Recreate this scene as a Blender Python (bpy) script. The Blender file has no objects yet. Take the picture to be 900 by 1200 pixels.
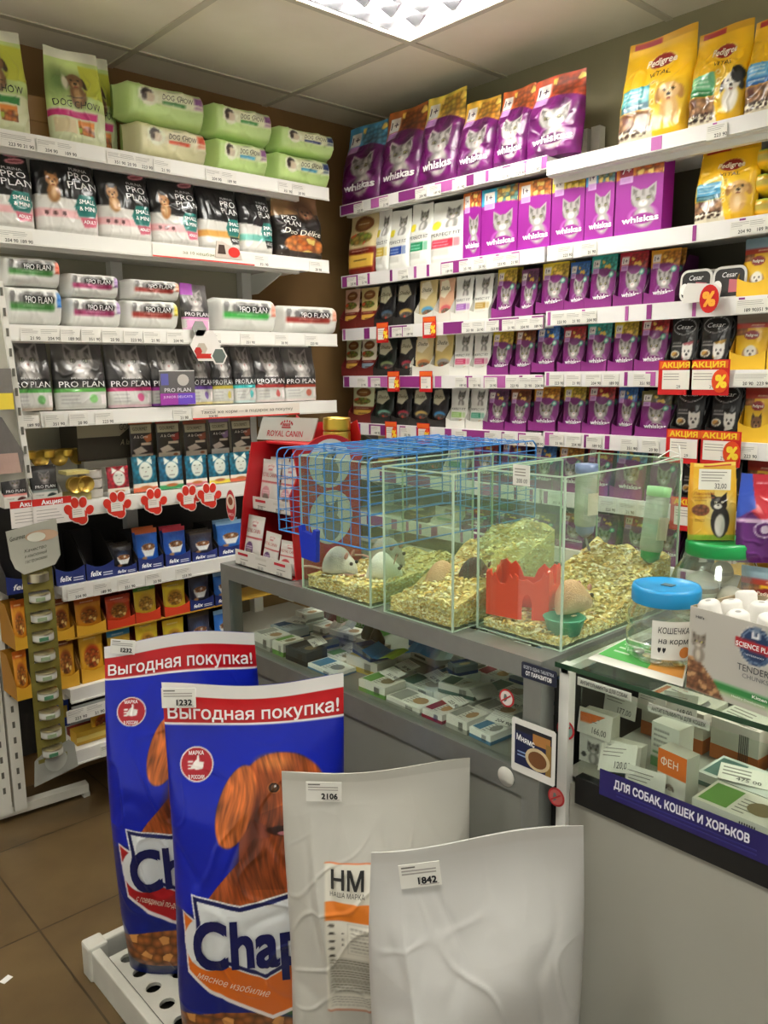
# Pet shop corner: shelves of pet food on two walls, glass display counters with small animal tanks, sacks of dog food.
import bpy, math, random
import numpy as np
from mathutils import Vector, Matrix
from mathutils.geometry import delaunay_2d_cdt
rnd = random.Random(7)
RS = np.random.RandomState(5)
scene = bpy.context.scene
COL = scene.collection
PI = math.pi

# ---------------------------------------------------------------- room numbers (metres)
EYE = 1.35            # camera height
CEIL = 2.335
XW, YW = 2.31, 2.68   # inner faces of wall_right (x) and wall_left (y)
XF = 2.05             # front edge of the right wall's shelves
YF = 2.33             # front edge of the left wall's shelves
FOC = 952.966
VX, VY, VZ = (0.738, -0.6747, -0.0107), (0.1218, 0.117, 0.9856), (-0.6637, -0.7288, 0.1686)
_a = np.array([-882.0, 153.0, -FOC]); _b = np.array([1060.0, 175.0, -FOC])
_u = _a / np.linalg.norm(_a); _v = _b / np.linalg.norm(_b); _z = np.cross(_v, _u)
ROT = np.array([_v, _u, _z])          # world = ROT @ camera

# survey helpers: read real positions off the known wall, shelf and floor planes
def _ray(px, py): return ROT @ np.array([px - 450.0, 600.0 - py, -FOC])
def on_z(px, py, z):
    d = _ray(px, py); return np.array([0, 0, EYE]) + d * (z - EYE) / d[2]
def on_x(px, py, x):
    d = _ray(px, py); return np.array([0, 0, EYE]) + d * x / d[0]
def on_y(px, py, y):
    d = _ray(px, py); return np.array([0, 0, EYE]) + d * y / d[1]
def _solve(axis, pt, px=None, py=None):
    p = np.array(pt, float) - np.array([0, 0, EYE]); e = np.zeros(3); e[axis] = 1; p[axis] = 0
    if px is not None: r = ROT[:, 0]; k = (px - 450.0) / FOC
    else: r = ROT[:, 1]; k = (600.0 - py) / FOC
    w = r + k * ROT[:, 2]             # (r + k*back).p = 0
    t = -(w @ p) / (w @ e)
    return t + (EYE if axis == 2 else 0)
def sY(px, x, z): return _solve(1, (x, 0, z), px=px)
def sX(px, y, z): return _solve(0, (0, y, z), px=px)
def sZ(py, x, y): return _solve(2, (x, y, 0), py=py)

# ---------------------------------------------------------------- colours and materials
def hexc(h):
    if isinstance(h, str):
        h = h.lstrip('#'); return np.array([int(h[i:i + 2], 16) / 255 for i in (0, 2, 4)])
    return np.array(h, float)
def lin(c):
    c = np.asarray(c, float); return np.where(c <= 0.04045, c / 12.92, ((np.clip(c, 0, 1) + 0.055) / 1.055) ** 2.4)
def new_mat(name):
    m = bpy.data.materials.new(name); m.use_nodes = True
    nt = m.node_tree; return m, nt, nt.nodes, nt.links, nt.nodes['Principled BSDF']
def set_in(b, **k):
    for n, v in k.items():
        n = n.replace('_', ' ')
        if n in b.inputs: b.inputs[n].default_value = v
def attr_mat(name, rough, coat=0.0, metal=0.0, bump=0.0, bscale=200, spec=0.5):
    m, nt, N, L, b = new_mat(name)
    a = N.new('ShaderNodeAttribute'); a.attribute_name = 'Col'
    L.new(a.outputs['Color'], b.inputs['Base Color'])
    set_in(b, Roughness=rough, Metallic=metal, Coat_Weight=coat, Coat_Roughness=0.08)
    b.inputs['Specular IOR Level'].default_value = spec
    if bump:
        n = N.new('ShaderNodeTexNoise'); n.inputs['Scale'].default_value = bscale
        t = N.new('ShaderNodeTexCoord'); L.new(t.outputs['Object'], n.inputs['Vector'])
        bp = N.new('ShaderNodeBump'); bp.inputs['Strength'].default_value = bump; bp.inputs['Distance'].default_value = 0.004
        L.new(n.outputs['Fac'], bp.inputs['Height']); L.new(bp.outputs['Normal'], b.inputs['Normal'])
    return m
def plain(name, col, rough=0.5, metal=0.0, noise=0.0, nscale=20, bump=0.0, **k):
    m, nt, N, L, b = new_mat(name)
    c = lin(hexc(col)); b.inputs['Base Color'].default_value = (*c, 1)
    set_in(b, Roughness=rough, Metallic=metal, **k)
    if noise or bump:
        t = N.new('ShaderNodeTexCoord'); n = N.new('ShaderNodeTexNoise'); n.inputs['Scale'].default_value = nscale
        n.inputs['Detail'].default_value = 6
        L.new(t.outputs['Object'], n.inputs['Vector'])
        if noise:
            r = N.new('ShaderNodeValToRGB')
            r.color_ramp.elements[0].position = 0.3; r.color_ramp.elements[1].position = 0.7
            r.color_ramp.elements[0].color = (*(c * (1 - noise)), 1); r.color_ramp.elements[1].color = (*np.clip(c * (1 + noise * .6), 0, 1), 1)
            L.new(n.outputs['Fac'], r.inputs['Fac']); L.new(r.outputs['Color'], b.inputs['Base Color'])
        if bump:
            bp = N.new('ShaderNodeBump'); bp.inputs['Strength'].default_value = bump; bp.inputs['Distance'].default_value = 0.003
            L.new(n.outputs['Fac'], bp.inputs['Height']); L.new(bp.outputs['Normal'], b.inputs['Normal'])
    return m
def glass_mat(name, tint, refl=0.12, rough=0.02, extra=0.0, haze=0.0):
    m, nt, N, L, b = new_mat(name); N.remove(b)
    o = N['Material Output']
    tr = N.new('ShaderNodeBsdfTransparent'); tr.inputs[0].default_value = (*lin(hexc(tint)), 1)
    gl = N.new('ShaderNodeBsdfGlossy'); gl.inputs['Roughness'].default_value = rough; gl.inputs[0].default_value = (.9, 1, .95, 1)
    fr = N.new('ShaderNodeLayerWeight'); fr.inputs['Blend'].default_value = .5
    pw_ = N.new('ShaderNodeMath'); pw_.operation = 'POWER'; pw_.inputs[1].default_value = 4.0; L.new(fr.outputs['Facing'], pw_.inputs[0])
    ml = N.new('ShaderNodeMath'); ml.operation = 'MULTIPLY_ADD'; ml.inputs[1].default_value = refl / 0.12 * .5; ml.inputs[2].default_value = .02 + extra
    ml.use_clamp = True
    L.new(pw_.outputs[0], ml.inputs[0])
    mx = N.new('ShaderNodeMixShader'); L.new(ml.outputs[0], mx.inputs[0]); L.new(tr.outputs[0], mx.inputs[1]); L.new(gl.outputs[0], mx.inputs[2])
    if haze:  # even pale diffuse share mixed in for a milky look
        df = N.new('ShaderNodeBsdfDiffuse'); df.inputs[0].default_value = (.72, .80, .70, 1); m2 = N.new('ShaderNodeMixShader'); m2.inputs[0].default_value = haze
        L.new(mx.outputs[0], m2.inputs[1]); L.new(df.outputs[0], m2.inputs[2]); L.new(m2.outputs[0], o.inputs['Surface'])
    else: L.new(mx.outputs[0], o.inputs['Surface'])
    return m
M = {}
M['film'] = attr_mat('printed_film', 0.32, coat=0.18, bump=0.2, bscale=35)
M['film2'] = attr_mat('printed_film_soft', 0.38, coat=0.1, bump=0.2, bscale=60)
M['card'] = attr_mat('printed_card', 0.55)
M['paper'] = attr_mat('printed_paper', 0.7, spec=0.3)
M['plastic'] = attr_mat('coloured_plastic', 0.35)
M['fur'] = attr_mat('fur', 0.9, bump=0.6, bscale=400, spec=0.2)
M['tin'] = attr_mat('printed_tin', 0.28, metal=0.85)
M['white_metal'] = plain('white_enamelled_steel', 'e9e8e2', 0.38, noise=0.03, nscale=8)
M['back_metal'] = plain('shelf_back_steel', 'aaa690', 0.5)
M['dark_back'] = plain('shaded_shelf_back', '23211c', 0.6)  # shade of the deep shelf rows put into the panel colour
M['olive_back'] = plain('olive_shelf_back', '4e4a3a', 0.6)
M['alu'] = plain('brushed_aluminium', '8d908c', 0.35, metal=0.55, noise=0.06, nscale=30)
M['alu_dark'] = plain('dark_aluminium', '43453f', 0.4, metal=0.4)
M['laminate'] = plain('grey_laminate', '7d7e76', 0.42, noise=0.03, nscale=5)
M['laminate_light'] = plain('light_laminate', '9f9e93', 0.4, noise=0.03, nscale=5)
M['wood_chip'] = attr_mat('wood_shavings', 0.8, spec=0.2)
M['glass'] = glass_mat('clear_glass', 'fafefb', refl=0.10, extra=0.02)
M['tank_glass'] = glass_mat('tank_glass', 'f7fcf8', refl=0.12, extra=0.02, haze=0.022)
M['glass_edge'] = plain('green_glass_edge', 'b4ccb6', 0.2)
M['glass_edge_dark'] = plain('dark_green_glass_edge', '24402c', 0.15)
M['clear_plastic'] = glass_mat('clear_plastic', 'f6f9f6', refl=0.3, rough=0.08, extra=0.13, haze=0.05)
M['blue_wire'] = plain('blue_wire', '3c84cc', 0.35)
M['blue_plastic'] = plain('blue_plastic', '1230b0', 0.35)
M['lid_blue'] = plain('light_blue_plastic', '1f8fcc', 0.35)
M['lid_green'] = plain('green_plastic', '16924a', 0.35)
M['pale_green'] = plain('pale_green_plastic', '9ed49a', 0.4)
M['orange_plastic'] = plain('orange_red_plastic', 'e4380c', 0.35)
M['red_plastic'] = plain('red_plastic', 'c8141c', 0.3)
M['crate'] = plain('white_crate_plastic', 'c9c8bc', 0.45, noise=0.12, nscale=9)
M['black'] = plain('black_plastic', '0c0c0c', 0.5)
M['olive'] = plain('olive_card', '6c6426', 0.55)
M['brown_card'] = plain('cardboard', '9a7444', 0.75, noise=0.05, nscale=12)
M['white_plastic'] = plain('white_plastic', 'e6e6e0', 0.4)
M['dull_blue'] = plain('dull_blue_plastic', '7486a8', 0.4)
M['cloudy_plastic'] = glass_mat('cloudy_plastic', 'e8f2e4', refl=0.2, rough=0.15, extra=0.08, haze=0.38)
M['string'] = plain('white_string', 'e8e8e4', 0.8)

# ---------------------------------------------------------------- scene objects
def link(o): COL.objects.link(o); return o
LABELS = {}
def tag(o, label, cat, group=None, kind=None):
    if label:
        o['label'] = label
        n = len(label.split())
        if n < 4 or n > 16: print('LABEL LENGTH', n, label)
        if label in LABELS: print('DUP LABEL', label)
        LABELS[label] = 1
    if cat: o['category'] = cat
    if group: o['group'] = group
    if kind: o['kind'] = kind
    return o
def thing(name, label, cat, loc=(0, 0, 0), rz=0, group=None, rx=0):
    o = bpy.data.objects.new(name, None); link(o); o.location = loc; o.rotation_euler = (rx, 0, rz)
    o.empty_display_size = 0.05
    return tag(o, label, cat, group)
def copy_tree(o, parent=None):
    c = o.copy(); link(c); c.parent = parent
    for k in ('label', 'group'):
        if parent is None and k in c: del c[k]
    for ch in list(o.children): copy_tree(ch, c)
    return c

class MB:
    """collects coloured geometry into one mesh"""
    def __init__(self): self.v = []; self.f = []; self.c = []; self.n = 0; self.sm = []
    def add(self, v, f, col, smooth=False):
        v = np.asarray(v, float).reshape(-1, 3)
        col = lin(hexc(col))
        if col.ndim == 1: col = np.tile(col, (len(v), 1))
        self.v.append(v); self.c.append(col)
        for q in f: self.f.append([i + self.n for i in q]); self.sm.append(smooth)
        self.n += len(v); return self
    def box(self, x0, y0, z0, x1, y1, z1, col='ffffff', rot=None, at=None):
        v = np.array([[x, y, z] for x in (x0, x1) for y in (y0, y1) for z in (z0, z1)], float)
        f = [(0, 1, 3, 2), (4, 6, 7, 5), (0, 4, 5, 1), (2, 3, 7, 6), (0, 2, 6, 4), (1, 5, 7, 3)]
        if rot is not None: v = v @ np.array(rot).T
        if at is not None: v = v + np.array(at)
        return self.add(v, f, col)
    def quad(self, pts, col): return self.add(pts, [tuple(range(len(pts)))], col)
    def prism(self, pts, d0, d1, col, axis='y'):
        """outline pts [(x,z)] extruded between y=d0 and y=d1 (axis y), or [(x,y)] between z (axis z), or [(y,z)] along x"""
        n = len(pts); v = []
        for d in (d0, d1):
            for a, b in pts: v.append((a, d, b) if axis == 'y' else (a, b, d) if axis == 'z' else (d, a, b))
        f = [tuple(range(n)), tuple(range(2 * n - 1, n - 1, -1))] + [(i, i + n, (i + 1) % n + n, (i + 1) % n) for i in range(n)]
        return self.add(v, f, col)
    def cyl(self, p0, p1, r0, r1=None, col='ffffff', n=12, caps=True, smooth=True):
        r1 = r0 if r1 is None else r1
        p0 = np.array(p0, float); p1 = np.array(p1, float); d = p1 - p0; d /= max(np.linalg.norm(d), 1e-9)
        a = np.cross(d, (0, 0, 1) if abs(d[2]) < .9 else (1, 0, 0)); a /= np.linalg.norm(a); b = np.cross(d, a)
        t = np.linspace(0, 2 * PI, n, endpoint=False)
        ring = np.outer(np.cos(t), a) + np.outer(np.sin(t), b)
        v = np.concatenate([p0 + ring * r0, p1 + ring * r1])
        self.add(v, [(i, (i + 1) % n, (i + 1) % n + n, i + n) for i in range(n)], col, smooth)
        if caps:
            self.add(p0 + ring * r0, [tuple(range(n))[::-1]], col); self.add(p1 + ring * r1, [tuple(range(n))], col)
        return self
    def tube(self, pts, r, col='ffffff', n=6):
        for a, b in zip(pts[:-1], pts[1:]): self.cyl(a, b, r, col=col, n=n, caps=True)
        return self
    def lathe(self, prof, col, n=28, at=(0, 0, 0), sx=1, sy=1):
        """prof [(r,z)], col one colour or one per profile point"""
        t = np.linspace(0, 2 * PI, n, endpoint=False); v = []; cc = []
        cols = hexc(col) if isinstance(col, str) else None
        for i, (r, z) in enumerate(prof):
            for a in t: v.append((at[0] + r * math.cos(a) * sx, at[1] + r * math.sin(a) * sy, at[2] + z)); cc.append(cols if cols is not None else hexc(col[i]))
        f = []
        for i in range(len(prof) - 1):
            for j in range(n): f.append((i * n + j, i * n + (j + 1) % n, (i + 1) * n + (j + 1) % n, (i + 1) * n + j))
        return self.add(v, f, np.array(cc), True)
    def build(self, name, mat=None, parent=None):
        me = bpy.data.meshes.new(name)
        V = np.concatenate(self.v); C = np.concatenate(self.c)
        me.from_pydata(V.tolist(), [], self.f)
        me.polygons.foreach_set('use_smooth', self.sm)
        a = me.color_attributes.new('Col', 'FLOAT_COLOR', 'POINT')
        a.data.foreach_set('color', np.concatenate([C, np.ones((len(C), 1))], 1).ravel().astype(np.float32))
        if mat: me.materials.append(M[mat] if isinstance(mat, str) else mat)
        me.update()
        o = bpy.data.objects.new(name, me); link(o); o.parent = parent
        return o
def struct(o): o['kind'] = 'structure'; return o

# ---------------------------------------------------------------- lettering
_TX = {}
def textgeo(s, bold=0.0, res=2):
    k_ = (s, bold, res)
    if k_ in _TX: return _TX[k_]
    c = bpy.data.curves.new('lettering', 'FONT'); c.body = s; c.resolution_u = res; c.fill_mode = 'NONE'
    o = bpy.data.objects.new('lettering', c); COL.objects.link(o)
    dg = bpy.context.evaluated_depsgraph_get()
    me = o.evaluated_get(dg).to_mesh()
    V = np.array([v.co[:] for v in me.vertices]).reshape(-1, 3)[:, :2]
    ends = {}
    for e in me.edges:
        i, j = sorted(e.vertices[:]); ends.setdefault('j', {}).setdefault(i, []).append(j)
    o.evaluated_get(dg).to_mesh_clear(); bpy.data.objects.remove(o); bpy.data.curves.remove(c)
    nx = ends.get('j', {}); loops = []; i = 0; n = len(V)
    while i < n:            # outlines are runs of consecutive points
        k = i
        while k + 1 < n and (k + 1) in nx.get(k, []): k += 1
        if k - i >= 2: loops.append((i, k))
        i = k + 1
    E = []
    for i, k in loops: E += [(q, q + 1) for q in range(i, k)] + [(k, i)]
    if bold and E:          # heavier strokes: union of shifted outlines
        m = len(V); V = np.concatenate([V + (bold * a, bold * b) for a, b in ((-1, -1), (1, -1), (-1, 1), (1, 1))]); E = [(p + q * m, r + q * m) for q in range(4) for p, r in E]
    if not E: _TX[k_] = (np.zeros((0, 2)), np.zeros((0, 3), int)); return _TX[k_]
    P, _, F, *_r = delaunay_2d_cdt([Vector(p) for p in V], E, [], 0, 1e-6)
    P = np.array([p[:] for p in P]); F = np.array([f[:] for f in F], int)
    C = P[F].mean(1); A0 = V[[e[0] for e in E]]; A1 = V[[e[1] for e in E]]; wn = np.zeros(len(C))
    for (x0, y0), (x1, y1) in zip(A0, A1):       # winding number of every triangle centre
        if y0 == y1: continue
        m = (C[:, 1] >= min(y0, y1)) & (C[:, 1] < max(y0, y1)); x = x0 + (C[:, 1] - y0) * (x1 - x0) / (y1 - y0)
        wn += (m & (x > C[:, 0])) * (1 if y1 > y0 else -1)
    F = F[wn != 0]; V = P - [P[:, 0].min(), 0]; V = V / 0.70
    _TX[k_] = (V, F); return _TX[k_]
def text_tris(s, h, w=None, bold=0.0, italic=0.0, rot=0.0, align='C', res=2, maxlen=None):
    V, T = textgeo(s, bold, res)
    if not len(V): return V, T
    V = V.copy(); V[:, 0] += V[:, 1] * italic
    V = V * h
    width = V[:, 0].max()
    if w: V[:, 0] *= w / width; width = w
    V[:, 0] -= {'C': width / 2, 'L': 0, 'R': width}[align]
    V[:, 1] -= h / 2
    if maxlen:
        T = [tuple(t) for t in T]; V = [tuple(p) for p in V]; out = []; mid = {}
        while T:
            t = T.pop(); e = [math.dist(V[t[i]], V[t[(i + 1) % 3]]) for i in range(3)]; i = e.index(max(e))
            if e[i] <= maxlen: out.append(t); continue
            a, b, cc = t[i], t[(i + 1) % 3], t[(i + 2) % 3]; key = (min(a, b), max(a, b))
            if key not in mid: V.append(((V[a][0] + V[b][0]) / 2, (V[a][1] + V[b][1]) / 2)); mid[key] = len(V) - 1
            m = mid[key]; T += [(a, m, cc), (m, b, cc)]
        V = np.array(V); T = np.array(out)
    if rot: c, s_ = math.cos(rot), math.sin(rot); V = V @ np.array([[c, s_], [-s_, c]])
    return V, T
def flat_text(mb, s, centre, right, up, h, col, w=None, **k):
    """lettering on a plane"""
    V, T = text_tris(s, h, w, **k)
    if len(V):
        c = np.array(centre, float); r = np.array(right, float); u = np.array(up, float)
        mb.add(c + np.outer(V[:, 0], r) + np.outer(V[:, 1], u), T.tolist(), col)

# ---------------------------------------------------------------- printed artwork evaluated on a pack's front
def vnoise(U, V, scale, seed=0):
    r = np.random.RandomState(seed); out = 0
    for i in range(7):
        a = r.uniform(0, 2 * PI); f = scale * r.uniform(.6, 1.7); out = out + np.sin((U * math.cos(a) + V * math.sin(a)) * f * 2 * PI + r.uniform(0, 6.28))
    return out / 3.2
def speck(U, V, n, seed=0):
    """blotchy cell noise, n cells across, 0..1"""
    hs = lambda i, j, k: np.abs(np.sin(i * 127.1 + j * 311.7 + k * 74.7 + seed * 17.3) * 43758.5453) % 1
    x, y = U * n, V * n; i0, j0 = np.floor(x), np.floor(y); best = np.full(x.shape, 9.0); hh = np.zeros(x.shape)
    for di in (-1, 0, 1):
        for dj in (-1, 0, 1):
            i, j = i0 + di, j0 + dj; d = np.hypot(x - i - .15 - .7 * hs(i, j, 1), (y - j - .15 - .7 * hs(i, j, 2)) * 1.2)
            m = d < best; best = np.where(m, d, best); hh = np.where(m, hs(i, j, 3), hh)
    return hh, np.clip(1.2 - 1.5 * best, 0, 1)
def hnoise(x, y, seed=0):
    """smooth value noise, 0..1"""
    i, j = np.floor(x), np.floor(y); fx, fy = x - i, y - j; fx = fx * fx * (3 - 2 * fx); fy = fy * fy * (3 - 2 * fy)
    h = lambda a, b: np.abs(np.sin(a * 127.1 + b * 311.7 + seed * 17.3) * 43758.5453) % 1
    return (h(i, j) * (1 - fx) + h(i + 1, j) * fx) * (1 - fy) + (h(i, j + 1) * (1 - fx) + h(i + 1, j + 1) * fx) * fy
class Art:
    def __init__(s, U, V, W, H):
        s.U, s.V, s.W, s.H, s.k = U, V, W, H, H / W
        s.C = np.ones(U.shape + (3,)) * .9; s.T = []
    def mix(s, m, c, a=1.0):
        m = (np.clip(np.asarray(m, float), 0, 1) * a)[..., None]; s.C = s.C * (1 - m) + hexc(c) * m
    def fill(s, c): s.C[:] = hexc(c)
    def r(s, u0, v0, u1, v1, c, a=1): s.mix((s.U >= u0) & (s.U <= u1) & (s.V >= v0) & (s.V <= v1), c, a)
    def em(s, u, v, ru, rv, rot=0, soft=0):
        du = s.U - u; dv = (s.V - v) * s.k
        if rot: c, q = math.cos(rot), math.sin(rot); du, dv = du * c + dv * q, -du * q + dv * c
        d = np.hypot(du / ru, dv / rv)
        return np.clip((1 - d) / soft, 0, 1) if soft else (d <= 1)
    def e(s, u, v, ru, rv, c, rot=0, soft=0, a=1): s.mix(s.em(u, v, ru, rv, rot, soft), c, a)
    def pm(s, pts):
        m = np.zeros(s.U.shape, bool); n = len(pts)
        for i in range(n):
            (x0, y0), (x1, y1) = pts[i], pts[(i + 1) % n]
            if y0 == y1: continue
            c = ((s.V > y0) != (s.V > y1)) & (s.U < (x1 - x0) * (s.V - y0) / (y1 - y0) + x0); m ^= c
        return m
    def p(s, pts, c, a=1): s.mix(s.pm(pts), c, a)
    def noise(s, sc, amp, seed=0, m=None, sy=1.0):
        n = 1 + amp * vnoise(s.U, s.V * s.k * sy, sc, seed)
        if m is not None: n = 1 + (n - 1) * np.asarray(m, float)
        s.C = np.clip(s.C * n[..., None], 0, 1)
    def food(s, m, n, c1, c2, c3, seed=0):
        h, d = speck(s.U, s.V * s.k, n, seed); m = np.asarray(m, float)
        base = hexc(c1) * (1 - h)[..., None] + hexc(c2) * h[..., None]
        col = base * (.55 + .45 * d)[..., None]; col = np.where((h > .86)[..., None], hexc(c3), col)
        s.C = s.C * (1 - m[..., None]) + col * m[..., None]
    def lines(s, u0, u1, v0, v1, n, c='777777', a=.7, seed=0):
        """rows of small print"""
        st = (v1 - v0) / n
        for i in range(n):
            r = np.random.RandomState(seed * 31 + i).uniform(.7, 1)
            m = (s.U > u0) & (s.U < u0 + (u1 - u0) * r) & (s.V > v0 + i * st + st * .3) & (s.V < v0 + i * st + st * .75)
            m = m * (.55 + .45 * (np.sin(s.U * 260 + i * 2) > -.3)); s.mix(m, c, a)
    def t(s, txt, u, v, h, c='ffffff', w=None, **k): s.T.append((txt, u, v, h, c, w, k))
    # little pictures
    def cat(s, u, v, r, fur='8f8b88', dark='55504e', light='d8d4d0', chest=True, turn=0.0, eye='b9b060'):
        k = 1 / s.k
        if chest: s.e(u + r * .1, v - r * 1.5 * k, r * .95, r * 1.1, fur, soft=.25); s.e(u, v - r * 1.5 * k, r * .45, r * .9, light, soft=.5)
        for q in (-1, 1):
            s.p([(u + q * r * .95 + turn * r, v + r * 1.25 * k), (u + q * r * .98, v + r * .1 * k), (u + q * r * .2, v + r * .75 * k)], fur)
            s.p([(u + q * r * .86 + turn * r, v + r * 1.0 * k), (u + q * r * .82, v + r * .35 * k), (u + q * r * .42, v + r * .7 * k)], dark)
        hm = s.em(u, v, r, r * .86, soft=.12); s.mix(hm, fur)
        st = (np.sin((s.U - u) / r * 11 + np.sin((s.V - v) * s.k / r * 3) * 2) > .35) & (((s.V - v) * s.k > r * .25) | (np.abs(s.U - u) > r * .55)) & (s.em(u, v, r, r * .86))
        s.mix(st, dark, .55)
        s.e(u + turn * r, v - r * .38 * k, r * .42, r * .33, light, soft=.4)
        for q in (-1, 1):
            s.e(u + q * r * .42 + turn * r, v + r * .05 * k, r * .2, r * .15, '1c1a18'); s.e(u + q * r * .42 + turn * r, v + r * .05 * k, r * .14, r * .11, eye)
            s.e(u + q * r * .42 + turn * r, v + r * .05 * k, r * .06, r * .1, '101010')
        s.p([(u - r * .12 + turn * r, v - r * .2 * k), (u + r * .12 + turn * r, v - r * .2 * k), (u + turn * r, v - r * .36 * k)], 'b0706c')
    def dog(s, u, v, r, fur='d9a25e', dark='9a6a34', light='f0dcb4', ear='floppy', chest=True, body=True):
        k = 1 / s.k
        if chest: s.e(u, v - r * 1.7 * k, r * 1.0, r * 1.5, fur, soft=.25); s.e(u, v - r * 1.6 * k, r * .5, r * 1.1, light, soft=.6)
        if ear == 'floppy':
            for q in (-1, 1): s.e(u + q * r * .95, v - r * .2 * k, r * .32, r * .8, dark, rot=q * .2, soft=.2)
        else:
            for q in (-1, 1): s.p([(u + q * r * .8, v + r * 1.35 * k), (u + q * r * .95, v + r * .1 * k), (u + q * r * .15, v + r * .7 * k)], dark)
        s.e(u, v, r, r * .95, fur, soft=.15); s.e(u, v - r * .4 * k, r * .5, r * .45, light, soft=.4)
        for q in (-1, 1): s.e(u + q * r * .38, v + r * .15 * k, r * .13, r * .13, '14100c')
        s.e(u, v - r * .28 * k, r * .2, r * .15, '14100c'); s.e(u, v - r * .66 * k, r * .2, r * .1, '8a3c34')

# ---------------------------------------------------------------- packs
def sstep(a, b, x): t = np.clip((x - a) / (b - a), 0, 1); return t * t * (3 - 2 * t)
def profile(kind, D, W, H, seed, wr):
    def f(U, V):
        x = np.abs(2 * U - 1)
        if kind == 'pouch':
            g = np.clip(1 - x ** 3, 0, 1) ** .6; q = np.clip(np.sin(PI * np.clip((V - .03) / .88, 0, 1)), 0, 1) ** .7 * (1.1 - .35 * V)
            y = D / 2 * g * q
        elif kind == 'bag':
            g = np.clip(1 - x ** 6, 0, 1) ** .5; q = (1 - sstep(.45, .9, V)) * .93 + .04; q = q * (.75 + .25 * sstep(0, .08, V))
            y = D / 2 * g * q
        elif kind == 'sack':
            g = np.clip(1 - x ** 4, 0, 1) ** .5; q = (1 - sstep(.55, .97, V)) * .96 + .02; q = q * (.8 + .2 * sstep(0, .06, V))
            y = D / 2 * g * q
        elif kind == 'loaf':
            z = np.abs(2 * V - 1); g = np.clip(1 - z ** 4, 0, 1) ** .45; q = sstep(0, .10, U) * sstep(0, .10, 1 - U) * .85 + .12
            y = D / 2 * g * q
        else:
            return np.full(np.shape(U), D / 2)
        if kind == 'sack':
            VV = V * H / W; a = vnoise(U, VV, .9, seed); b = vnoise(U + .1 * VV, VV * .45, 2.2, seed + 3)
            w = wr * D * (a * .4 - .12 * np.exp(-(b / .22) ** 2) + .10 * np.exp(-(vnoise(U, VV, 1.7, seed + 8) / .09) ** 2) + (seed in (4, 9)) * .55 * sstep(.15, .5, V) * np.exp(-np.abs(U - .20 - .05 * np.sin(V * 5)) / .045))
        else: w = wr * D * vnoise(U, V * H / W, 1.6, seed) * .5 + wr * D * .35 * np.exp(-(vnoise(U, V * H / W, 2.6, seed + 3) / .15) ** 2)
        return y + w * np.clip(y / (D / 2), 0, 1) * (.6 + .8 * V) + .0006
    def S(U, V, eps=0.0):
        U = np.asarray(U, float); V = np.asarray(V, float)
        if kind == 'bag': ws = 1 - .05 * sstep(.5, 1, V) + .03 * np.sin(V * 3)
        elif kind == 'sack': ws = 1 - .05 * (1 - sstep(0, .2, V)) + .03 * np.sin(V * 5 + seed) - .02 * sstep(.7, 1, V)
        elif kind == 'pouch': ws = 1 - .05 * np.sin(PI * V)
        else: ws = np.ones(np.shape(V))
        x = (U - .5) * W * ws
        z = V * H
        if kind in ('bag', 'sack'): z = z + H * .012 * np.sin(U * 5 + seed) * sstep(.8, 1, V)
        if kind == 'loaf': z = H / 2 + (V - .5) * H * (1 - .16 * (1 - sstep(0, .12, U) * sstep(0, .12, 1 - U)))
        y = -(f(U, V)) - eps
        return np.stack([x, y, z], -1)
    return f, S
_PK = {}
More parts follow.
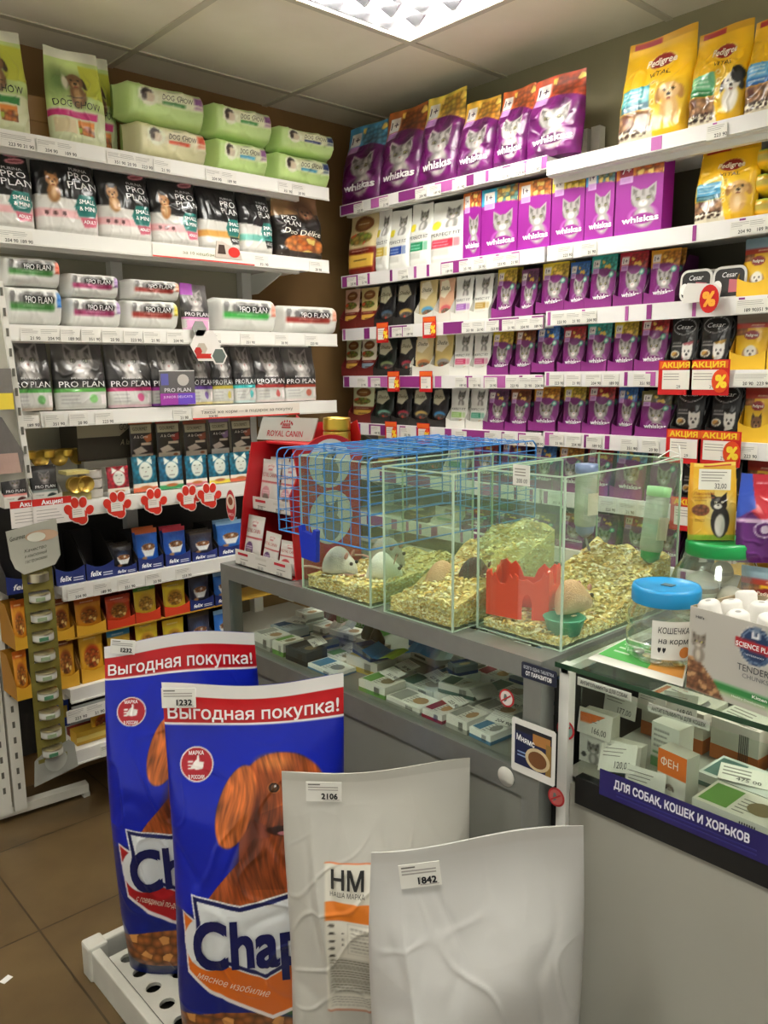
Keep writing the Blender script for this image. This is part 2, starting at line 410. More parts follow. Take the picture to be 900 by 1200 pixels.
def pack(key, kind, art, W, H, D, nu=36, side=None, mat='film', seed=1, wr=.12, lean=0.0, tilt=0.0, back_flat=.6, maxlen=None, eps=None):
    """one pack as one mesh: art is painted into the front, sides and back take the side colour. Base at z=0, front faces -y"""
    if key in _PK: return _PK[key]
    nv = max(6, int(nu * H / W)); u = np.linspace(0, 1, nu + 1); v = np.linspace(0, 1, nv + 1)
    V, U = np.meshgrid(v, u, indexing='ij')
    acc = 0
    for ju, jv in ((-.25, -.25), (.25, .25), (-.25, .25), (.25, -.25)):     # soften edges of the print
        A = Art(np.clip(U + ju / nu, 0, 1), np.clip(V + jv / nv, 0, 1), W, H); art(A); acc = acc + A.C / 4
    A.C = acc
    f, S = profile(kind, D, W, H, seed, wr)
    def post(P):
        P = P.copy()
        if tilt: P[..., 2] += tilt * P[..., 0] * (P[..., 2] / H) ** 2
        if lean: P[..., 1] += lean * P[..., 2] ** 1.3
        return P
    mb = MB(); n = nu + 1
    F = post(S(U, V)).reshape(-1, 3)
    q = [(j * n + i, j * n + i + 1, (j + 1) * n + i + 1, (j + 1) * n + i) for j in range(nv) for i in range(nu)]
    mb.add(F, q, A.C.reshape(-1, 3), kind != 'box')
    B = S(U, V); B[..., 1] = -B[..., 1] * (1 if kind == 'box' else back_flat); B = post(B).reshape(-1, 3)
    sc = hexc(side) if side else A.C[:, 0].mean(0)
    loop = [i for i in range(n)] + [j * n + nu for j in range(1, nv + 1)] + [nv * n + i for i in range(nu - 1, -1, -1)] + [j * n for j in range(nv - 1, 0, -1)]
    if kind == 'box':
        mb.add(B[loop], [tuple(range(len(loop)))[::-1]], sc)
        Lc = np.concatenate([F[[0, nu, nv * n + nu, nv * n]], B[[0, nu, nv * n + nu, nv * n]]])
        mb.add(Lc[[0, 1, 5, 4]], [(0, 3, 2, 1)], sc); mb.add(Lc[[1, 2, 6, 5]], [(0, 3, 2, 1)], sc * .98); mb.add(Lc[[2, 3, 7, 6]], [(0, 3, 2, 1)], sc); mb.add(Lc[[3, 0, 4, 7]], [(0, 3, 2, 1)], sc)
    else:
        mb.add(B, [t[::-1] for t in q], np.tile(sc, (len(B), 1)), True)
        m = len(loop); mb.add(np.concatenate([F[loop], B[loop]]), [(i, i + m, (i + 1) % m + m, (i + 1) % m) for i in range(m)], sc, True)
    e = eps or (.0013 if kind == 'loaf' else .001 if W > .11 else .0007)
    for k, (txt, tu, tv, h, c, w, kw) in enumerate(A.T):
        kw = dict(kw); X, T = text_tris(txt, h * H, w * W if w else None, maxlen=maxlen or max(W / nu * 2.0, .004), **kw)
        if not len(X): continue
        uu = tu + X[:, 0] / W; vv = tv + X[:, 1] / H
        ok = (uu > .005) & (uu < .995) & (vv > 0) & (vv < 1)
        T = [t for t in T.tolist() if ok[t[0]] and ok[t[1]] and ok[t[2]]]
        if T: mb.add(post(S(uu, vv, e + k * .00008)), T, c)
    o = mb.build(key, mat); me = o.data; bpy.data.objects.remove(o)
    _PK[key] = (me, W, H, D); return _PK[key]
def put(key, name, loc, rz, W=None, H=None, rx=0.0, ry=0.0, dz=1.0):
    me, w, h, d = _PK[key]
    o = bpy.data.objects.new(name, me); link(o); o.location = loc; o.rotation_euler = (rx, ry, rz)
    o.scale = ((W or w) / w, dz, (H or h) / h); return o
ORD = ['nearest the corner', 'second', 'third', 'fourth', 'fifth', 'sixth', 'seventh', 'eighth', 'ninth', 'tenth', 'eleventh', 'twelfth', 'thirteenth', 'fourteenth', 'fifteenth', 'sixteenth', 'seventeenth', 'eighteenth', 'nineteenth', 'twentieth', 'twenty-first', 'twenty-second', 'twenty-third', 'twenty-fourth']
def nth(i): return ORD[i] if i == 0 else ORD[i] + ' from the corner'
# ---------------------------------------------------------------- artwork of the packs
def a_whiskas(top, top2, num='1+', numbg='f4ece6', base='741670', big=False, lab='f2e9ee', deep=None):
    def f(A):
        A.fill(base)
        k = 1 / A.k
        tm = A.V > .66 + .09 * np.sin((A.U) * PI) * 1.0
        A.mix(tm, top); fm = tm & (A.U > .38); A.food(fm * (A.V < .97), 9, top2, top, 'e8c25a', 3)
        A.mix((A.V > .965), top)
        A.e(.56, .24, .36, .22, 'd9b8e0', soft=.35, a=.8); A.e(.56, .25, .29, .17, base, soft=.2)
        A.cat(.56, .44, .27, 'a19d99', '4c4846', 'e6e2de', eye='c9c07c')
        A.e(.56, .20, .27, .12, base, soft=.15)
        A.r(.08, .76, .34, .92, numbg); A.r(.08, .66, .34, .755, 'c79ad0'); A.lines(.1, .32, .68, .74, 2, '8a4c98', .6)
        if not big: A.e(.84, .62, .1, .1, '4aa890', soft=.2); A.e(.84, .62, .06, .06, 'd0e8dc', soft=.3)
        A.t(num, .21, .84, .085, '3c1440', bold=.012)
        A.t('whiskas', .54, .21, .085, 'ffffff', w=.74, bold=.03)
        if deep: A.noise(2, .2, 4)
    return f
def a_whiskas_box(top, top2, num='1+', numbg='f4ece6'):
    def f(A):
        A.fill('8c1286')
        tm = A.V > .74; A.mix(tm, top); A.food((tm & (A.U > .42)), 9, top2, top, 'f0d070', 5)
        A.e(.5, .70, .62, .14, '8c1286')
        A.r(0, .0, 1, .06, '8f1590')
        A.e(.6, .24, .35, .25, 'e8c8ee', soft=.4, a=.85); A.e(.6, .25, .28, .18, '8c1286', soft=.2)
        A.cat(.6, .46, .27, 'a09c98', '5c5854', 'e6e2de', eye='cfc888')
        A.e(.6, .2, .27, .13, '8c1286', soft=.15)
        A.r(.08, .79, .36, .95, numbg); A.r(.08, .70, .36, .785, 'cfa4d8'); A.lines(.1, .34, .71, .77, 2, '8a4c98', .6)
        A.t(num, .22, .87, .08, 'ffffff' if numbg != 'f4ece6' else '3c1440', bold=.012)
        A.t('whiskas', .55, .2, .08, 'ffffff', w=.78, bold=.03)
    return f
def a_plan_dog(band, panel, dogc, small=True):
    def f(A):
        A.fill('0b0b0c'); A.mix(A.V < .40 - .05 * A.U, 'd8d6d0')
        A.r(0, .17, 1, .25, band, .85); A.r(0, .0, 1, .05, 'c9c7c0')
        if dogc:
            A.dog(.27, .56, .115, dogc, '6a4a2a', 'd9b68a', ear='up')
            for i in range(3): A.e(.14 + .13 * i, .21, .035, .035, '5a3a3a')
        A.p([(.58, .30), (.66, .43), (.90, .43), (.97, .30), (.90, .20), (.64, .20)], '157068')
        A.p([(.66, .19), (.95, .19), (.92, .10), (.72, .08)], panel if panel else '161616')
        if band == 'e2a4a8':
            for q in (0, 1): A.e(.80, .90 - q * .085, .16, .05, 'd58a92', rot=.15); A.e(.80, .90 - q * .085, .12, .02, '7a3a44', rot=.15)
        A.t('PURINA', .72, .715, .035, 'cfcfcf', w=.3)
        A.t('PRO', .72, .64, .085, 'f4f4f4', w=.36); A.t('PLAN', .74, .535, .085, 'f4f4f4', w=.46)
        A.t('SMALL', .78, .36, .045, 'ffffff', w=.26, bold=.02); A.t('& MINI', .78, .285, .045, 'ffffff', w=.26, bold=.02)
        A.t('ADULT', .81, .145, .035, 'ffffff', w=.2, bold=.02)
    return f
def a_plan_cat(band, band2, txt='PRO PLAN'):
    def f(A):
        A.fill('5c5a58'); A.mix(1 - A.V, '1c1b1b', .8); A.noise(1.2, .25, 9)
        A.e(.15, .8, .4, .3, 'a09e9a', soft=.9, a=.5)
        A.cat(.5, .66, .28, '9a9692', '4c4946', 'd8d4d0', chest=True, eye='b4b8a0')
        A.mix((A.V < .42) & (A.V > .28), '1a1a1a', .75)
        A.r(0, .235, 1, .285, band); A.r(0, 0, 1, .235, 'c4c4be'); A.r(0, .0, 1, .04, band2)
        A.e(.7, .14, .09, .09, band, soft=.2, a=.8); A.lines(.08, .5, .06, .21, 3, '888888', .6)
        A.r(.85, .06, .95, .2, 'e4dcdc')
        A.t('PURINA', .5, .425, .03, 'd8d8d8', w=.42); A.t(txt, .5, .345, .08, 'f6f6f6', w=.86)
    return f
def a_plan_loaf(band, sq):
    def f(A):
        A.fill('dcdcd6'); A.r(.1, .42, .80, .86, '6c6a68'); A.noise(1.5, .05, 2)
        m = (A.U > .1) & (A.U < .80) & (A.V > .58) & (A.V < .86)
        A.mix(m & (vnoise(A.U * 1.5, A.V * A.k, 3, 5) > .1), 'c8c8c4'); A.mix(m & (A.U > .32) & (A.V < .76), '1e1e1e')
        A.r(.1, .40, .80, .55, band); A.r(.84, .46, .94, .84, sq); A.lines(.85, .93, .5, .82, 4, 'ffffff', .5)
        A.t('PRO PLAN', .55, .65, .17, 'ffffff', w=.42); A.lines(.3, .7, .44, .52, 1, 'e0e0e0', .6)
    return f
def a_chow_loaf(base, label, band, sq):
    def f(A):
        A.fill(base); A.noise(1.3, .05, 3)
        A.mix((A.U > .24) & (A.U < .92) & (A.V > .46) & (A.V < .84), label)
        A.e(.28, .62, .115, .115, 'e8ecd0'); A.e(.27, .68, .07, .06, '2a221c', rot=.4); A.e(.3, .6, .05, .06, 'cfc0a4'); A.e(.24, .6, .03, .05, '3a2c22')
        A.r(.44, .47, .70, .56, band); A.r(.80, .62, .90, .82, sq); A.r(.80, .50, .90, .60, sq, .6)
        A.lines(.5, .62, .77, .82, 1, '333333', .8)
        A.t('DOG CHOW', .61, .665, .13, '2c2c2c', w=.34); A.lines(.46, .68, .49, .54, 1, 'ffffff', .7)
    return f
def a_chow_bag(band, c1='a7c45a'):
    def f(A):
        A.fill('b9cf86'); A.mix(A.V > .9, 'd9dcc8'); A.noise(1.4, .12, 5)
        A.e(.2, .62, .3, .35, '4c6a34', soft=.8, a=.7); A.mix((A.U > .6) & (A.V > .5) & (A.V < .86), 'c9cc3c', .8)
        A.dog(.48, .66, .15, '7a5a3c', '3a2a1c', 'b89468', chest=True); A.e(.3, .63, .08, .16, 'd8d4c0', soft=.5)
        A.mix(A.V < .36, 'd6dcb4'); A.r(0, .265, .8, .335, band); A.r(.05, .1, .42, .25, 'd8c8a0'); A.r(.45, .1, .75, .25, 'e08a3c')
        A.food((A.U > .45) & (A.U < .75) & (A.V > .1) & (A.V < .2), 12, 'c0642c', 'e0a050', '9cb040', 4)
        A.t('DOG CHOW', .46, .405, .07, '20241c', w=.8); A.lines(.3, .6, .46, .49, 1, '222222', .7)
    return f
def a_delice(A):
    A.fill('15100c'); A.mix(A.V > .62 + .1 * A.U, '8a6a44'); A.e(.62, .78, .3, .3, '5a3c26', soft=.6)
    A.dog(.68, .72, .15, '6a4a34', '3a2418', 'a07c5c', chest=False)
    A.food((A.em(.55, .2, .42, .2)), 8, 'b4581c', 'd98c44', 'c8b060', 2); A.mix((A.V < .1), '2c2016')
    A.t('PRO', .28, .60, .07, 'f2f2f0', w=.28); A.t('PLAN', .34, .52, .07, 'f2f2f0', w=.36); A.t('Duo Délice', .52, .395, .085, 'f4efe0', w=.8, italic=.3)
def a_pedigree(panel, panel2, dogk, kg=None):
    def f(A):
        A.fill('e8b410'); A.noise(1.2, .08, 3); A.mix(A.V > .93, 'd29c10'); A.r(.08, .93, .5, .99, 'a01c1c')
        A.e(.68, .35, .42, .42, 'f2d468', soft=.9, a=.8)
        A.e(.56, .74, .22, .135, 'f0e4c8', soft=.25, a=.8); A.e(.56, .74, .17, .115, '8a1418')
        A.r(.06, .36, .48, .52, panel); A.r(.06, .30, .48, .365, panel2); A.lines(.1, .44, .38, .5, 3, 'f0f4ec', .7); A.lines(.1, .44, .315, .355, 1, 'f0f4ec', .8)
        A.mix((A.V < .28) & (A.U < .55 - .3 * (A.V - .1)), 'ece4cc'); A.food((A.V < .29) & (A.V > .13) & (A.U < .52), 10, 'c09468', '8a5a3c', '5a2c1c', 6)
        h, d = speck(A.U, A.V * A.k, 14, 4); A.mix((A.V < .14) & (A.V > .05) & (A.U < .5) & (d > .5), '3a2418')
        if dogk == 'retriever': A.dog(.76, .40, .145, 'd9ac6c', 'b07c40', 'ecd0a0')
        elif dogk == 'spotted':
            A.dog(.78, .38, .15, 'e6e0d4', '1c1a18', 'f4f0e8'); A.e(.88, .44, .1, .12, '1c1a18')
        else: A.dog(.76, .40, .14, 'e0d4c0', '8a6038', 'f4ece0')
        for i in range(4): A.e(.53, .52 - .085 * i, .035, .035, 'f6f0dc'); A.e(.53, .52 - .085 * i, .024, .024, 'd8a820')
        A.t('Pedigree', .56, .74, .075, 'f6ead8', w=.42, bold=.02); A.t('VITAL', .58, .605, .05, '3a2c14', w=.3)
        if kg: A.t(kg, .18, .085, .045, '222222', bold=.01)
    return f
def a_ped_pouch(top, dogf='f0ece0', ear='floppy'):
    def f(A):
        A.fill('e4b21a'); A.mix(A.V > .8, top); A.mix((A.V > .72) & (A.V < .82), '9a1c1c', .85); A.lines(.45, .9, .75, .8, 1, 'f0e0c0', .8)
        A.e(.5, .30, .42, .36, 'f2cc3c', soft=.6); A.food((A.V > .6) & (A.V < .72) & (A.U < .35), 8, 'a86434', 'd09858', '6a3418', 4)
        A.e(.5, .6, .22, .12, '8a1418'); A.dog(.5, .3, .2, dogf, 'b48c5c' if dogf != '7a5638' else '3c2818', 'fbf6ec' if dogf != '7a5638' else 'b8946c', ear=ear, chest=False)
        A.t('Pedigree', .5, .6, .05, 'f8ecd8', w=.36, bold=.02)
    return f
def a_perfect(c1, pouch=False):
    def f(A):
        A.fill('e6e6e0'); A.noise(1.4, .03, 2)
        A.cat(.62, .78, .2, '8a8884', '4a4846', 'd0ccc8', chest=True)
        A.mix(A.V < .56, 'e8e8e2'); A.e(.2, .62, .13, .13, 'e8d83c') if not pouch else None
        A.r(.1, .24, .72, .38, c1); A.r(.74, .24, .9, .38, c1, .5); A.r(.1, .12, .6, .22, 'd4d4cc'); A.lines(.14, .66, .26, .36, 2, 'ffffff', .5)
        A.e(.68, .14, .15, .1, 'b88c54', soft=.3) if pouch else None
        A.t('PERFECT FIT', .5, .46, .055, '3c3c3c', w=.82)
    return f
def a_goodie(top='dccb9a', low='7a1c14', lab='e8bc50'):
    def f(A):
        A.fill(top); A.e(.5, .82, .34, .2, '7a4420'); A.e(.5, .82, .28, .15, 'a06c38', soft=.4); A.lines(.28, .72, .8, .85, 1, 'f0dcb0', .9)
        A.food(A.em(.45, .58, .42, .16), 7, '7c9c3c', 'b4783c', 'd04c28', 3)
        A.mix(A.V < .42, low); A.r(.08, .12, .92, .33, lab); A.lines(.3, .8, .2, .26, 1, '3a1c10', .9); A.lines(.2, .9, .36, .4, 1, 'e8d8c0', .6)
    return f
def a_sheba(base, acc):
    def f(A):
        dk = base in ('17161a', '1c2620')
        A.fill(base); A.p([(.1, .95), (.55, .98), (.8, .72), (.45, .55), (.1, .6)], 'c8c4a8' if dk else 'efe6cc')
        A.e(.55, .30, .4, .18, acc, soft=.3); A.food(A.em(.58, .24, .33, .13), 7, '4a4442' if dk else '8a6c4c', '8c8880', 'c04830', 3)
        A.r(0, 0, 1, .08, 'c8a868' if dk else 'e8d8b0')
        A.t('Sheba', .42, .78, .1, '4a3c18', w=.55, italic=.35)
    return f
def a_cesar(alt):
    def f(A):
        A.fill('121112'); A.e(.5, .82, .42, .22, 'e8e8e8'); A.e(.5, .82, .40, .20, '121112')
        A.r(.08, .44, .5, .47, 'c8c4c0', .7); A.lines(.1, .5, .48, .54, 1, 'd0ccc8', .7)
        if alt: A.p([(.5, .5), (.9, .55), (.85, .3), (.5, .2)], alt, .8)
        A.e(.22, .3, .18, .1, 'd8d4c0'); A.food(A.em(.22, .3, .13, .065), 8, '5c8c3c', '8a5434', 'd0a050', 3)
        A.e(.68, .33, .2, .22, 'f4f2ec', soft=.12)
        for q in (-1, 1): A.p([(.68 + q * .19, .5), (.68 + q * .2, .36), (.68 + q * .04, .44)], 'f4f2ec')
        for q in (-1, 1): A.e(.68 + q * .075, .35, .03, .03, '141414')
        A.e(.68, .29, .045, .035, '141414'); A.e(.68, .13, .18, .2, 'ece8e0', soft=.2)
        A.t('Cesar', .5, .82, .085, 'f6f6f6', w=.62, italic=.25)
    return f
def a_gourmet(top, low):
    def f(A):
        A.fill('2a231a'); A.mix(A.V > .91, top); A.r(.04, .70, .96, .90, 'c9c2a0'); A.p([(.1, .3), (.45, .38), (.7, .25), (.2, .18)], 'e0d4c4')
        A.p([(.55, .6), (.95, .68), (.95, .5), (.7, .46)], top, .9); A.r(.45, .40, .9, .46, 'd8ccb4'); A.r(.04, .05, .96, .2, 'e6dcc8' if low else 'f0ece4'); A.mix(A.V < .04, '3a3228')
        A.e(.75, .13, .12, .06, 'a86438', soft=.3) if low else None
        A.t('GOURMET', .46, .8, .085, '3a3420', w=.66); A.t('A la Carte', .45, .61, .07, 'efe6d4', w=.62, italic=.3)
    return f
def a_catface(base, band):
    def f(A):
        A.fill(base); A.noise(3, .25, 4); A.e(.52, .58, .3, .46, 'd3d8cc', soft=.15)
        for q in (-1, 1): A.p([(.52 + q * .28, .99), (.52 + q * .3, .75), (.52 + q * .06, .86)], 'd3d8cc')
        for q in (-1, 1): A.e(.52 + q * .12, .68, .04, .03, '3c4c3c')
        A.e(.52, .56, .03, .025, '8a6c64'); A.lines(.38, .66, .4, .46, 1, '444444', .6)
        A.r(0, .13, 1, .24, 'e8e4d4'); A.r(0, 0, 1, .13, band); A.e(.5, .12, .3, .1, 'b8642c', soft=.4)
    return f
def a_felix(top, base='1c3c9c', word='felix'):
    def f(A):
        A.fill(base); A.mix(A.V > .88, top); A.e(.5, .55, .42, .4, '5c90d8', soft=.9, a=.55)
        # white bowl heaped with food in place of the printed figure
        A.p([(.2, .5), (.84, .5), (.7, .3), (.34, .3)], 'eef0ee'); A.food(A.em(.52, .54, .32, .13), 8, '8a5430', 'c08850', 'd8d0c0', 5)
        A.e(.3, .26, .14, .08, 'b88858', soft=.3); A.r(0, .0, 1, .04, '101c4c')
        A.t(word, .28, .12, .11, 'ffffff', w=.42, italic=.3, bold=.02); A.lines(.55, .95, .08, .16, 2, 'e8ecf4', .8)
    return f
def a_stew(top, mid, c3='e8b42a'):
    def f(A):
        A.fill(c3); A.mix(A.V > .84, top); A.e(.5, .52, .38, .42, mid, soft=.3); A.food(A.em(.5, .46, .33, .32), 8, mid, 'c88a3c', 'e8c878', 3)
        A.lines(.2, .8, .86, .92, 1, 'f4e8c8', .7); A.r(0, 0, 1, .1, 'd8641c'); A.lines(.2, .8, .03, .07, 1, 'f4e8c8', .8)
    return f
def a_plan_pouch(band):
    def f(A):
        A.fill('2c2b2b'); A.noise(1.5, .25, 4); A.cat(.5, .68, .22, '6c6866', '3a3736', 'a8a4a0', chest=True)
        A.r(0, .38, 1, .52, '161616', .8); A.r(0, 0, 1, .3, 'dedcd6'); A.e(.75, .16, .2, .14, '5c2c28' if band == 'e08c84' else '2c3c3c'); A.r(0, .3, 1, .36, band)
        A.lines(.08, .5, .08, .26, 2, '8a8480', .7); A.t('PRO PLAN', .5, .455, .08, 'ececec', w=.8)
    return f
def a_rc(circ):
    def f(A):
        A.fill('c9c6c0'); A.mix((A.V > .53) & (A.V < .56), 'b02430'); A.e(.4, .3, .24, .22, circ); A.e(.4, .22, .2, .15, '7a7068', soft=.3); A.lines(.2, .65, .3, .38, 2, 'efe8ec', .7)
        A.mix(A.V < .06, 'a8a49e')
        for i in range(5): A.e(.36 + i * .07, .86 + .02 * math.sin(i * PI / 4), .018, .018, 'a81c28')
        A.r(.38, .79, .62, .81, 'a81c28'); A.t('ROYAL CANIN', .5, .69, .085, 'a81c28', w=.8)
    return f
def a_chappi(band, band2, slogan, head):
    def f(A):
        k = 1 / A.k; U, V = A.U, A.V
        q = lambda pts: [((x - 205) / 205, (1240 - y) / 425) for x, y in pts]
        A.fill('0a1c9c'); A.mix(V < .42, '101c5c', .7)
        A.e(.62, .70, .42, .5, '2038b8', soft=.9, a=.3)
        A.mix(V > .900, 'b8121a'); A.mix(V > .965, 'e6e4e0'); A.mix((V > .894) & (V < .900), 'ece8e8')
        # long haired red setter, head turned to one side
        fur, dk, hi = '9a4a20', '4a1c0c', 'c87838'
        body = A.pm(q([(246, 1050), (262, 1030), (290, 1000), (308, 975), (375, 975), (395, 1010), (408, 1060), (246, 1060)]))
        headm = A.em(.66, .735, .25, .20) | A.em(.74, .655, .17, .14); earm = A.em(.40, .695, .105, .235, rot=-.30)
        A.mix(body, fur); A.mix(A.em(.66, .735, .25, .20, soft=.06), fur); A.mix(A.em(.74, .655, .17, .14, soft=.1), 'a8582a')
        A.mix(A.em(.40, .695, .105, .235, rot=-.30, soft=.08), 'b8622e')
        A.e(.49, .65, .05, .24, dk, rot=-.12, soft=.7, a=.9); A.e(.62, .80, .14, .06, 'c07038', soft=.7)
        A.mix(A.em(.68, .642, .12, .035, soft=.2), '2c0c08'); A.mix(A.em(.69, .636, .06, .015, soft=.2), 'c88088')
        A.mix(A.em(.85, .70, .07, .07, soft=.2), '1c0c08'); A.mix(A.em(.45, .55, .10, .26, rot=-.3, soft=.7), dk, .75)
        fm = body | headm | earm
        A.p(q([(290, 960), (345, 940), (345, 1030), (290, 1030)]), '7c3818', .9)
        A.mix(A.em(.70, .60, .13, .05, soft=.3), '8c4420'); A.mix(A.em(.68, .642, .12, .030, soft=.2), '2c0c08'); A.mix(A.em(.69, .636, .06, .014, soft=.2), 'c88088')
        A.mix(A.em(.40, .695, .105, .235, rot=-.30, soft=.10), 'b8622e'); A.e(.50, .64, .045, .22, dk, rot=-.12, soft=.7, a=.9)
        fm = body | headm | earm; kk = A.k
        wx = U + .035 * np.sin(V * kk * 9 + U * 5); st = .6 * hnoise(wx * 95 + V * 14, V * kk * 11, 1) + .4 * hnoise(wx * 190 + V * 30, V * kk * 20, 2); lo = hnoise(U * 7, V * kk * 5, 5)
        A.C = np.where(fm[..., None], np.clip(A.C * (.45 + .75 * st[..., None] + .35 * lo[..., None]), 0, 1), A.C)
        A.mix(A.em(.615, .742, .040, .032, soft=.3), 'd8904c', .8); A.mix(A.em(.615, .742, .030, .026), '1a0c06'); A.mix(A.em(.615, .742, .019, .018), '5a3c24'); A.mix(A.em(.622, .746, .006, .006), 'ffffff')
        # round red stamp
        cu, cv = .18, .80; z = .7
        A.e(cu, cv, .135 * z, .135 * z, 'e8e0dc'); A.e(cu, cv, .125 * z, .125 * z, 'a8202c')
        for g, c in ((1.12, 'a8202c'), (.9, 'f0eae4')):
            pt = [(-.055, -.02), (-.02, .02), (.0, .03), (.005, .055), (.02, .055), (.025, .018), (.065, .012), (.055, -.028), (.0, -.036)]; A.p([(cu + x * z * g, cv + y * z * .6 * g) for x, y in pt], c)
        for i in range(3): A.r(cu - .07 * z, cv - .012 + i * .008, cu - .03 * z, cv - .008 + i * .008, 'f0eae4')
        # ribbon, name shield, bowl of food
        A.mix(A.em(.40, .03, .42, .16), '16244c'); A.food(A.em(.38, .085, .42, .14) & (V > .035), 17, '8a4c20', 'b06c34', 'c48848', 7)
        A.e(.72, .16, .13, .08, '2c5c24', soft=.4); A.e(.95, .12, .22, .2, '5a2c18', soft=.2); A.food(A.em(.95, .12, .2, .2), 14, '6a3418', '8c4c28', 'a86838', 9)
        A.p(q([(219, 1060), (236, 1068), (236, 1096), (318, 1128), (346, 1112), (415, 1070), (415, 1150), (360, 1168), (322, 1186), (250, 1154), (224, 1134)]), 'e6dcd8')
        A.p(q([(221, 1063), (236, 1072), (236, 1096), (318, 1128), (346, 1112), (415, 1070), (415, 1146), (360, 1164), (322, 1181), (250, 1149), (226, 1130)]), band)
        def sh(g, c): A.p(q([(236 - g, 1044 - g), (290, 1052 - g), (352, 1037 - g), (415, 1004 - g), (415, 1068 + g), (346, 1112 + g), (316, 1130 + g), (262, 1110 + g), (238 - g, 1100 + g * .5), (240 - g, 1070)]), c)
        A.e(.23, .345, .15, .175, 'e2e2e0', rot=-.3); sh(5, 'e2e2e0'); sh(3, '0c1450'); sh(-2, 'dfe2e2'); A.e(.25, .35, .115, .135, 'dfe2e2', rot=-.3)
        A.mix(V < .018, '0c1850')
        A.t('Выгодная покупка!',   .50, .927, .032, 'f2eeee', w=.95, bold=.012, res=3)
        A.t('Chappi', .56, .357, .128, '0c1450', w=.88, bold=.028, italic=.12, rot=.10, res=5)
        A.t(slogan, .36, .232, .020, 'f0dcc8', w=.42, italic=.25, rot=-.26)
        A.t('МАРКА', cu, cv + .029, .009, 'f4ecec', w=.085, bold=.02); A.t('В РОССИИ', cu, cv - .028, .009, 'f4ecec', w=.09, bold=.02)
    return f
def a_hm(A):
    A.fill('bbb9b0'); A.noise(1, .03, 5); A.mix(A.V > .975, 'b4b2a8'); A.U = A.U + .09; A.V = (A.V - .337) / .6457
    u0, u1 = .32, .80
    A.r(u0, .02, u1, .655, 'd6d2c4'); A.r(u0, .65, u1, .656, 'd8722c')
    A.r(u0, .43, u1, .505, 'dc7a24'); A.r(.57, .51, .575, .62, 'd8722c'); A.r(.60, .535, .70, .62, '3a3630'); A.e(.65, .58, .04, .05, '8a8478', soft=.4)
    A.r(.575, .62, u1, .63, 'd8722c'); A.lines(.57, .78, .45, .49, 2, 'f0e0c8', .8)
    for i in range(5): A.e(.355, .41 - .033 * i, .018, .012, '3c3830')
    for i in range(3): A.e(.415, .38 - .025 * i, .007, .007, '3c3830')
    A.r(.44, .29, .8, .425, 'b8b4a6'); A.r(.445, .293, .8, .422, 'd6d2c4'); A.lines(.46, .78, .30, .41, 7, '6a665c', .6, 3)
    A.r(.335, .10, .8, .27, 'b8b4a6'); A.lines(.345, .79, .11, .265, 12, '4a463c', .7, 4); A.lines(.345, .7, .04, .09, 4, '6a665c', .5, 5); A.r(u0, .02, u1, .026, 'b85430')
    tv = lambda v: .337 + .6457 * v
    A.t('НМ', .355, tv(.595), .045, '14120e', w=.18, bold=.02); A.t('НАША МАРКА', .355, tv(.54), .012, '14120e', w=.19)
    A.t('Крупная порода', .59, tv(.465), .010, 'f4e8d8', w=.2)
def a_white(A):
    A.fill('c0bfbb'); A.noise(1, .02, 6); A.mix(A.V > .972, 'bdbbb6')
def a_treat(A):
    A.fill('d8aa30'); A.mix(A.V > .955, 'e8cc5c'); A.e(.6, .4, .4, .6, 'd8cc90', soft=.7); A.r(0, 0, .08, 1, 'd89a20'); A.mix((A.V < .07), '9ab43c')
    A.r(.3, .955, .9, .975, 'b83c2c')
    A.e(.24, .39, .18, .12, '8a4c2c'); A.food(A.em(.24, .39, .16, .1), 12, '8a4c2c', 'a86840', '6a3018', 2)
    # sitting black and white cat
    A.e(.64, .24, .2, .34, '262220', soft=.08); A.e(.64, .19, .12, .26, 'dcd8d0', soft=.2); A.e(.60, .47, .17, .15, '262220')
    A.p([(.44, .62), (.46, .49), (.58, .55)], '262220'); A.p([(.78, .62), (.62, .55), (.76, .48)], '262220')
    A.e(.58, .44, .09, .06, 'dcd8d0', soft=.2); A.e(.58, .455, .02, .015, '14100e')
    for q in (-1, 1): A.e(.6 + q * .07, .49, .025, .022, 'd8d4b8'); A.e(.6 + q * .07, .49, .012, .018, '0c0a08')
    A.t('Лакомые', .3, .605, .035, 'a84c18', w=.42, italic=.2); A.t('подушечки', .3, .555, .026, 'a84c18', w=.42, italic=.2)
    A.lines(.12, .4, .5, .53, 1, '7a4c20', .8); A.lines(.12, .35, .24, .28, 2, '7a4c20', .7)
def a_dream(A):
    A.fill('5a1c6c'); A.p([(.0, 1), (1, 1), (1, .62), (.25, .48), (.0, .72)], 'b01c2c'); A.p([(0, 1), (.14, 1), (.2, .62), (0, .5)], '2c4cb0')
    A.p([(.0, .5), (.3, .5), (1, .64), (1, .60), (.3, .45), (.0, .46)], 'd8b8d8')
    A.e(.3, .38, .12, .12, 'd8c8e0'); A.e(.3, .38, .1, .1, '5a1c6c'); A.e(.3, .38, .05, .06, 'd8c8e0')
    A.e(.85, .12, .4, .14, '2a1830', soft=.2)
    A.t('Duet', .7, .78, .11, 'f4e8ee', w=.5, italic=.3, bold=.02); A.t('whiskas', .85, .19, .11, 'ffffff', w=.72, bold=.03); A.lines(.2, .7, .87, .92, 1, 'f0d8d8', .8)
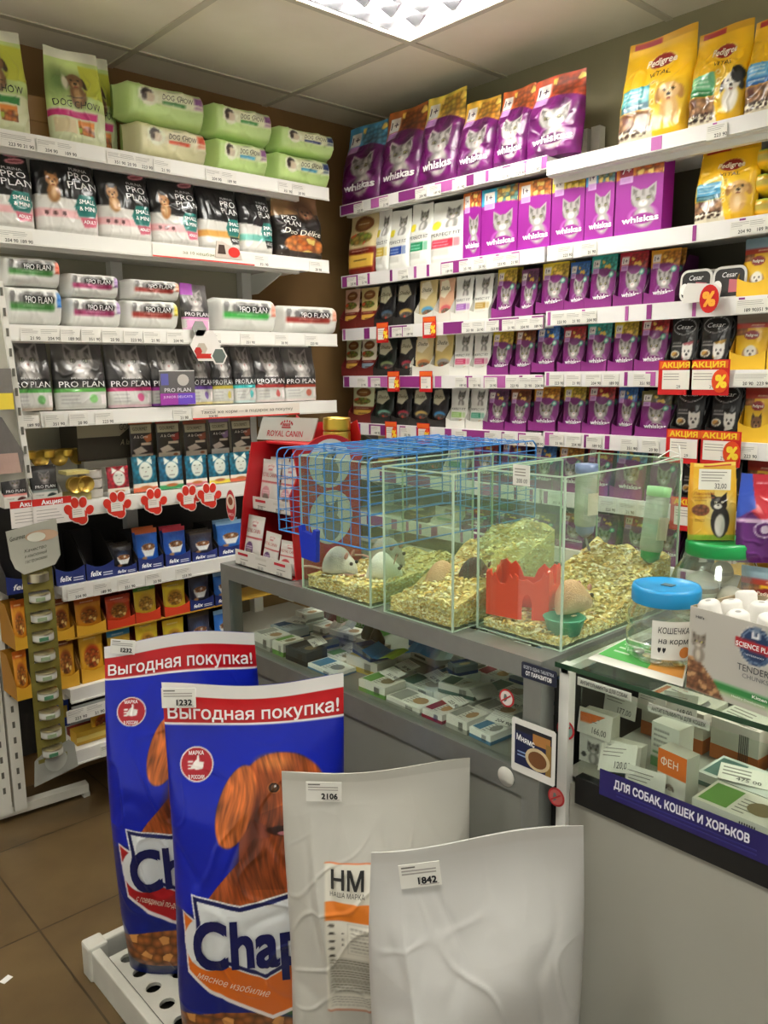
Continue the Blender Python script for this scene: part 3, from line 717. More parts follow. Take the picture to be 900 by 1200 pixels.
def a_science(A):
    A.U = A.U * 1.75; A.k *= 1.75
    A.fill('b9b6ae'); A.mix(A.V < .22, '2c7c3c'); A.mix(A.V < .12, 'a8b890'); A.mix(A.V < .075, 'c4c0b4')
    A.mix((A.V < .22) & (A.V > .205), 'd8d8cc')
    m = A.pm([(.0, .0), (.0, .40), (.1, .42), (.2, .32), (.32, .2), (.42, .05), (.46, 0)]); A.food(m, 22, '7a4c30', 'a06c48', 'c09468', 3)
    A.cat(.12, .60, .085, '8a8074', '4c443c', 'c8c0b0', chest=True)
    A.e(.76, .74, .19, .19, 'd0ccc8'); A.e(.76, .74, .18, .18, '16345c'); A.e(.76, .74, .16, .16, 'b8c4d0'); A.e(.76, .74, .152, .152, '16345c')
    A.p([(.53, .80), (.99, .77), (.99, .66), (.55, .69)], 'b01c24'); A.r(.71, .83, .80, .91, 'e0e0e4'); A.r(.74, .85, .77, .89, '16345c')
    for i in range(5): A.lines(.1 + i * .01, .18, .90 - i * .01, .95, 1, '3c3c3c', .0)
    A.t("SCIENCE PLAN", .76, .73, .055, 'f4f0f0', w=.42, bold=.02); A.t('TENDER', .75, .47, .075, '3a3a42', w=.34); A.t('CHUNKS', .78, .38, .05, '6a6a70', w=.28)
    A.t('Kitten', .84, .175, .035, 'f0f4ec', bold=.02, w=.16); A.t('Healthy Development', .72, .105, .024, 'f0f4ec', w=.36); A.t('VETERINARY', .76, .63, .02, 'd0d8e0', w=.2)
    A.t("Hill's", .13, .90, .03, '3c3c44', w=.1, bold=.02)
    A.T = [(a, u / 1.75, v, h, c, w / 1.75, kw) for a, u, v, h, c, w, kw in A.T]
def a_med(base, acc, word=None, pic=None, seed=0):
    def f(A):
        A.fill(base); A.r(0, .0, 1, .22, acc); A.r(.06, .30, .6, .36, acc, .8); A.lines(.08, .75, .42, .9, 4, '5a5a55', .6, seed)
        if pic: A.e(.75, .5, .18, .2, pic, soft=.3)
        if word: A.t(word, .45, .6, .2, '2c3c6c' if base != 'dc6c1c' else 'fbf0e4', w=.7, bold=.02)
    return f
# ---------------------------------------------------------------- the room
def wall_mat(name, c1, c2, sc):
    m, nt, N, L, b = new_mat(name)
    t = N.new('ShaderNodeTexCoord'); n = N.new('ShaderNodeTexNoise'); n.inputs['Scale'].default_value = sc; n.inputs['Detail'].default_value = 8
    r = N.new('ShaderNodeValToRGB'); r.color_ramp.elements[0].position = .35; r.color_ramp.elements[1].position = .7
    r.color_ramp.elements[0].color = (*lin(hexc(c1)), 1); r.color_ramp.elements[1].color = (*lin(hexc(c2)), 1)
    L.new(t.outputs['Object'], n.inputs['Vector']); L.new(n.outputs['Fac'], r.inputs['Fac']); L.new(r.outputs['Color'], b.inputs['Base Color'])
    b.inputs['Roughness'].default_value = .75; return m
def grid_mat(name, tile, c1, c2, grout, gw, ox, oy, rough, rand=0.04):
    """square tiles with joints, computed from world position"""
    m, nt, N, L, b = new_mat(name)
    t = N.new('ShaderNodeTexCoord'); s = N.new('ShaderNodeSeparateXYZ'); L.new(t.outputs['Object'], s.inputs[0])
    def mth(op, a, bb=None, c=None):
        q = N.new('ShaderNodeMath'); q.operation = op
        for i, x in enumerate((a, bb, c)):
            if x is None: continue
            if isinstance(x, (int, float)): q.inputs[i].default_value = x
            else: L.new(x, q.inputs[i])
        return q.outputs[0]
    es = []
    for ax, off in ((0, ox), (1, oy)):
        f = mth('FRACT', mth('DIVIDE', mth('SUBTRACT', s.outputs[ax], off), tile))
        e = mth('MINIMUM', f, mth('SUBTRACT', 1.0, f)); es.append(e)
    g = mth('LESS_THAN', mth('MINIMUM', es[0], es[1]), gw / tile / 2)
    n = N.new('ShaderNodeTexNoise'); n.inputs['Scale'].default_value = 7; n.inputs['Detail'].default_value = 9; L.new(t.outputs['Object'], n.inputs['Vector'])
    r = N.new('ShaderNodeValToRGB'); r.color_ramp.elements[0].color = (*lin(hexc(c1)), 1); r.color_ramp.elements[1].color = (*lin(hexc(c2)), 1)
    r.color_ramp.elements[0].position = .35; r.color_ramp.elements[1].position = .68
    L.new(n.outputs['Fac'], r.inputs['Fac'])
    mx = N.new('ShaderNodeMix'); mx.data_type = 'RGBA'; L.new(g, mx.inputs['Factor']); L.new(r.outputs['Color'], mx.inputs['A']); mx.inputs['B'].default_value = (*lin(hexc(grout)), 1)
    L.new(mx.outputs['Result'], b.inputs['Base Color']); b.inputs['Roughness'].default_value = rough
    bp = N.new('ShaderNodeBump'); bp.inputs['Strength'].default_value = .3; bp.inputs['Distance'].default_value = .002; bp.invert = True
    L.new(g, bp.inputs['Height']); L.new(bp.outputs['Normal'], b.inputs['Normal'])
    return m
X0, Y0 = -1.2, -1.6
mb = MB(); mb.box(X0, Y0, -.05, XW, YW, 0); struct(mb.build('floor', grid_mat('floor_tiles', .42, '54432a', '604e32', '382d1c', .005, .16, .24, .38)))
# ceiling of 0.6 m tiles with one opening for the lamp
LX0, LY0, TS = 1.262, 1.305, .60
CX, CY = 1.862, 1.905
holes = [(LX0, LY0), (LX0, LY0 - 1.8), (LX0 - 1.8, LY0), (LX0 - 1.8, LY0 - 1.8)]
mb = MB(); xs = sorted(set([X0, XW] + [h[0] for h in holes] + [h[0] + TS for h in holes])); ys = sorted(set([Y0, YW] + [h[1] for h in holes] + [h[1] + TS for h in holes]))
for i in range(len(xs) - 1):
    for j in range(len(ys) - 1):
        if any(abs(xs[i] - h[0]) < 1e-6 and abs(ys[j] - h[1]) < 1e-6 for h in holes): continue
        mb.box(xs[i], ys[j], CEIL, xs[i + 1], ys[j + 1], CEIL + .12)
struct(mb.build('ceiling', grid_mat('ceiling_tiles', .6, 'ece6d0', 'f2ecd8', 'bcb69e', .011, CX, CY, .8)))
# tile grid bars standing slightly proud of the tiles
mb = MB()
k = -6
for k in range(-5, 2):
    x = CX + .6 * k
    if X0 < x < XW: mb.box(x - .011, Y0, CEIL - .004, x + .011, YW, CEIL + .001, 'c8c2ac')
for k in range(-5, 3):
    y = CY + .6 * k
    if Y0 < y < YW: mb.box(X0, y - .011, CEIL - .0042, XW, y + .011, CEIL + .001, 'c8c2ac')
struct(mb.build('trim_1', 'card'))
WM = wall_mat('brown_wall', '7a5c34', '8a6a3e', 2.2); WG = wall_mat('plain_wall', '8c8768', '979274', 2)
mb = MB(); mb.box(X0 - .1, YW, 0, XW + .1, YW + .1, CEIL + .1); struct(mb.build('wall_left', WM))
mb = MB(); mb.box(XW, Y0 - .1, 0, XW + .1, YW, CEIL + .1); struct(mb.build('wall_right', WG))

# ---------------------------------------------------------------- recessed louvre lamps (first one in view, the other three unseen, added to light the room)
emi, nt, N, L, b = new_mat('lamp_tube'); b.inputs['Emission Color'].default_value = (1, .96, .86, 1); b.inputs['Emission Strength'].default_value = 80
emi2, nt, N, L, b = new_mat('lamp_reflector'); b.inputs['Base Color'].default_value = (.9, .9, .88, 1); b.inputs['Emission Color'].default_value = (1, .97, .90, 1); b.inputs['Emission Strength'].default_value = 15
louv = plain('louvre_aluminium', 'b4b4ba', .22, metal=1.0)
lamps = ['louvred ceiling lamp set in the tiles above the corner shelves', 'louvred ceiling lamp above the end of the counters', 'louvred ceiling lamp above the aisle by the shelving', 'louvred ceiling lamp over the shop entrance side']
for i, (hx, hy) in enumerate(holes):
    t = thing('ceiling_lamp', lamps[i], 'lamp', (hx + .3, hy + .3, CEIL))
    mb = MB(); e = .292
    for a in (0, 1):
        for q in (-1, 1):
            if a: mb.box(-.3, q * .296 - .004, 0, .3, q * .296 + .004, .09, 'd8d8d4')
            else: mb.box(q * .296 - .004, -.3, 0, q * .296 + .004, .3, .09, 'd8d8d4')
    mb.build('frame', 'white_metal', t)
    mb = MB(); mb.box(-.295, -.295, .088, .295, .295, .092); mb.build('reflector', emi2, t)
    mb = MB()
    for k in range(4): mb.cyl((-.28, -.2175 + .145 * k, .062), (.28, -.2175 + .145 * k, .062), .009, n=8)
    mb.build('tube', emi, t)
    mb = MB()
    for k in range(5):                   # long v-shaped blades
        y = -.29 + .145 * k; mb.prism([(y - .004, .0), (y + .004, .0), (y + .016, .05), (y - .016, .05)] if 0 else [(y, .006), (y + .008, .045), (y - .008, .045)], -.29, .29, 'c8c8cc', 'x')
    for k in range(4):                   # cross blades cut to a v
        for q in range(6):
            x = -.25 + .1 * q; y = -.2175 + .145 * k
            yt, yb_ = .046, .006
            mb.add([(x - .009, y - yt, .04), (x - .009, y + yt, .04), (x + .009, y - yt, .04), (x + .009, y + yt, .04), (x, y - yb_, .004), (x, y + yb_, .004)], [(0, 1, 5, 4), (3, 2, 4, 5), (0, 4, 2), (1, 3, 5)], 'b8b8bc')
    mb.build('louvre', louv, t)

# ---------------------------------------------------------------- shelving
def shelf_unit_left():
    t = thing('wall_shelving', 'tall white metal shelving unit along the left wall, full of pet food', 'shelving', (0, 0, 0))
    x0, x1 = .55, 1.885
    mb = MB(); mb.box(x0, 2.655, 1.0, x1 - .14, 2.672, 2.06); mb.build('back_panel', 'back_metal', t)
    mb = MB(); mb.box(x0, 2.655, .12, x1 - .14, 2.672, 1.0); mb.build('lower_back_panel', 'dark_back', t)  # shadow behind the lower rows painted as a black panel
    for x in (x0 + .01, 1.215, x1 - .17):
        mb = MB(); mb.box(x - .02, 2.62, 0, x + .02, 2.655, 2.08); mb.build('upright', 'white_metal', t)
    Z = [(1.985, 1.875, .285), (1.741, 1.868, .285), (1.488, 1.898, .30), (1.252, 1.89, .30), (.990, 1.88, .30), (.745, 1.88, .30), (.430, 1.88, .30), (.235, 1.88, .30)]
    for z, xe, d in Z:
        xs = .83 if z < 1.3 else .5
        if z < .8: xs = .85
        mb = MB(); mb.box(xs, YF + .004, z - .024, xe, YF + .32, z)
        # underside lip and end cheek
        mb.box(xs, YF + .05, z - .045, xe - .09, YF + .07, z - .02)
        sh = mb.build('shelf', 'white_metal', t)
        mb = MB(); mb.box(xs, YF - .004, z - .04, xe, YF + .005, z + .002, 'e9e8e2'); mb.box(xs, YF - .007, z - .042, xe, YF - .003, z - .037, 'd8d6ce')
        if abs(z - .43) < .01: mb.box(xs, YF - .006, z - .10, xe, YF - .001, z - .052, '8d8f8c')
        mb.build('price_rail', 'card', sh)
        mb = MB(); mb.prism([(YF + .06, z - .03), (YF + .31, z - .03), (YF + .31, z - .10), (YF + .25, z - .10)], xe - .135, xe - .13, 'd8d6ce', 'x'); mb.build('bracket', 'white_metal', sh)
    return Z
ZL = [z[0] for z in shelf_unit_left()]
ZR1 = [1.968, 1.712, 1.516, 1.338, 1.160, .985, .81, .63, .43]
ZR2 = [1.945, 1.712, 1.524, 1.346, 1.166, .985, .81, .63, .43]
YB = 1.522
def shelf_unit_right(y0, y1, Z, lab, wide):
    t = thing('wall_shelving', lab, 'shelving')
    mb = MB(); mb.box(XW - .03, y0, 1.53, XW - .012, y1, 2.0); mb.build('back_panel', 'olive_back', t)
    mb = MB(); mb.box(XW - .03, y0, .1, XW - .012, y1, 1.53); mb.build('lower_back_panel', 'dark_back', t)  # near-black stands in for the shadow behind the pouch rows
    for y in (y0 + .02, y1 - .02):
        mb = MB(); mb.box(XW - .06, y - .015, 0, XW - .03, y + .015, 2.08); mb.build('upright', 'white_metal', t)
    for i, z in enumerate(Z):
        xf = XF - (.012 if (wide and i == 0) else 0); th = .04 if (wide and i == 0) else .022
        mb = MB(); mb.box(xf + .004, y0 + .003, z - th, XW - .03, y1 - .003, z)
        mb.box(xf + .03, y0 + .003, z - th - .015, xf + .05, y1 - .003, z - th + .002)
        sh = mb.build('shelf', 'white_metal', t)
        mb = MB(); hgt = .042 if i else .036
        mb.box(xf - .004, y0 + .003, z - hgt, xf + .005, y1 - .003, z + .002, 'e8e6e4')
        # purple advertising strips in the rail
        r = random.Random(i * 7 + int(wide)); y = y1 - .01
        while y > y0 + .02:
            wdt = r.choice([.012, .03, .09, .12]) if not wide else r.choice([.01, .015, .03])
            if (not wide or r.random() < .55) and not (wide and i in (0, 1) and y > 1.2): mb.box(xf - .0052, max(y0, y - wdt), z - hgt + .003, xf - .0038, y, z - .001, r.choice(['8c2a7c', '7c2470', 'b05aa0']))
            y -= wdt + r.choice([.05, .055, .11])
        mb.build('price_rail', 'card', sh)
        for y in (y0 + .012, y1 - .012):
            mb = MB(); mb.prism([(xf + .03, z - th), (XW - .04, z - th), (XW - .04, z - th - .09), (xf + .17, z - th - .07)], y - .003, y + .003, 'e8e6e0', 'y')
            mb.build('bracket', 'white_metal', sh)
shelf_unit_right(YB + .002, 2.478, ZR1, 'white metal shelving on the right wall, section next to the corner', False)
shelf_unit_right(.30, YB - .002, ZR2, 'white metal shelving on the right wall, section behind the second counter', True)
# ---------------------------------------------------------------- make one of each pack
pk = pack
P_, O_, Y_, B_, R_, T_ = '6c2464', 'c8642c', 'e4c040', '3c8cc4', 'b02434', '2ca89c'
W2 = dict(nu=44)
for n, a, b in (('wb_blue', '4a98c4', '6aa8c4'), ('wb_brown', 'a85c28', '8c4420'), ('wb_yellow', 'e4c850', 'c89030'), ('wb_gold', 'd8a838', 'c07c28'), ('wb_orange', 'c4602c', 'a84c20'), ('wb_red', 'b84c2c', '9c3c1c')):
    pk(n, 'bag', a_whiskas(a, b, base='5c1056', big=True, deep=True), .13, .24, .07, side='4e0e48', seed=len(n), wr=.16, **W2)
for n, a, b, num in (('wx_orange', 'd87430', 'c85c20', '1+'), ('wx_teal', '2c9cc0', 'd88c30', '1+'), ('wx_gold', 'd8883c', 'c86c28', '1+'), ('wx_yellow', 'e8cc28', 'd0a02c', '1+'), ('wx_blue', '3c98cc', 'c89c4c', '1+'), ('wx_senior', 'd07c2c', 'c05820', '7+')):
    pk(n, 'box', a_whiskas_box(a, b, num, 'f4ece6' if num == '1+' else '8c1430'), .125, .215, .055, nu=40, side='981a92', mat='card')
for n, a, b in (('wp_yellow', 'e6cc34', 'c8a040'), ('wp_blue', '2c68b8', '4c88c8'), ('wp_teal', '34b0a4', '58b8ac'), ('wp_red', 'b01c30', 'c44038'), ('wp_orange', 'e09c2c', 'c87c2c'), ('wp_brown', '94502c', '7c3c20'), ('wp_sky', '5ca8dc', '88b8d0'), ('wp_plum', '7c4470', '6c3860'), ('wp_olive', '6c6434', '584c28')):
    pk(n, 'pouch', a_whiskas(a, b, base='74206e'), .088, .132, .016, nu=34, side='541650', seed=len(n), wr=.25)
pk('pf_yellow', 'bag', a_perfect('d8b83c'), .10, .20, .04, nu=34, side='dcdcd6'); pk('pf_blue', 'bag', a_perfect('24489c'), .10, .20, .04, nu=34, side='dcdcd6')
pk('pf_green', 'bag', a_perfect('1c8c5c'), .10, .20, .04, nu=34, side='dcdcd6'); pk('pf_red', 'bag', a_perfect('c42c44'), .12, .21, .045, nu=38, side='dcdcd6')
for n, c in (('pp_purple', '9c5cb4'), ('pp_gold', 'b89440'), ('pp_pink', 'c83c68'), ('pp_rose', 'b44470'), ('pp_lime', '88b45c'), ('pp_green', '2c8c6c')):
    pk(n, 'pouch', a_perfect(c, True), .085, .13, .014, nu=30, side='dcdcd6', wr=.2)
pk('good_bag', 'bag', a_goodie(), .13, .2, .05, nu=34, side='8c6c4c'); pk('good_pink', 'pouch', a_goodie('dcb8a0'), .07, .12, .014, nu=28, side='6c1c14')
pk('good_gold', 'pouch', a_goodie('d8c488'), .07, .12, .014, nu=28, side='6c1c14'); pk('good_green', 'pouch', a_goodie('d8dcb4', '6c1c10', 'e0b850'), .08, .13, .014, nu=28, side='6c1c14'); pk('good_blue', 'pouch', a_goodie('e4dcc8', '741810', '8ca8b8'), .07, .12, .014, nu=28, side='6c1c14')
for n, b, c in (('sh_black', '17161a', '4c6478'), ('sh_dusk', '17161a', 'b89c54'), ('sh_forest', '1c2620', '8c9c6c'), ('sh_wine', '17161a', '9c2c40'), ('sh_sky', 'c8b47c', '4c98c8'), ('sh_rose', 'd8a888', 'd05c64'), ('sh_cream', 'd8c48c', 'c87c44'), ('sh_sand', 'd0b870', '8c8c8c'), ('sh_blue', '17161a', '2c88c4'), ('sh_mint', '1c2620', '6c9c8c')):
    pk(n, 'pouch', a_sheba(b, c), .078, .128, .014, nu=30, side='26231e' if b[0] == '1' else 'b8a068', wr=.25)
pk('ces_rose', 'pouch', a_cesar('d06c78'), .098, .14, .018, nu=36, side='141414', wr=.2); pk('ces_gold', 'pouch', a_cesar('d8a83c'), .098, .14, .018, nu=36, side='141414', wr=.2); pk('ces_plain', 'pouch', a_cesar(None), .098, .14, .018, nu=36, side='141414', wr=.2)
pk('ped_mint', 'bag', a_pedigree('4ca8b0', '14586c', 'retriever'), .17, .26, .07, nu=54, side='c89414', seed=3, wr=.2)
pk('ped_green', 'bag', a_pedigree('6cb888', '14743c', 'spotted', '2,2кг'), .17, .26, .07, nu=54, side='c89414', seed=4, wr=.2)
pk('ped_sky', 'bag', a_pedigree('5ca8d8', '1c64a8', 'hound'), .17, .26, .07, nu=54, side='c89414', seed=5, wr=.2)
pk('ped_small', 'bag', a_pedigree('5ca8d0', '14586c', 'retriever'), .14, .19, .06, nu=50, side='c89414', seed=6, wr=.22)
pk('pdp_grey', 'pouch', a_ped_pouch('7c94a0'), .10, .145, .018, nu=34, side='c89414'); pk('pdp_red', 'pouch', a_ped_pouch('8c7c70'), .10, .145, .018, nu=34, side='c89414'); pk('pdp_terrier', 'pouch', a_ped_pouch('a83428', '7a5638', 'up'), .10, .145, .018, nu=34, side='c89414')
def a_ped_flat(A): A.fill('dca818'); A.mix(A.V > .75, '8cb84c'); A.mix((A.V > .45) & (A.V < .6), '3c78a8', .6); A.noise(3, .15, 3); A.t('Pedigree', .6, .3, .2, '8a1418', w=.4)
pk('ped_flat', 'loaf', a_ped_flat, .14, .035, .10, nu=30, side='c89414')
# left wall
for n, c, pn, d in (('pd_rose1', 'e2a4a8', 'c86478', 'a87444'), ('pd_rose2', 'e2a4a8', 'c86478', '9c6c3c'), ('pd_rose3', 'e2a4a8', 'b85468', 'b08050'), ('pd_amber', 'd8983c', '1c1c1c', None), ('pd_teal', '58b0a0', '1c1c1c', None)):
    pk(n, 'bag', a_plan_dog(c, pn, d), .15, .215, .07, nu=50, side='101010', seed=len(n) + ord(n[-1]), wr=.16)
pk('delice', 'bag', a_delice, .15, .19, .07, nu=50, side='1c140e', seed=4, wr=.2)
for n, a, b in (('pc_green', '4c9c44', 'b8a898'), ('pc_lime', '5ca84c', 'b8b8b0'), ('pc_magenta', 'b02c64', 'c8a8b0'), ('pc_violet', 'a02c8c', '8c3ca8'), ('pc_lilac', '5c3c8c', 'c8b878'), ('pc_yellow', 'b8a83c', 'd0c8a0'), ('pc_teal', '2ca8a8', 'b8ccc8'), ('pc_red', 'a83430', 'd0c4c0'), ('pc_rust', 'a03c28', 'd8ccc8')):
    pk(n, 'bag', a_plan_cat(a, b), .15, .2, .05, nu=50, side='4a4846', seed=len(n) + ord(n[-1]), wr=.2)
def a_small(A): a_plan_cat('c87cb0', 'd8a8c8')(A); A.r(0, .76, .45, 1, '9c4ca8'); A.r(.1, .02, .9, .22, 'd8a0c4')
pk('pc_sachet', 'bag', a_small, .085, .12, .03, nu=34, side='8c8c84')
for n, a, b in (('pl_orange', '3c7c34', 'e8684c'), ('pl_blue', '3c7c34', '1c68b8'), ('pl_lilac', '9c2c5c', 'a884c0'), ('pl_mauve', '94305c', 'b094c8'), ('pl_peach', '8c2418', 'e89470'), ('pl_yellow', '8c2418', 'dcc83c'), ('pl_green', '349c3c', 'e8947c'), ('pl_rust', '8c2418', 'e8a084')):
    pk(n, 'loaf', a_plan_loaf(a, b), .20, .075, .13, nu=50, side='c8c8c2', mat='film2')
for n, bs, lb, a, b in (('cl_violet', 'bcd88c', 'dce0bc', '3c7c34', '7c4c80'), ('cl_cream', 'd2cfa4', 'ded8b8', 'c84828', 'c84828'), ('cl_leaf', 'bcd88c', 'dce0bc', '3c8c3c', '7c4c80'), ('cl_sky', 'b8d486', 'd8dcb8', '3c98b8', '7c4c80'), ('cl_navy', 'bcd88c', 'dce0bc', '2c3c68', '24386c'), ('cl_azure', 'b8d486', 'd8dcb8', '3c98b8', '24386c')):
    pk(n, 'loaf', a_chow_loaf(bs, lb, a, b), .22, .10, .15, nu=50, side='8cac54', mat='film2')
pk('cb_pink', 'bag', a_chow_bag('c82c78'), .16, .25, .07, nu=54, side='a8b87c', seed=3, wr=.25); pk('cb_green', 'bag', a_chow_bag('3c8c44'), .16, .25, .07, nu=54, side='a8b87c', seed=8, wr=.25)
for n, c, l in (('gm_orange', 'c86c34', 1), ('gm_red', 'a82c24', 1), ('gm_rust', 'a8583c', 1), ('gm_lilac', '9c7cac', 0)):
    pk(n, 'pouch', a_gourmet(c, l), .075, .12, .012, nu=32, side='2a231a', wr=.15)
for n, b, c in (('cf_red', '8c1c28', 'd8d8d4'), ('cf_teal', '14586c', 'd0603c'), ('cf_teal2', '14506c', '2c8c50'), ('cf_teal3', '145c74', 'c86c78'), ('cf_teal4', '145870', 'e0cc3c')):
    pk(n, 'pouch', a_catface(b, c), .08, .13, .014, nu=30, side='143c50', wr=.2)
for n, t, w, bs in (('fx_orange', 'b8582c', 'felix', '2058b0'), ('fx_red', 'b02c3c', 'felix', '1c4ca4'), ('fx_dark', '3c3428', 'felix', '2c2c3c'), ('fx_pale', '8cb8dc', 'felix', '2c68b8'), ('fx_black', '201c18', 'felix', '14141c')):
    pk(n, 'pouch', a_felix(t, bs, w), .088, .13, .014, nu=32, side='14246c', wr=.25)
for n, a, b, c in (('st_orange', 'c8641c', 'a8541c', 'd89024'), ('st_brown', '7c3c1c', '8c4420', 'd8a02c'), ('st_red', 'a8341c', '9c6428', 'c84820'), ('st_green', '4c8c3c', 'c89c3c', 'd8b834'), ('st_yellow', 'e0b82c', 'b8842c', 'e0c434'), ('st_gold', 'd8a834', 'a8381c', 'dca428'), ('st_blue', '3c88b0', 'b88c3c', 'd0a834')):
    pk(n, 'pouch', a_stew(a, b, c), .085, .13, .016, nu=30, side='b07c1c', wr=.25)
pk('plp_rose', 'pouch', a_plan_pouch('e08c84'), .088, .12, .012, nu=32, side='2c2b2b'); pk('plp_grey', 'pouch', a_plan_pouch('7c8c88'), .088, .12, .012, nu=32, side='2c2b2b')

# ---------------------------------------------------------------- price tags
TAGN = {}
def make_tag(n, num, seed, w=.052, h=.034):
    mb = MB(); mb.box(-w / 2, -.0006, 0, w / 2, .0006, h, 'e6e4dc'); r = random.Random(seed)
    for i in range(3): mb.box(-w * .44, -.0009, h * (.86 - .12 * i), -w * .44 + w * r.uniform(.5, .85), -.0006, h * (.86 - .12 * i) + h * .035, 'a09c96')
    mb.box(-w * .44, -.0009, h * .48, w * .1, -.0006, h * .49, 'a09c96')
    flat_text(mb, num, (w * .2, -.001, h * .24), (1, 0, 0), (0, 0, 1), h * .24, '2c2c2c', bold=.01)
    o = mb.build('price_tag', 'paper'); TAGN[n] = o.data; bpy.data.objects.remove(o)
for i, s in enumerate(['223 90', '21 90', '204 90', '189 90', '351 90', '20 90']): make_tag(i, s, i)
def ptag(kind, loc, rz, label, group, rx=0.0, ry=0.0, name='price_tag', s=1.0):
    o = bpy.data.objects.new(name, TAGN[kind]); link(o); o.location = loc; o.rotation_euler = (rx, ry, rz); o.scale = (s, 1, s)
    return tag(o, label, 'price tag', group)
def promo(n, head, w, h, pct):
    """red offer card with a white ticket and yellow lettering"""
    mb = MB(); mb.prism([(-w / 2, 0), (w / 2, 0), (w / 2, h), (-w / 2, h)], -.0008, .0008, 'c01c1c'); mb.box(-w * .38, -.0013, h * .16, w * (.30 if pct else .40), -.0008, h * .72, 'ece6dc')
    mb.box(-w * .46, -.0012, h * .76, w * .46, -.0008, h * .97, 'dc5c1c')
    for i in range(3): mb.box(-w * .34, -.0016, h * (.6 - .08 * i), w * .1, -.0013, h * (.62 - .08 * i), '9c9690')
    if head: flat_text(mb, head, (0, -.0018, h * .865), (1, 0, 0), (0, 0, 1), h * .15, 'f0c830', w * .8, bold=.03)
    if pct:
        mb.prism([(w * .3 + w * .2 * math.cos(a), h * .4 + h * .33 * math.sin(a)) for a in np.linspace(0, 2 * PI, 16, endpoint=False)], -.0022, -.0012, 'd8481c')
        flat_text(mb, '%', (w * .32, -.0026, h * .4), (1, 0, 0), (0, 0, 1), h * .34, 'f4d038', bold=.04)
    flat_text(mb, '29', (w * .1, -.0018, h * .24), (1, 0, 0), (0, 0, 1), h * .09, '2c2c2c')
    o = mb.build('offer_card', 'paper'); TAGN[n] = o.data; bpy.data.objects.remove(o)
promo('pr_sale', 'АКЦИЯ', .098, .090, False); promo('pr_pct', '', .062, .072, True); promo('pr_plain', '', .062, .072, False); promo('pr_salepct', 'АКЦИЯ', .112, .090, True)
mb = MB(); mb.prism([(.5 * .05 * 2 * math.cos(a) * .5, .07 / 2 + .035 * math.sin(a)) for a in np.linspace(0, 2 * PI, 20, endpoint=False)], -.0008, .0008, 'b81818'); flat_text(mb, '%', (0, -.0015, .035), (1, 0, 0), (0, 0, 1), .034, 'f4a838', bold=.04)
o = mb.build('discount_sign', 'paper'); TAGN['pr_round'] = o.data; bpy.data.objects.remove(o)

# ---------------------------------------------------------------- display trays that hold pouches
def tray_mesh(key, w, h, d, col, lip=.24, inner=None, txt=None, txc='ffffff', round_=False):
    mb = MB(); th = .0012
    mb.box(-w / 2, -d, 0, w / 2, 0, th, col)
    ci = inner or col
    lh = h * lip
    # front lip with a dip in the middle
    n = 9; pts = [(-w / 2, 0), (w / 2, 0)] + [(w / 2 - w * i / n, lh * (1 - .28 * math.sin(PI * i / n))) for i in range(n + 1)]
    mb.prism(pts, -d - th, -d, col)
    mb.prism([(-w / 2, 0), (w / 2, 0), (w / 2, h * .9), (-w / 2, h * .9)], -th, 0, ci)
    for q in (-1, 1):
        mb.prism([(-d, 0), (0, 0), (0, h * .9), (-d * .45, h * .9), (-d, lh)], q * w / 2 - th / 2, q * w / 2 + th / 2, ci, 'x')
    if txt: flat_text(mb, txt, (-w * .18, -d - th - .0006, lh * .36), (1, 0, 0), (0, 0, 1), lh * .3, txc, w * .4, bold=.02, italic=.2); mb.box(w * .08, -d - th - .0005, lh * .3, w * .42, -d - th, lh * .36, 'c8ccd8'); mb.box(w * .08, -d - th - .0005, lh * .16, w * .42, -d - th, lh * .22, 'c8ccd8')
    o = mb.build(key, 'card'); _PK[key] = (o.data, w, h, d); bpy.data.objects.remove(o)
TD = .12
tray_mesh('tray_purple', .094, .125, TD, '741c6a', inner='4c1044'); tray_mesh('tray_white', .085, .12, TD, 'd8d6ce'); tray_mesh('tray_black', .08, .11, TD, '1c1a18', lip=.25)
tray_mesh('tray_wine', .07, .11, TD, '641812', lip=.3); tray_mesh('tray_yellow', .10, .125, TD, 'dcb024', inner='b88c1c', lip=.34); tray_mesh('tray_felix', .095, .15, .16, '182868', inner='1c1814', lip=.36, txt='felix')
tray_mesh('tray_orange', .095, .125, TD, 'cc3c1c', inner='8c3418', lip=.34); tray_mesh('tray_gold', .095, .125, TD, 'd8a42c', inner='a8741c', lip=.34); tray_mesh('tray_offwhite', .085, .11, TD, 'd0cec4', lip=.3)

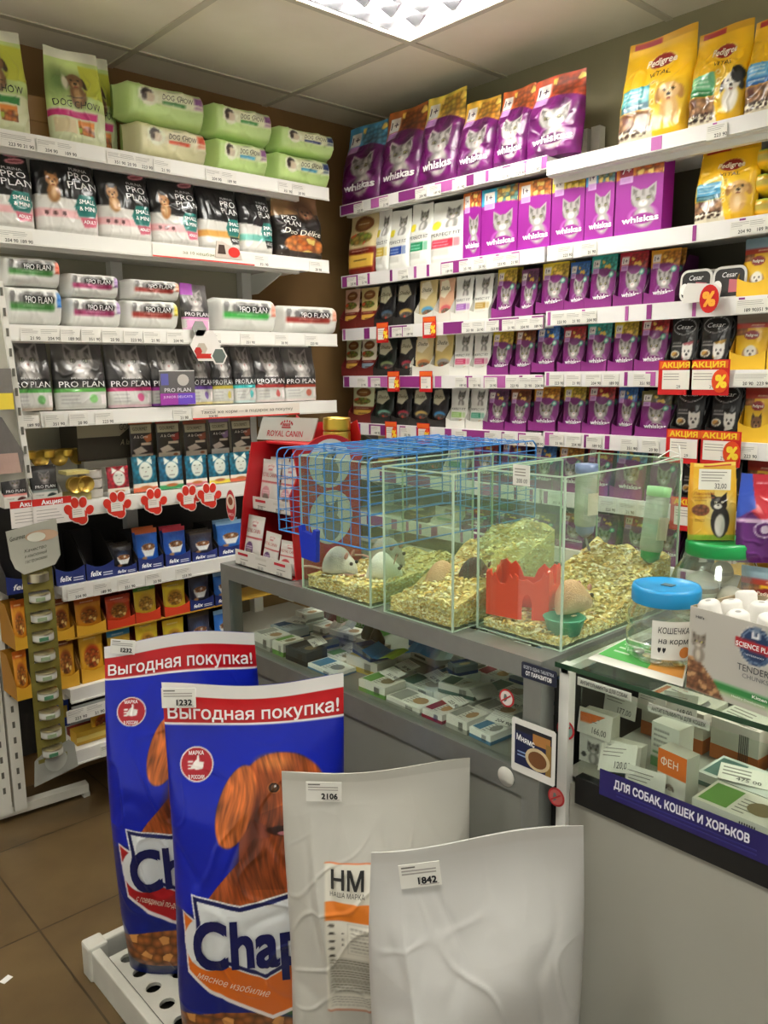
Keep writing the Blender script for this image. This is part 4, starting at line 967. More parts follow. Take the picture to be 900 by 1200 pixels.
def stock_R(rowname, z, items, tray=None, second=True, xo=.02, name='food_pouch', cat='cat food pouch', group=None, lean=-.09, n0=0):
    """items (key, px0, px1, py_top, look[, tray]) on the right wall's shelf at height z, from the corner outwards"""
    for i, it in enumerate(items):
        key, x0, x1, yt, look = it[:5]; tr = it[5] if len(it) > 5 else tray
        x = XF + xo; ya, yb = sY(x0, x, z), sY(x1, x, z); yc = (ya + yb) / 2; w = (ya - yb) * .985
        px = (x0 + x1) / 2; H = sZ(yt, x, yc) - z
        nm = name
        where = f'{nth(n0 + i)}, right wall {rowname}'
        if tr:
            H -= .004
            t = put(tr, 'display_tray', (x + .002 + TD, yc, z + .0005), -PI / 2, w, H)
            t.location.x = x + .002 + _PK[tr][3]
            tag(t, f'{TRC[tr]} cardboard tray holding pouches, {where}', 'display tray', 'trays of pouches on the shelves')
        ins = .008 if tr else 0
        d = _PK[key][3]
        o = put(key, nm, (x + ins + d * .5 + .004, yc, z + .003), -PI / 2 + rnd.uniform(-.03, .03), w * (.96 if tr else 1), H, rx=lean)
        tag(o, f'{look}, {where}', cat, group or f'packs on the right wall {rowname}')
        if second and tr:
            o = put(key, nm, (x + ins + d * 1.5 + .016, yc - .002, z + .003), -PI / 2 + rnd.uniform(-.05, .05), w * .92, H * 1.02, rx=lean)
            tag(o, f'rear {look}, {where}', cat, group or f'packs on the right wall {rowname}')
TRC = {'tray_purple': 'purple', 'tray_white': 'white', 'tray_black': 'black', 'tray_wine': 'dark red', 'tray_yellow': 'yellow', 'tray_felix': 'navy blue', 'tray_orange': 'orange red', 'tray_gold': 'golden yellow', 'tray_offwhite': 'off-white'}

# top shelf
stock_R('top shelf', ZR1[0], [('wb_blue', 394, 440, 142, 'purple cat food bag with blue top'), ('wb_brown', 438, 486, 122, 'purple cat food bag with brown top'), ('wb_yellow', 484, 530, 104, 'purple cat food bag with yellow top'), ('wb_gold', 529, 572, 112, 'purple cat food bag with gold top'), ('wb_orange', 572, 612, 98, 'purple cat food bag with orange top')], name='food_bag', cat='cat food bag', lean=-.12)
stock_R('top shelf', ZR1[0], [('wb_red', 610, 672, 83, 'largest purple cat food bag, red-orange top')], name='food_bag', cat='cat food bag', n0=5, lean=-.10)
stock_R('top shelf', ZR2[0], [('ped_mint', 716, 800, 34, 'yellow dog food bag with teal panel'), ('ped_green', 799, 866, 24, 'yellow dog food bag with green panel'), ('ped_sky', 864, 935, 8, 'yellow dog food bag with blue panel')], name='dog_food_bag', cat='dog food bag', n0=6, lean=-.10, xo=.01)
# second shelf
stock_R('second shelf', ZR1[1], [('good_bag', 404, 437, 249, 'cream and dark red cat food bag'), ('pf_yellow', 437, 453, 245, 'white cat food bag with yellow block'), ('pf_blue', 452, 476, 246, 'white cat food bag with blue block'), ('pf_green', 476, 501, 238, 'white cat food bag with green block'), ('pf_red', 500, 540, 235, 'wider white cat food bag with red block')], name='food_bag', cat='cat food bag', lean=-.05)
stock_R('second shelf', ZR1[1], [('wx_orange', 541, 562, 226, 'narrow purple cat food box'), ('wx_teal', 562, 605, 220, 'purple cat food box with teal top'), ('wx_gold', 605, 643, 212, 'purple cat food box with gold top')], name='food_box', cat='cat food box', n0=5, lean=-.02)
stock_R('second shelf', ZR2[1], [('wx_yellow', 644, 682, 203, 'purple cat food box with yellow top'), ('wx_blue', 683, 717, 196, 'purple cat food box with blue top'), ('wx_senior', 718, 774, 186, 'wide purple cat food box with 7+')], name='food_box', cat='cat food box', n0=8, lean=-.02)
stock_R('second shelf', ZR2[1], [('ped_small', 807, 878, 168, 'small yellow dog food bag with dog')], name='dog_food_bag', cat='dog food bag', n0=11, lean=-.10)
for i in range(3):
    o = put('ped_flat', 'food_pack', (XF + .10, .865, ZR2[1] + .001 + i * .058), -PI / 2, .17, .056)
    tag(o, f'{["bottom", "middle", "top"][i]} pack of three yellow dog food packs lying stacked on the second shelf', 'dog food pack', 'yellow packs stacked on the second shelf')
C_ = lambda c: f'purple cat pouch with {c} top'
r3 = [('good_pink', 398, 417, 338, 'pink and dark red cat pouch', 'tray_wine'), ('good_gold', 417, 438, 336, 'gold and dark red cat pouch', 'tray_wine'), ('sh_black', 438, 459, 333, 'black cat pouch with grey swirl', 'tray_black'), ('sh_dusk', 459, 482, 331, 'black cat pouch with gold swirl', 'tray_black'), ('sh_sky', 485, 507, 327, 'cream cat pouch with blue swirl', 'tray_offwhite'), ('sh_rose', 508, 527, 325, 'cream cat pouch with rose swirl', 'tray_offwhite'), ('pp_purple', 527, 549, 322, 'white cat pouch with purple label', 'tray_white'), ('pp_gold', 549, 572, 320, 'white cat pouch with gold label', 'tray_white'), ('wp_yellow', 575, 599, 313, C_('yellow'), 'tray_purple'), ('wp_plum', 603, 624, 314, C_('plum'), 'tray_purple'), ]
stock_R('third shelf', ZR1[2], r3)
stock_R('third shelf', ZR2[2], [('wp_yellow', 627, 660, 306, C_('bright yellow')), ('wp_blue', 660, 684, 305, C_('blue')), ('wp_teal', 684, 716, 297, C_('teal')), ('wp_red', 717, 752, 293, C_('red')), ('wp_orange', 753, 790, 290, C_('orange'))], tray='tray_purple', n0=10)
stock_R('third shelf', ZR2[2], [('pdp_grey', 862, 902, 276, 'yellow dog food pouch with white puppy', 'tray_yellow')], cat='dog food pouch', n0=17)
r4 = [('good_green', 400, 418, 397, 'green and dark red cat pouch', 'tray_wine'), ('good_blue', 418, 437, 396, 'cream and dark red cat pouch', 'tray_wine'), ('sh_forest', 437, 460, 397, 'dark green cat pouch with swirl', 'tray_black'), ('sh_wine', 462, 483, 395, 'black cat pouch with wine swirl', 'tray_black'), ('sh_cream', 480, 503, 392, 'cream cat pouch with orange swirl', 'tray_offwhite'), ('sh_sand', 503, 526, 390, 'sand cat pouch with grey swirl', 'tray_offwhite'), ('pp_pink', 526, 549, 389, 'white cat pouch with pink label', 'tray_white'), ('pp_rose', 549, 570, 388, 'white cat pouch with rose label', 'tray_white'), ('wp_yellow', 570, 595, 387, C_('yellow'), 'tray_purple'), ('wp_brown', 597, 621, 384, C_('brown'), 'tray_purple')]
stock_R('fourth shelf', ZR1[3], r4)
stock_R('fourth shelf', ZR2[3], [('wp_blue', 622, 649, 381, C_('blue')), ('wp_red', 652, 680, 382, C_('dark red')), ('wp_teal', 680, 710, 377, C_('teal')), ('wp_yellow', 711, 741, 375, C_('bright yellow')), ('wp_red', 742, 777, 370, C_('red'))], tray='tray_purple', n0=10)
stock_R('fourth shelf', ZR2[3], [('ces_rose', 778, 811, 371, 'black dog pouch with pink patch', 'tray_black'), ('ces_gold', 812, 850, 368, 'black dog pouch with gold patch', 'tray_black'), ('pdp_red', 853, 896, 365, 'yellow dog pouch with puppy face', 'tray_yellow'), ('pdp_red', 897, 940, 362, 'yellow dog pouch at the frame edge', 'tray_yellow')], cat='dog food pouch', n0=15)
r5 = [('good_green', 408, 434, 452, 'green and dark red cat pouch', 'tray_wine'), ('sh_mint', 434, 457, 456, 'black cat pouch with mint swirl', 'tray_black'), ('sh_wine', 458, 478, 455, 'black cat pouch with wine swirl', 'tray_black'), ('sh_dusk', 478, 500, 455, 'black cat pouch with gold swirl', 'tray_black'), ('sh_blue', 500, 521, 455, 'black cat pouch with blue swirl', 'tray_black'), ('pp_lime', 522, 544, 454, 'white cat pouch with lime label', 'tray_white'), ('pp_green', 545, 566, 454, 'white cat pouch with green label', 'tray_white'), ('wp_plum', 565, 590, 456, C_('plum'), 'tray_purple'), ('wp_brown', 591, 616, 456, C_('brown'), 'tray_purple')]
stock_R('fifth shelf', ZR1[4], r5)
stock_R('fifth shelf', ZR2[4], [('wp_orange', 618, 650, 453, C_('orange')), ('wp_yellow', 653, 680, 452, C_('yellow')), ('wp_red', 681, 714, 450, C_('red')), ('wp_blue', 716, 740, 453, C_('blue')), ('wp_olive', 743, 781, 458, C_('olive'))], tray='tray_purple', n0=9)
stock_R('fifth shelf', ZR2[4], [('ces_plain', 784, 820, 450, 'black dog pouch with white terrier', 'tray_black'), ('ces_plain', 825, 862, 450, 'another black dog pouch with terrier', 'tray_black'), ('pdp_terrier', 863, 900, 448, 'yellow dog pouch with brown terrier', 'tray_yellow')], cat='dog food pouch', n0=14)
r6 = [('good_gold', 436, 462, 510, 'gold and dark red cat pouch', 'tray_wine'), ('sh_dusk', 464, 490, 510, 'black cat pouch with gold swirl', 'tray_black'), ('sh_black', 491, 516, 511, 'black cat pouch with grey swirl', 'tray_black'), ('pp_green', 518, 545, 512, 'white cat pouch with green label', 'tray_white'), ('wp_red', 547, 578, 514, C_('red'), 'tray_purple'), ('wp_plum', 580, 612, 516, C_('plum'), 'tray_purple')]
stock_R('sixth shelf', ZR1[5], r6, second=False)
stock_R('sixth shelf', ZR2[5], [('wp_blue', 618, 646, 522, C_('blue')), ('wp_orange', 647, 678, 522, C_('orange')), ('wp_red', 680, 712, 523, C_('red')), ('wp_sky', 713, 752, 524, C_('sky blue')), ('wp_olive', 754, 788, 526, C_('olive'))], tray='tray_purple', n0=6, second=False)
stock_R('sixth shelf', ZR2[5], [('ces_plain', 791, 827, 530, 'black dog pouch with white terrier', 'tray_black'), ('ces_gold', 829, 862, 531, 'black dog pouch with gold patch', 'tray_black'), ('pdp_terrier', 865, 905, 534, 'yellow dog pouch with red top', 'tray_yellow')], cat='dog food pouch', n0=11, second=False)
r7 = [('sh_dusk', 470, 500, 592, 'black cat pouch with gold swirl', 'tray_black'), ('pp_green', 504, 534, 595, 'white cat pouch with green label', 'tray_white'), ('wp_red', 538, 570, 597, C_('red'), 'tray_purple'), ('wp_plum', 574, 608, 600, C_('plum'), 'tray_purple')]
stock_R('seventh shelf', ZR1[6], r7, second=False)
stock_R('seventh shelf', ZR2[6], [('wp_olive', 616, 646, 602, C_('olive')), ('wp_brown', 650, 682, 603, C_('brown')), ('wp_plum', 686, 718, 604, C_('plum')), ('wp_red', 722, 756, 605, C_('red')), ('wp_brown', 760, 792, 606, C_('dull brown'))], tray='tray_purple', n0=4, second=False)
stock_R('seventh shelf', ZR2[6], [('ces_rose', 796, 832, 610, 'black dog pouch with pink patch', 'tray_black'), ('pdp_red', 836, 872, 612, 'yellow dog pouch with puppy face', 'tray_yellow'), ('pdp_grey', 875, 910, 612, 'yellow dog pouch with white puppy', 'tray_yellow')], cat='dog food pouch', n0=9, second=False)
# white tubs standing on the third shelf
def tub(key):
    mb = MB(); w, h = .088, .078
    def rr(w, h, r, n=5): return [(sx * (w / 2 - r) + r * math.cos(a), h / 2 + sz * (h / 2 - r) + r * math.sin(a)) for sx, sz, a0 in ((1, 1, 0), (-1, 1, PI / 2), (-1, -1, PI), (1, -1, 1.5 * PI)) for a in np.linspace(a0, a0 + PI / 2, n)]
    o_ = rr(w, h, .02); i_ = rr(w * .86, h * .84, .015); i_ = [(a, b + h * .08) for a, b in i_]; b_ = [(a, b + h * .1) for a, b in rr(w * .74, h * .7, .012)]; b_ = [(a, b + h * .05) for a, b in b_]
    n = len(o_)
    mb.prism(o_, -.002, 0, 'dcdad4'); mb.prism(i_, -.0028, -.002, '1c1b1b')
    v = [(a, 0, b) for a, b in i_] + [(a, .028, b) for a, b in b_]; mb.add(v, [(i, (i + 1) % n, (i + 1) % n + n, i + n) for i in range(n)] + [tuple(range(n, 2 * n))], 'd8d6d0')
    mb.add([(-.0, -.003, h * .2), (.03, -.003, h * .2), (.03, -.003, h * .55), (.0, -.003, h * .6)], [(0, 1, 2, 3)], 'b86470'); mb.add([(-.03 + .012 * math.cos(a), -.0032, h * .4 + .014 * math.sin(a)) for a in np.linspace(0, 6.28, 14)], [tuple(range(14))], 'ecebe6')
    flat_text(mb, 'Cesar', (0, -.0034, h * .74), (1, 0, 0), (0, 0, 1), .012, 'f0f0f0', .04, italic=.25)
    o = mb.build(key, 'plastic'); _PK[key] = (o.data, w, h, .03); bpy.data.objects.remove(o)
tub('tub')
for i, (x0, dx) in enumerate(((814, .0), (822, .03), (830, .06), (853, .0), (862, .035))):
    y = sY(x0, XF + .03, ZR2[2]); o = put('tub', 'food_tub', (XF + .03 + dx, y, ZR2[2] + .001), -PI / 2, .088, .082, rx=-.08)
    tag(o, ['white-rimmed dog food tub, first in the row of three', 'white-rimmed dog food tub, middle of the row of three', 'white-rimmed dog food tub, last of the row of three', 'white-rimmed dog food tub beside the yellow pouch tray, front one', 'white-rimmed dog food tub beside the yellow pouch tray, rear one'][i], 'dog food tub', 'dog food tubs on the third shelf')

# ---------------------------------------------------------------- left wall stock
def stock_L(rowname, z, items, name='food_bag', cat='cat food bag', yo=.02, lean=-.06, total=None, zadd=0.0, second=False, tray=None, grp=None):
    n = total or len(items)
    for i, it in enumerate(items):
        key, x0, x1, yt, look = it[:5]; tr = it[5] if len(it) > 5 else tray
        y = YF + yo; zz = z + zadd; xa, xb = sX(x0, y, zz), sX(x1, y, zz); xc = (xa + xb) / 2; w = (xb - xa) * .97
        H = sZ(yt, xc, y) - zz
        where = f'{nth(n - 1 - i)}, left wall {rowname}'
        d = _PK[key][3]
        if tr:
            t = put(tr, 'display_tray', (xc, y + .002 + _PK[tr][3], zz + .0005), 0, w / .97, H * .98)
            tag(t, f'{TRC[tr]} cardboard tray holding pouches, {where}', 'display tray', 'trays of pouches on the shelves')
        o = put(key, name, (xc, y + d * .5 + (.012 if tr else .003), zz + .003), rnd.uniform(-.03, .03), w * (.93 if tr else 1), H, rx=lean)
        tag(o, f'{look}, {where}', cat, grp or f'packs on the left wall {rowname}')
        if second:
            o = put(key, name, (xc + .003, y + d * 1.5 + .026, zz + .003), rnd.uniform(-.05, .05), w * .92, H * 1.02, rx=lean)
            tag(o, f'rear {look}, {where}', cat, grp or f'packs on the left wall {rowname}')
stock_L('top shelf', ZL[0], [('cb_green', -30, 42, 25, 'pale green dog food bag, green band'), ('cb_pink', 65, 131, 54, 'pale green dog food bag, pink band')], name='dog_food_bag', cat='dog food bag', total=6)
stock_L('top shelf', ZL[0], [('cb_pink', 106, 144, 62, 'bag tucked behind the pink banded bag')], name='dog_food_bag', cat='dog food bag', total=4, yo=.11)
mb = MB(); mb.box(-.075, -.0, 0, .075, .16, .13, '9a7444'); mb.box(-.076, -.001, .062, .076, .161, .066, '84602f'); bx = mb.build('cardboard_box', 'card'); bx.location = (sX(66, 2.42, ZL[0]), 2.425, ZL[0] + .001)
tag(bx, 'brown cardboard box between the two pale green dog food bags', 'box')
def loafs(items):
    for key, x0, x1, y0, y1, z, look, d in items:
        y = YF + .02; xa, xb = sX(x0, y, z), sX(x1, y, z); yy = y + _PK[key][3] / 2
        H = sZ(y0, (xa + xb) / 2, y) - z
        o = put(key, 'food_pack', ((xa + xb) / 2, yy, z + .001), d, (xb - xa), H)
        tag(o, look, 'pet food pack', 'loaf shaped packs on the left wall shelves')
z0 = ZL[0]
def ztop(x, y, px): return sZ(y, sX(px, YF + .02, z0), YF + .02)
za, zb, zc = sZ(145, sX(200, YF + .02, z0), YF + .02), sZ(163, sX(285, YF + .02, z0), YF + .02), sZ(180, sX(355, YF + .02, z0), YF + .02)
loafs([('cl_cream', 156, 250, 146, 188, z0, 'cream dog food pack under the green pack beside the tall bags', .02), ('cl_violet', 146, 248, 100, 150, za, 'green dog food pack with purple square lying on the cream pack', -.03),
       ('cl_sky', 252, 319, 164, 200, z0, 'green dog food pack with blue stripe, bottom of the middle pile', .0), ('cl_leaf', 249, 325, 124, 172, zb, 'green dog food pack with green stripe, top of the middle pile', -.02),
       ('cl_azure', 322, 392, 181, 213, z0, 'green dog food pack with navy square, bottom of the pile nearest the corner', .0), ('cl_navy', 326, 397, 151, 188, zc, 'green dog food pack with navy stripe, top of the pile nearest the corner', -.03)])
stock_L('second shelf', ZL[1], [('pd_rose1', -35, 47, 163, 'black dog food bag with red flash'), ('pd_rose2', 48, 122, 164, 'black dog food bag with pink band'), ('pd_rose3', 121, 184, 185, 'black dog food bag, pink band, sitting puppy'), ('pd_rose1', 183, 239, 196, 'black dog food bag with pink band'), ('pd_amber', 239, 287, 206, 'black dog food bag with amber band'), ('pd_teal', 286, 325, 211, 'black dog food bag with teal band'), ('delice', 327, 384, 226, 'brown and black dog food bag')], name='dog_food_bag', cat='dog food bag')
z2 = ZL[2]
def zz2(px, py): return sZ(py, sX(px, YF + .02, z2), YF + .02)
loafs([('pl_blue', 6, 80, 335, 374, z2, 'white pack with blue square, lower one at the left end', .0), ('pl_orange', 3, 77, 300, 335, zz2(42, 337), 'white pack with orange square, upper one at the left end', .02),
       ('pl_mauve', 81, 148, 348, 377, z2, 'white pack with mauve square, lower one of the second pile', .0), ('pl_lilac', 80, 145, 320, 350, zz2(112, 350), 'white pack with lilac square, upper one of the second pile', -.02),
       ('pl_yellow', 149, 215, 351, 380, z2, 'white pack with yellow square under the peach one', .0), ('pl_peach', 151, 216, 327, 352, zz2(182, 353), 'white pack with peach square lying on the yellow one', .02),
       ('pl_green', 254, 330, 349, 386, z2, 'single white pack with green stripe beside the small cat sachet', .02), ('pl_rust', 333, 400, 358, 391, z2, 'single white pack with rust stripe at the shelf end', -.12)])
y = YF + .03; o = put('pc_sachet', 'food_bag', ((sX(217, y, z2) + sX(249, y, z2)) / 2, y + .02, z2 + .002), .05, sX(249, y, z2) - sX(217, y, z2), sZ(333, sX(233, y, z2), y) - z2, rx=-.05); tag(o, 'small lilac and grey kitten food bag between the white packs', 'cat food bag')
stock_L('fourth shelf', ZL[3], [('pc_green', 12, 67, 393, 'grey cat food bag with green band'), ('pc_lime', 69, 130, 396, 'grey cat food bag with lime band'), ('pc_magenta', 131, 183, 398, 'grey cat food bag with magenta band'), ('pc_violet', 181, 226, 400, 'grey cat food bag with violet band'), ('pc_lilac', 222, 254, 400, 'grey cat food bag with lilac band'), ('pc_yellow', 252, 278, 401, 'grey cat food bag with yellow band'), ('pc_teal', 278, 304, 400, 'grey cat food bag with teal band'), ('pc_red', 303, 338, 401, 'grey cat food bag with red band'), ('pc_rust', 337, 375, 404, 'grey cat food bag with rust band')])
z4 = ZL[4]
stock_L('fifth shelf', z4, [('plp_rose', 6, 38, 556, 'grey pouch with rose band', 'tray_offwhite'), ('plp_grey', 40, 74, 549, 'grey pouch with grey band', 'tray_offwhite')], name='food_pouch', cat='cat food pouch', total=11, second=True)
stock_L('fifth shelf', z4, [('cf_red', 128, 155, 548, 'red cat pouch with white cat face'), ('cf_teal', 158, 188, 536, 'teal pouch, cat face, red strip'), ('cf_teal2', 189, 218, 536, 'teal pouch, cat face, green strip'), ('cf_teal3', 220, 246, 535, 'teal pouch, cat face, pink strip'), ('cf_teal4', 247, 272, 533, 'teal pouch, cat face, yellow strip'), ('cf_teal', 272, 296, 531, 'teal pouch, cat face, orange strip')], name='food_pouch', cat='cat food pouch', total=7)
# upper step carrying the dark pouches
hs = sZ(538, 1.33, YF + .10) - z4
mb = MB(); mb.box(-.118, 0, 0, .24, .14, hs, '3a2c20'); st = mb.build('cardboard_carton', 'card'); st.location = (1.335, YF + .08, z4 + .001); tag(st, 'dark cardboard carton that lifts the back row of dark pouches', 'carton')
stock_L('fifth shelf back row', z4 + hs + .001, [('gm_orange', 155, 183, 494, 'dark cat pouch with orange top'), ('gm_red', 186, 215, 493, 'dark cat pouch with red top'), ('gm_rust', 218, 246, 494, 'dark cat pouch with rust top'), ('gm_lilac', 248, 272, 492, 'dark cat pouch with lilac top'), ('gm_rust', 273, 298, 490, 'dark cat pouch with brown top')], name='food_pouch', cat='cat food pouch', yo=.085, lean=-.04)
mb = MB(); mb.box(-.115, 0, 0, .115, .14, .14, '3c3628'); mb.prism([(-.115, .07), (.02, .07), (.115, .14), (-.115, .14)], -.001, 0, 'a8a288'); mb.box(-.115, -.001, .12, .115, 0, .14, '8c5430')
flat_text(mb, 'GOURMET', (.06, -.002, .098), (1, 0, 0), (0, 0, 1), .02, '3c3628', .08); flat_text(mb, 'A la Carte', (.06, -.002, .05), (1, 0, 0), (0, 0, 1), .018, 'b8b090', .08, italic=.3)
o = mb.build('carton', 'card'); o.location = (1.10, YF + .14, z4 + .103); tag(o, 'brown and cream pouch carton at the back of the fifth shelf', 'carton')
mb = MB(); mb.box(-.07, 0, 0, .07, .15, .10, 'a8a598'); mb.box(-.05, -.002, .02, .05, 0, .08, 'b4b1a4'); o = mb.build('cardboard_box', 'card'); o.location = (1.065, YF + .13, z4 + .001); tag(o, 'grey cardboard box behind the gold tins on the left wall', 'box')
# tins
def can_mesh(key, r, h, cols, lab=None):
    t = thing(key, None, None)
    mb = MB(); mb.lathe([(0, 0), (r * .95, 0), (r, .002), (r, h - .002), (r * .97, h), (r * .93, h - .002), (r * .9, h - .004), (0, h - .004)], ['c8a850'] * 8 if cols == 'gold' else ['b8b4a8'] * 8, n=24); mb.build('body', 'tin', t)
    mb = MB(); mb.lathe([(r * 1.008, .004), (r * 1.008, h - .004)], lab or 'd8b448', n=24); mb.build('paper_label', 'card' if lab else 'tin', t)
    return t
cans = [can_mesh('food_tin', .03, .028, 'gold'), can_mesh('food_tin', .032, .028, 'silver', 'bcb8b0')]
def can(i, loc, label, rx=0.0, s=1.0, grp=None, rz=0.0):
    c = copy_tree(cans[i]); c.location = loc; c.rotation_euler = (rx, 0, rz); c.scale = (s, s, s); tag(c, label, 'tin', grp); return c
for k in range(3): can(1, (sX(107, YF + .06, z4), YF + .055, z4 + .001 + k * .0285), f'silver food tin, {["bottom", "middle", "top"][k]} of the stack beside the grey cardboard box', grp='silver tins stacked on the fifth shelf', s=1.0)
for k in range(2): can(0, (sX(83 + 12 * k, YF + .04, z4), YF + .012, z4 + .05), f'gold food tin lying on its side, {["nearer the grey pouches", "nearer the silver tins"][k]}', rx=PI / 2, s=.8, grp='gold tins lying on the tray')
mb = MB(); mb.box(-.035, 0, 0, .035, .07, .022, 'b8ac68'); mb.box(-.034, .0, .078, .034, .06, .088, 'c4b878'); o = mb.build('tin_tray', 'card'); o.location = (sX(90, YF + .03, z4), YF + .006, z4 + .001); tag(o, 'small olive card tray under the gold tins lying on their sides', 'tray')
for k in range(6): can(0, (sX(35 + 11 * k, YF + .16, z4 + .12), YF + .17, z4 + .118), f'dark tin in the back row of tins, number {["one", "two", "three", "four", "five", "six"][k]} from the left end', rx=PI / 2 if k % 2 else 0, s=.85, grp='dark tins behind the grey pouches')
mb = MB(); mb.box(.80, YF + .155, z4 + .001, .985, YF + .25, z4 + .116, 'a4a294'); o = mb.build('cardboard_box', 'card'); tag(o, 'plain grey carton under the back row of dark tins', 'box')
# navy trays
z5 = ZL[5]
def px_on(px, z, y=None): return sX(px, y or YF + .02, z)
for i, (a, b) in enumerate(((66, 101), (102, 135))):
    xa, xb = px_on(a, z5), px_on(b, z5); o = put('tray_felix', 'display_tray', ((xa + xb) / 2, YF + .18, z5 + .001), 0, (xb - xa) * .98, .145); tag(o, ['empty navy blue pouch tray beside the hanging tin strip', 'empty navy blue pouch tray beside the tray of black pouches'][i], 'display tray', 'trays of pouches on the shelves')
xa, xb = px_on(8, z5), px_on(64, z5); o = put('tray_felix', 'display_tray', ((xa + xb) / 2, YF + .18, z5 + .001), 0, (xb - xa) * .98, .145); tag(o, 'navy blue pouch tray behind the hanging card of the tin strip', 'display tray')
stock_L('sixth shelf', z5, [('fx_black', 135, 161, 640, 'black cat food pouch', 'tray_felix'), ('fx_orange', 163, 192, 622, 'blue cat pouch with orange top', 'tray_felix'), ('fx_red', 195, 224, 620, 'blue cat pouch with red top', 'tray_felix'), ('fx_dark', 226, 255, 624, 'dark blue cat pouch', 'tray_felix'), ('fx_pale', 257, 290, 612, 'pale blue cat pouch', 'tray_felix')], name='food_pouch', cat='cat food pouch', second=True)
z6 = ZL[6]
low = [('st_orange', 21, 39, 766, 'orange stew pouch', 'tray_gold'), ('st_brown', 70, 94, 751, 'brown stew pouch', 'tray_gold'), ('st_gold', 97, 128, 745, 'gold stew pouch', 'tray_gold'), ('st_blue', 130, 160, 740, 'blue topped stew pouch', 'tray_gold'), ('st_yellow', 163, 192, 730, 'yellow stew pouch', 'tray_orange'), ('st_yellow', 195, 222, 728, 'yellow stew pouch', 'tray_orange'), ('fx_dark', 224, 252, 720, 'dark blue cat pouch', 'tray_felix'), ('fx_pale', 254, 282, 716, 'pale blue cat pouch', 'tray_felix')]
stock_L('seventh shelf', z6, low, name='food_pouch', cat='cat food pouch', lean=-.03)
zu = z6 + .150
mb = MB(); mb.box(.86, YF + .02, zu - .0045, 1.62, YF + .16, zu - .0005, 'b88c2c'); o = mb.build('card_sheet', 'card'); tag(o, 'yellow card sheet between the two layers of pouch trays', 'card')
up = [('st_orange', 19, 37, 706, 'orange stew pouch', 'tray_gold'), ('st_brown', 64, 88, 705, 'brown stew pouch', 'tray_gold'), ('st_orange', 91, 125, 703, 'orange stew pouch', 'tray_gold'), ('st_red', 127, 159, 700, 'red stew pouch', 'tray_orange'), ('st_green', 160, 189, 688, 'green topped stew pouch', 'tray_orange'), ('st_yellow', 194, 223, 684, 'yellow stew pouch', 'tray_orange'), ('fx_dark', 224, 251, 675, 'dark blue cat pouch', 'tray_felix'), ('fx_pale', 253, 280, 672, 'pale blue cat pouch', 'tray_felix')]
stock_L('seventh shelf upper layer', zu, up, name='food_pouch', cat='cat food pouch', lean=-.03)
z7 = ZL[7]
for i, (cx, w, h, c, lb) in enumerate(((.90, .10, .05, 'c8a030', 'yellow'), (.93, .14, .03, '7c1c14', 'dark red'), (1.03, .05, .02, 'd8c040', 'thin yellow'))):
    mb = MB(); mb.box(-w / 2, 0, 0, w / 2, .05, h * .8, c); mb.box(-w / 2, -.001, h * .2, w / 2, 0, h * .5, 'e0c868'); o = mb.build('treat_pack', 'card'); o.location = (cx + .02, YF + .03 + .055 * i, z7 + .001); tag(o, f'{lb} treat pack lying on the bottom shelf under the trays', 'treat pack')
o = put('st_gold', 'food_bag', (px_on(125, z7), YF + .05, z7 + .002), .2, .075, .09, rx=-.05); tag(o, 'gold pet food bag standing on the bottom shelf by the floor', 'food bag')
mb = MB(); mb.box(-.03, 0, 0, .03, .06, .10, '1c3c9c'); mb.box(-.025, -.001, .03, .025, 0, .07, 'c8b04c'); o = mb.build('treat_box', 'card'); o.location = (.885, YF + .20, z7 + .001); tag(o, 'blue treat box at the back of the bottom shelf', 'box')
# ---------------------------------------------------------------- price tags and offer cards
def tags_R(rn, z, pxs, xf=XF, seed=0, h=.036):
    for i, px in enumerate(pxs):
        x = xf - .0065; y = sY(px, x, z - .02)
        ptag((i + seed) % 6, (x, y, z - .040), -PI / 2, f'white price tag, {nth(i)}, on the right wall {rn} edge', 'price tags on the right wall')
tags_R('top shelf', ZR1[0], [420, 450, 493, 510, 537, 590, 607, 625]); tags_R('top shelf far section', ZR2[0], [840], XF - .013)
tags_R('second shelf', ZR1[1], [412, 425, 472, 524, 545, 562, 585, 600]); tags_R('second shelf far section', ZR2[1], [662, 690, 868, 890])
tags_R('third shelf', ZR1[2], [465, 478, 548, 560, 577, 596, 612, 628], seed=2); tags_R('third shelf far section', ZR2[2], [655, 672, 690, 875, 890])
tags_R('fourth shelf', ZR1[3], [424, 440, 540, 556, 575, 600, 616, 629], seed=1); tags_R('fourth shelf far section', ZR2[3], [652, 672, 695, 716, 752, 872, 890])
tags_R('fifth shelf', ZR1[4], [440, 475, 540, 575, 596, 616, 629], seed=3); tags_R('fifth shelf far section', ZR2[4], [652, 672, 696, 737, 762, 875], seed=1)
tags_R('sixth shelf', ZR2[5], [650, 690, 712, 735, 757, 812], seed=4)
def tags_L(rn, z, pxs, seed=0):
    for i, px in enumerate(pxs):
        y = YF - .0076; x = sX(px, y, z - .02)
        ptag((i + seed) % 6, (x, y, z - .042), 0, f'white price tag, {nth(len(pxs) - 1 - i)}, on the left wall {rn} edge', 'price tags on the left wall', s=1.05)
tags_L('top shelf', ZL[0], [12, 28, 55, 78, 136, 150, 168, 190, 250, 268, 334, 350]); tags_L('second shelf', ZL[1], [8, 26, 306, 370], 2)
tags_L('third shelf', ZL[2], [36, 58, 82, 106, 130, 155, 178, 205, 250, 290, 330, 365], 1); tags_L('fourth shelf', ZL[3], [34, 64, 92, 122, 212, 246], 3)
tags_L('sixth shelf', ZL[5], [90, 120, 148, 180, 215], 2); tags_L('bottom shelf', ZL[7], [128, 152], 1)
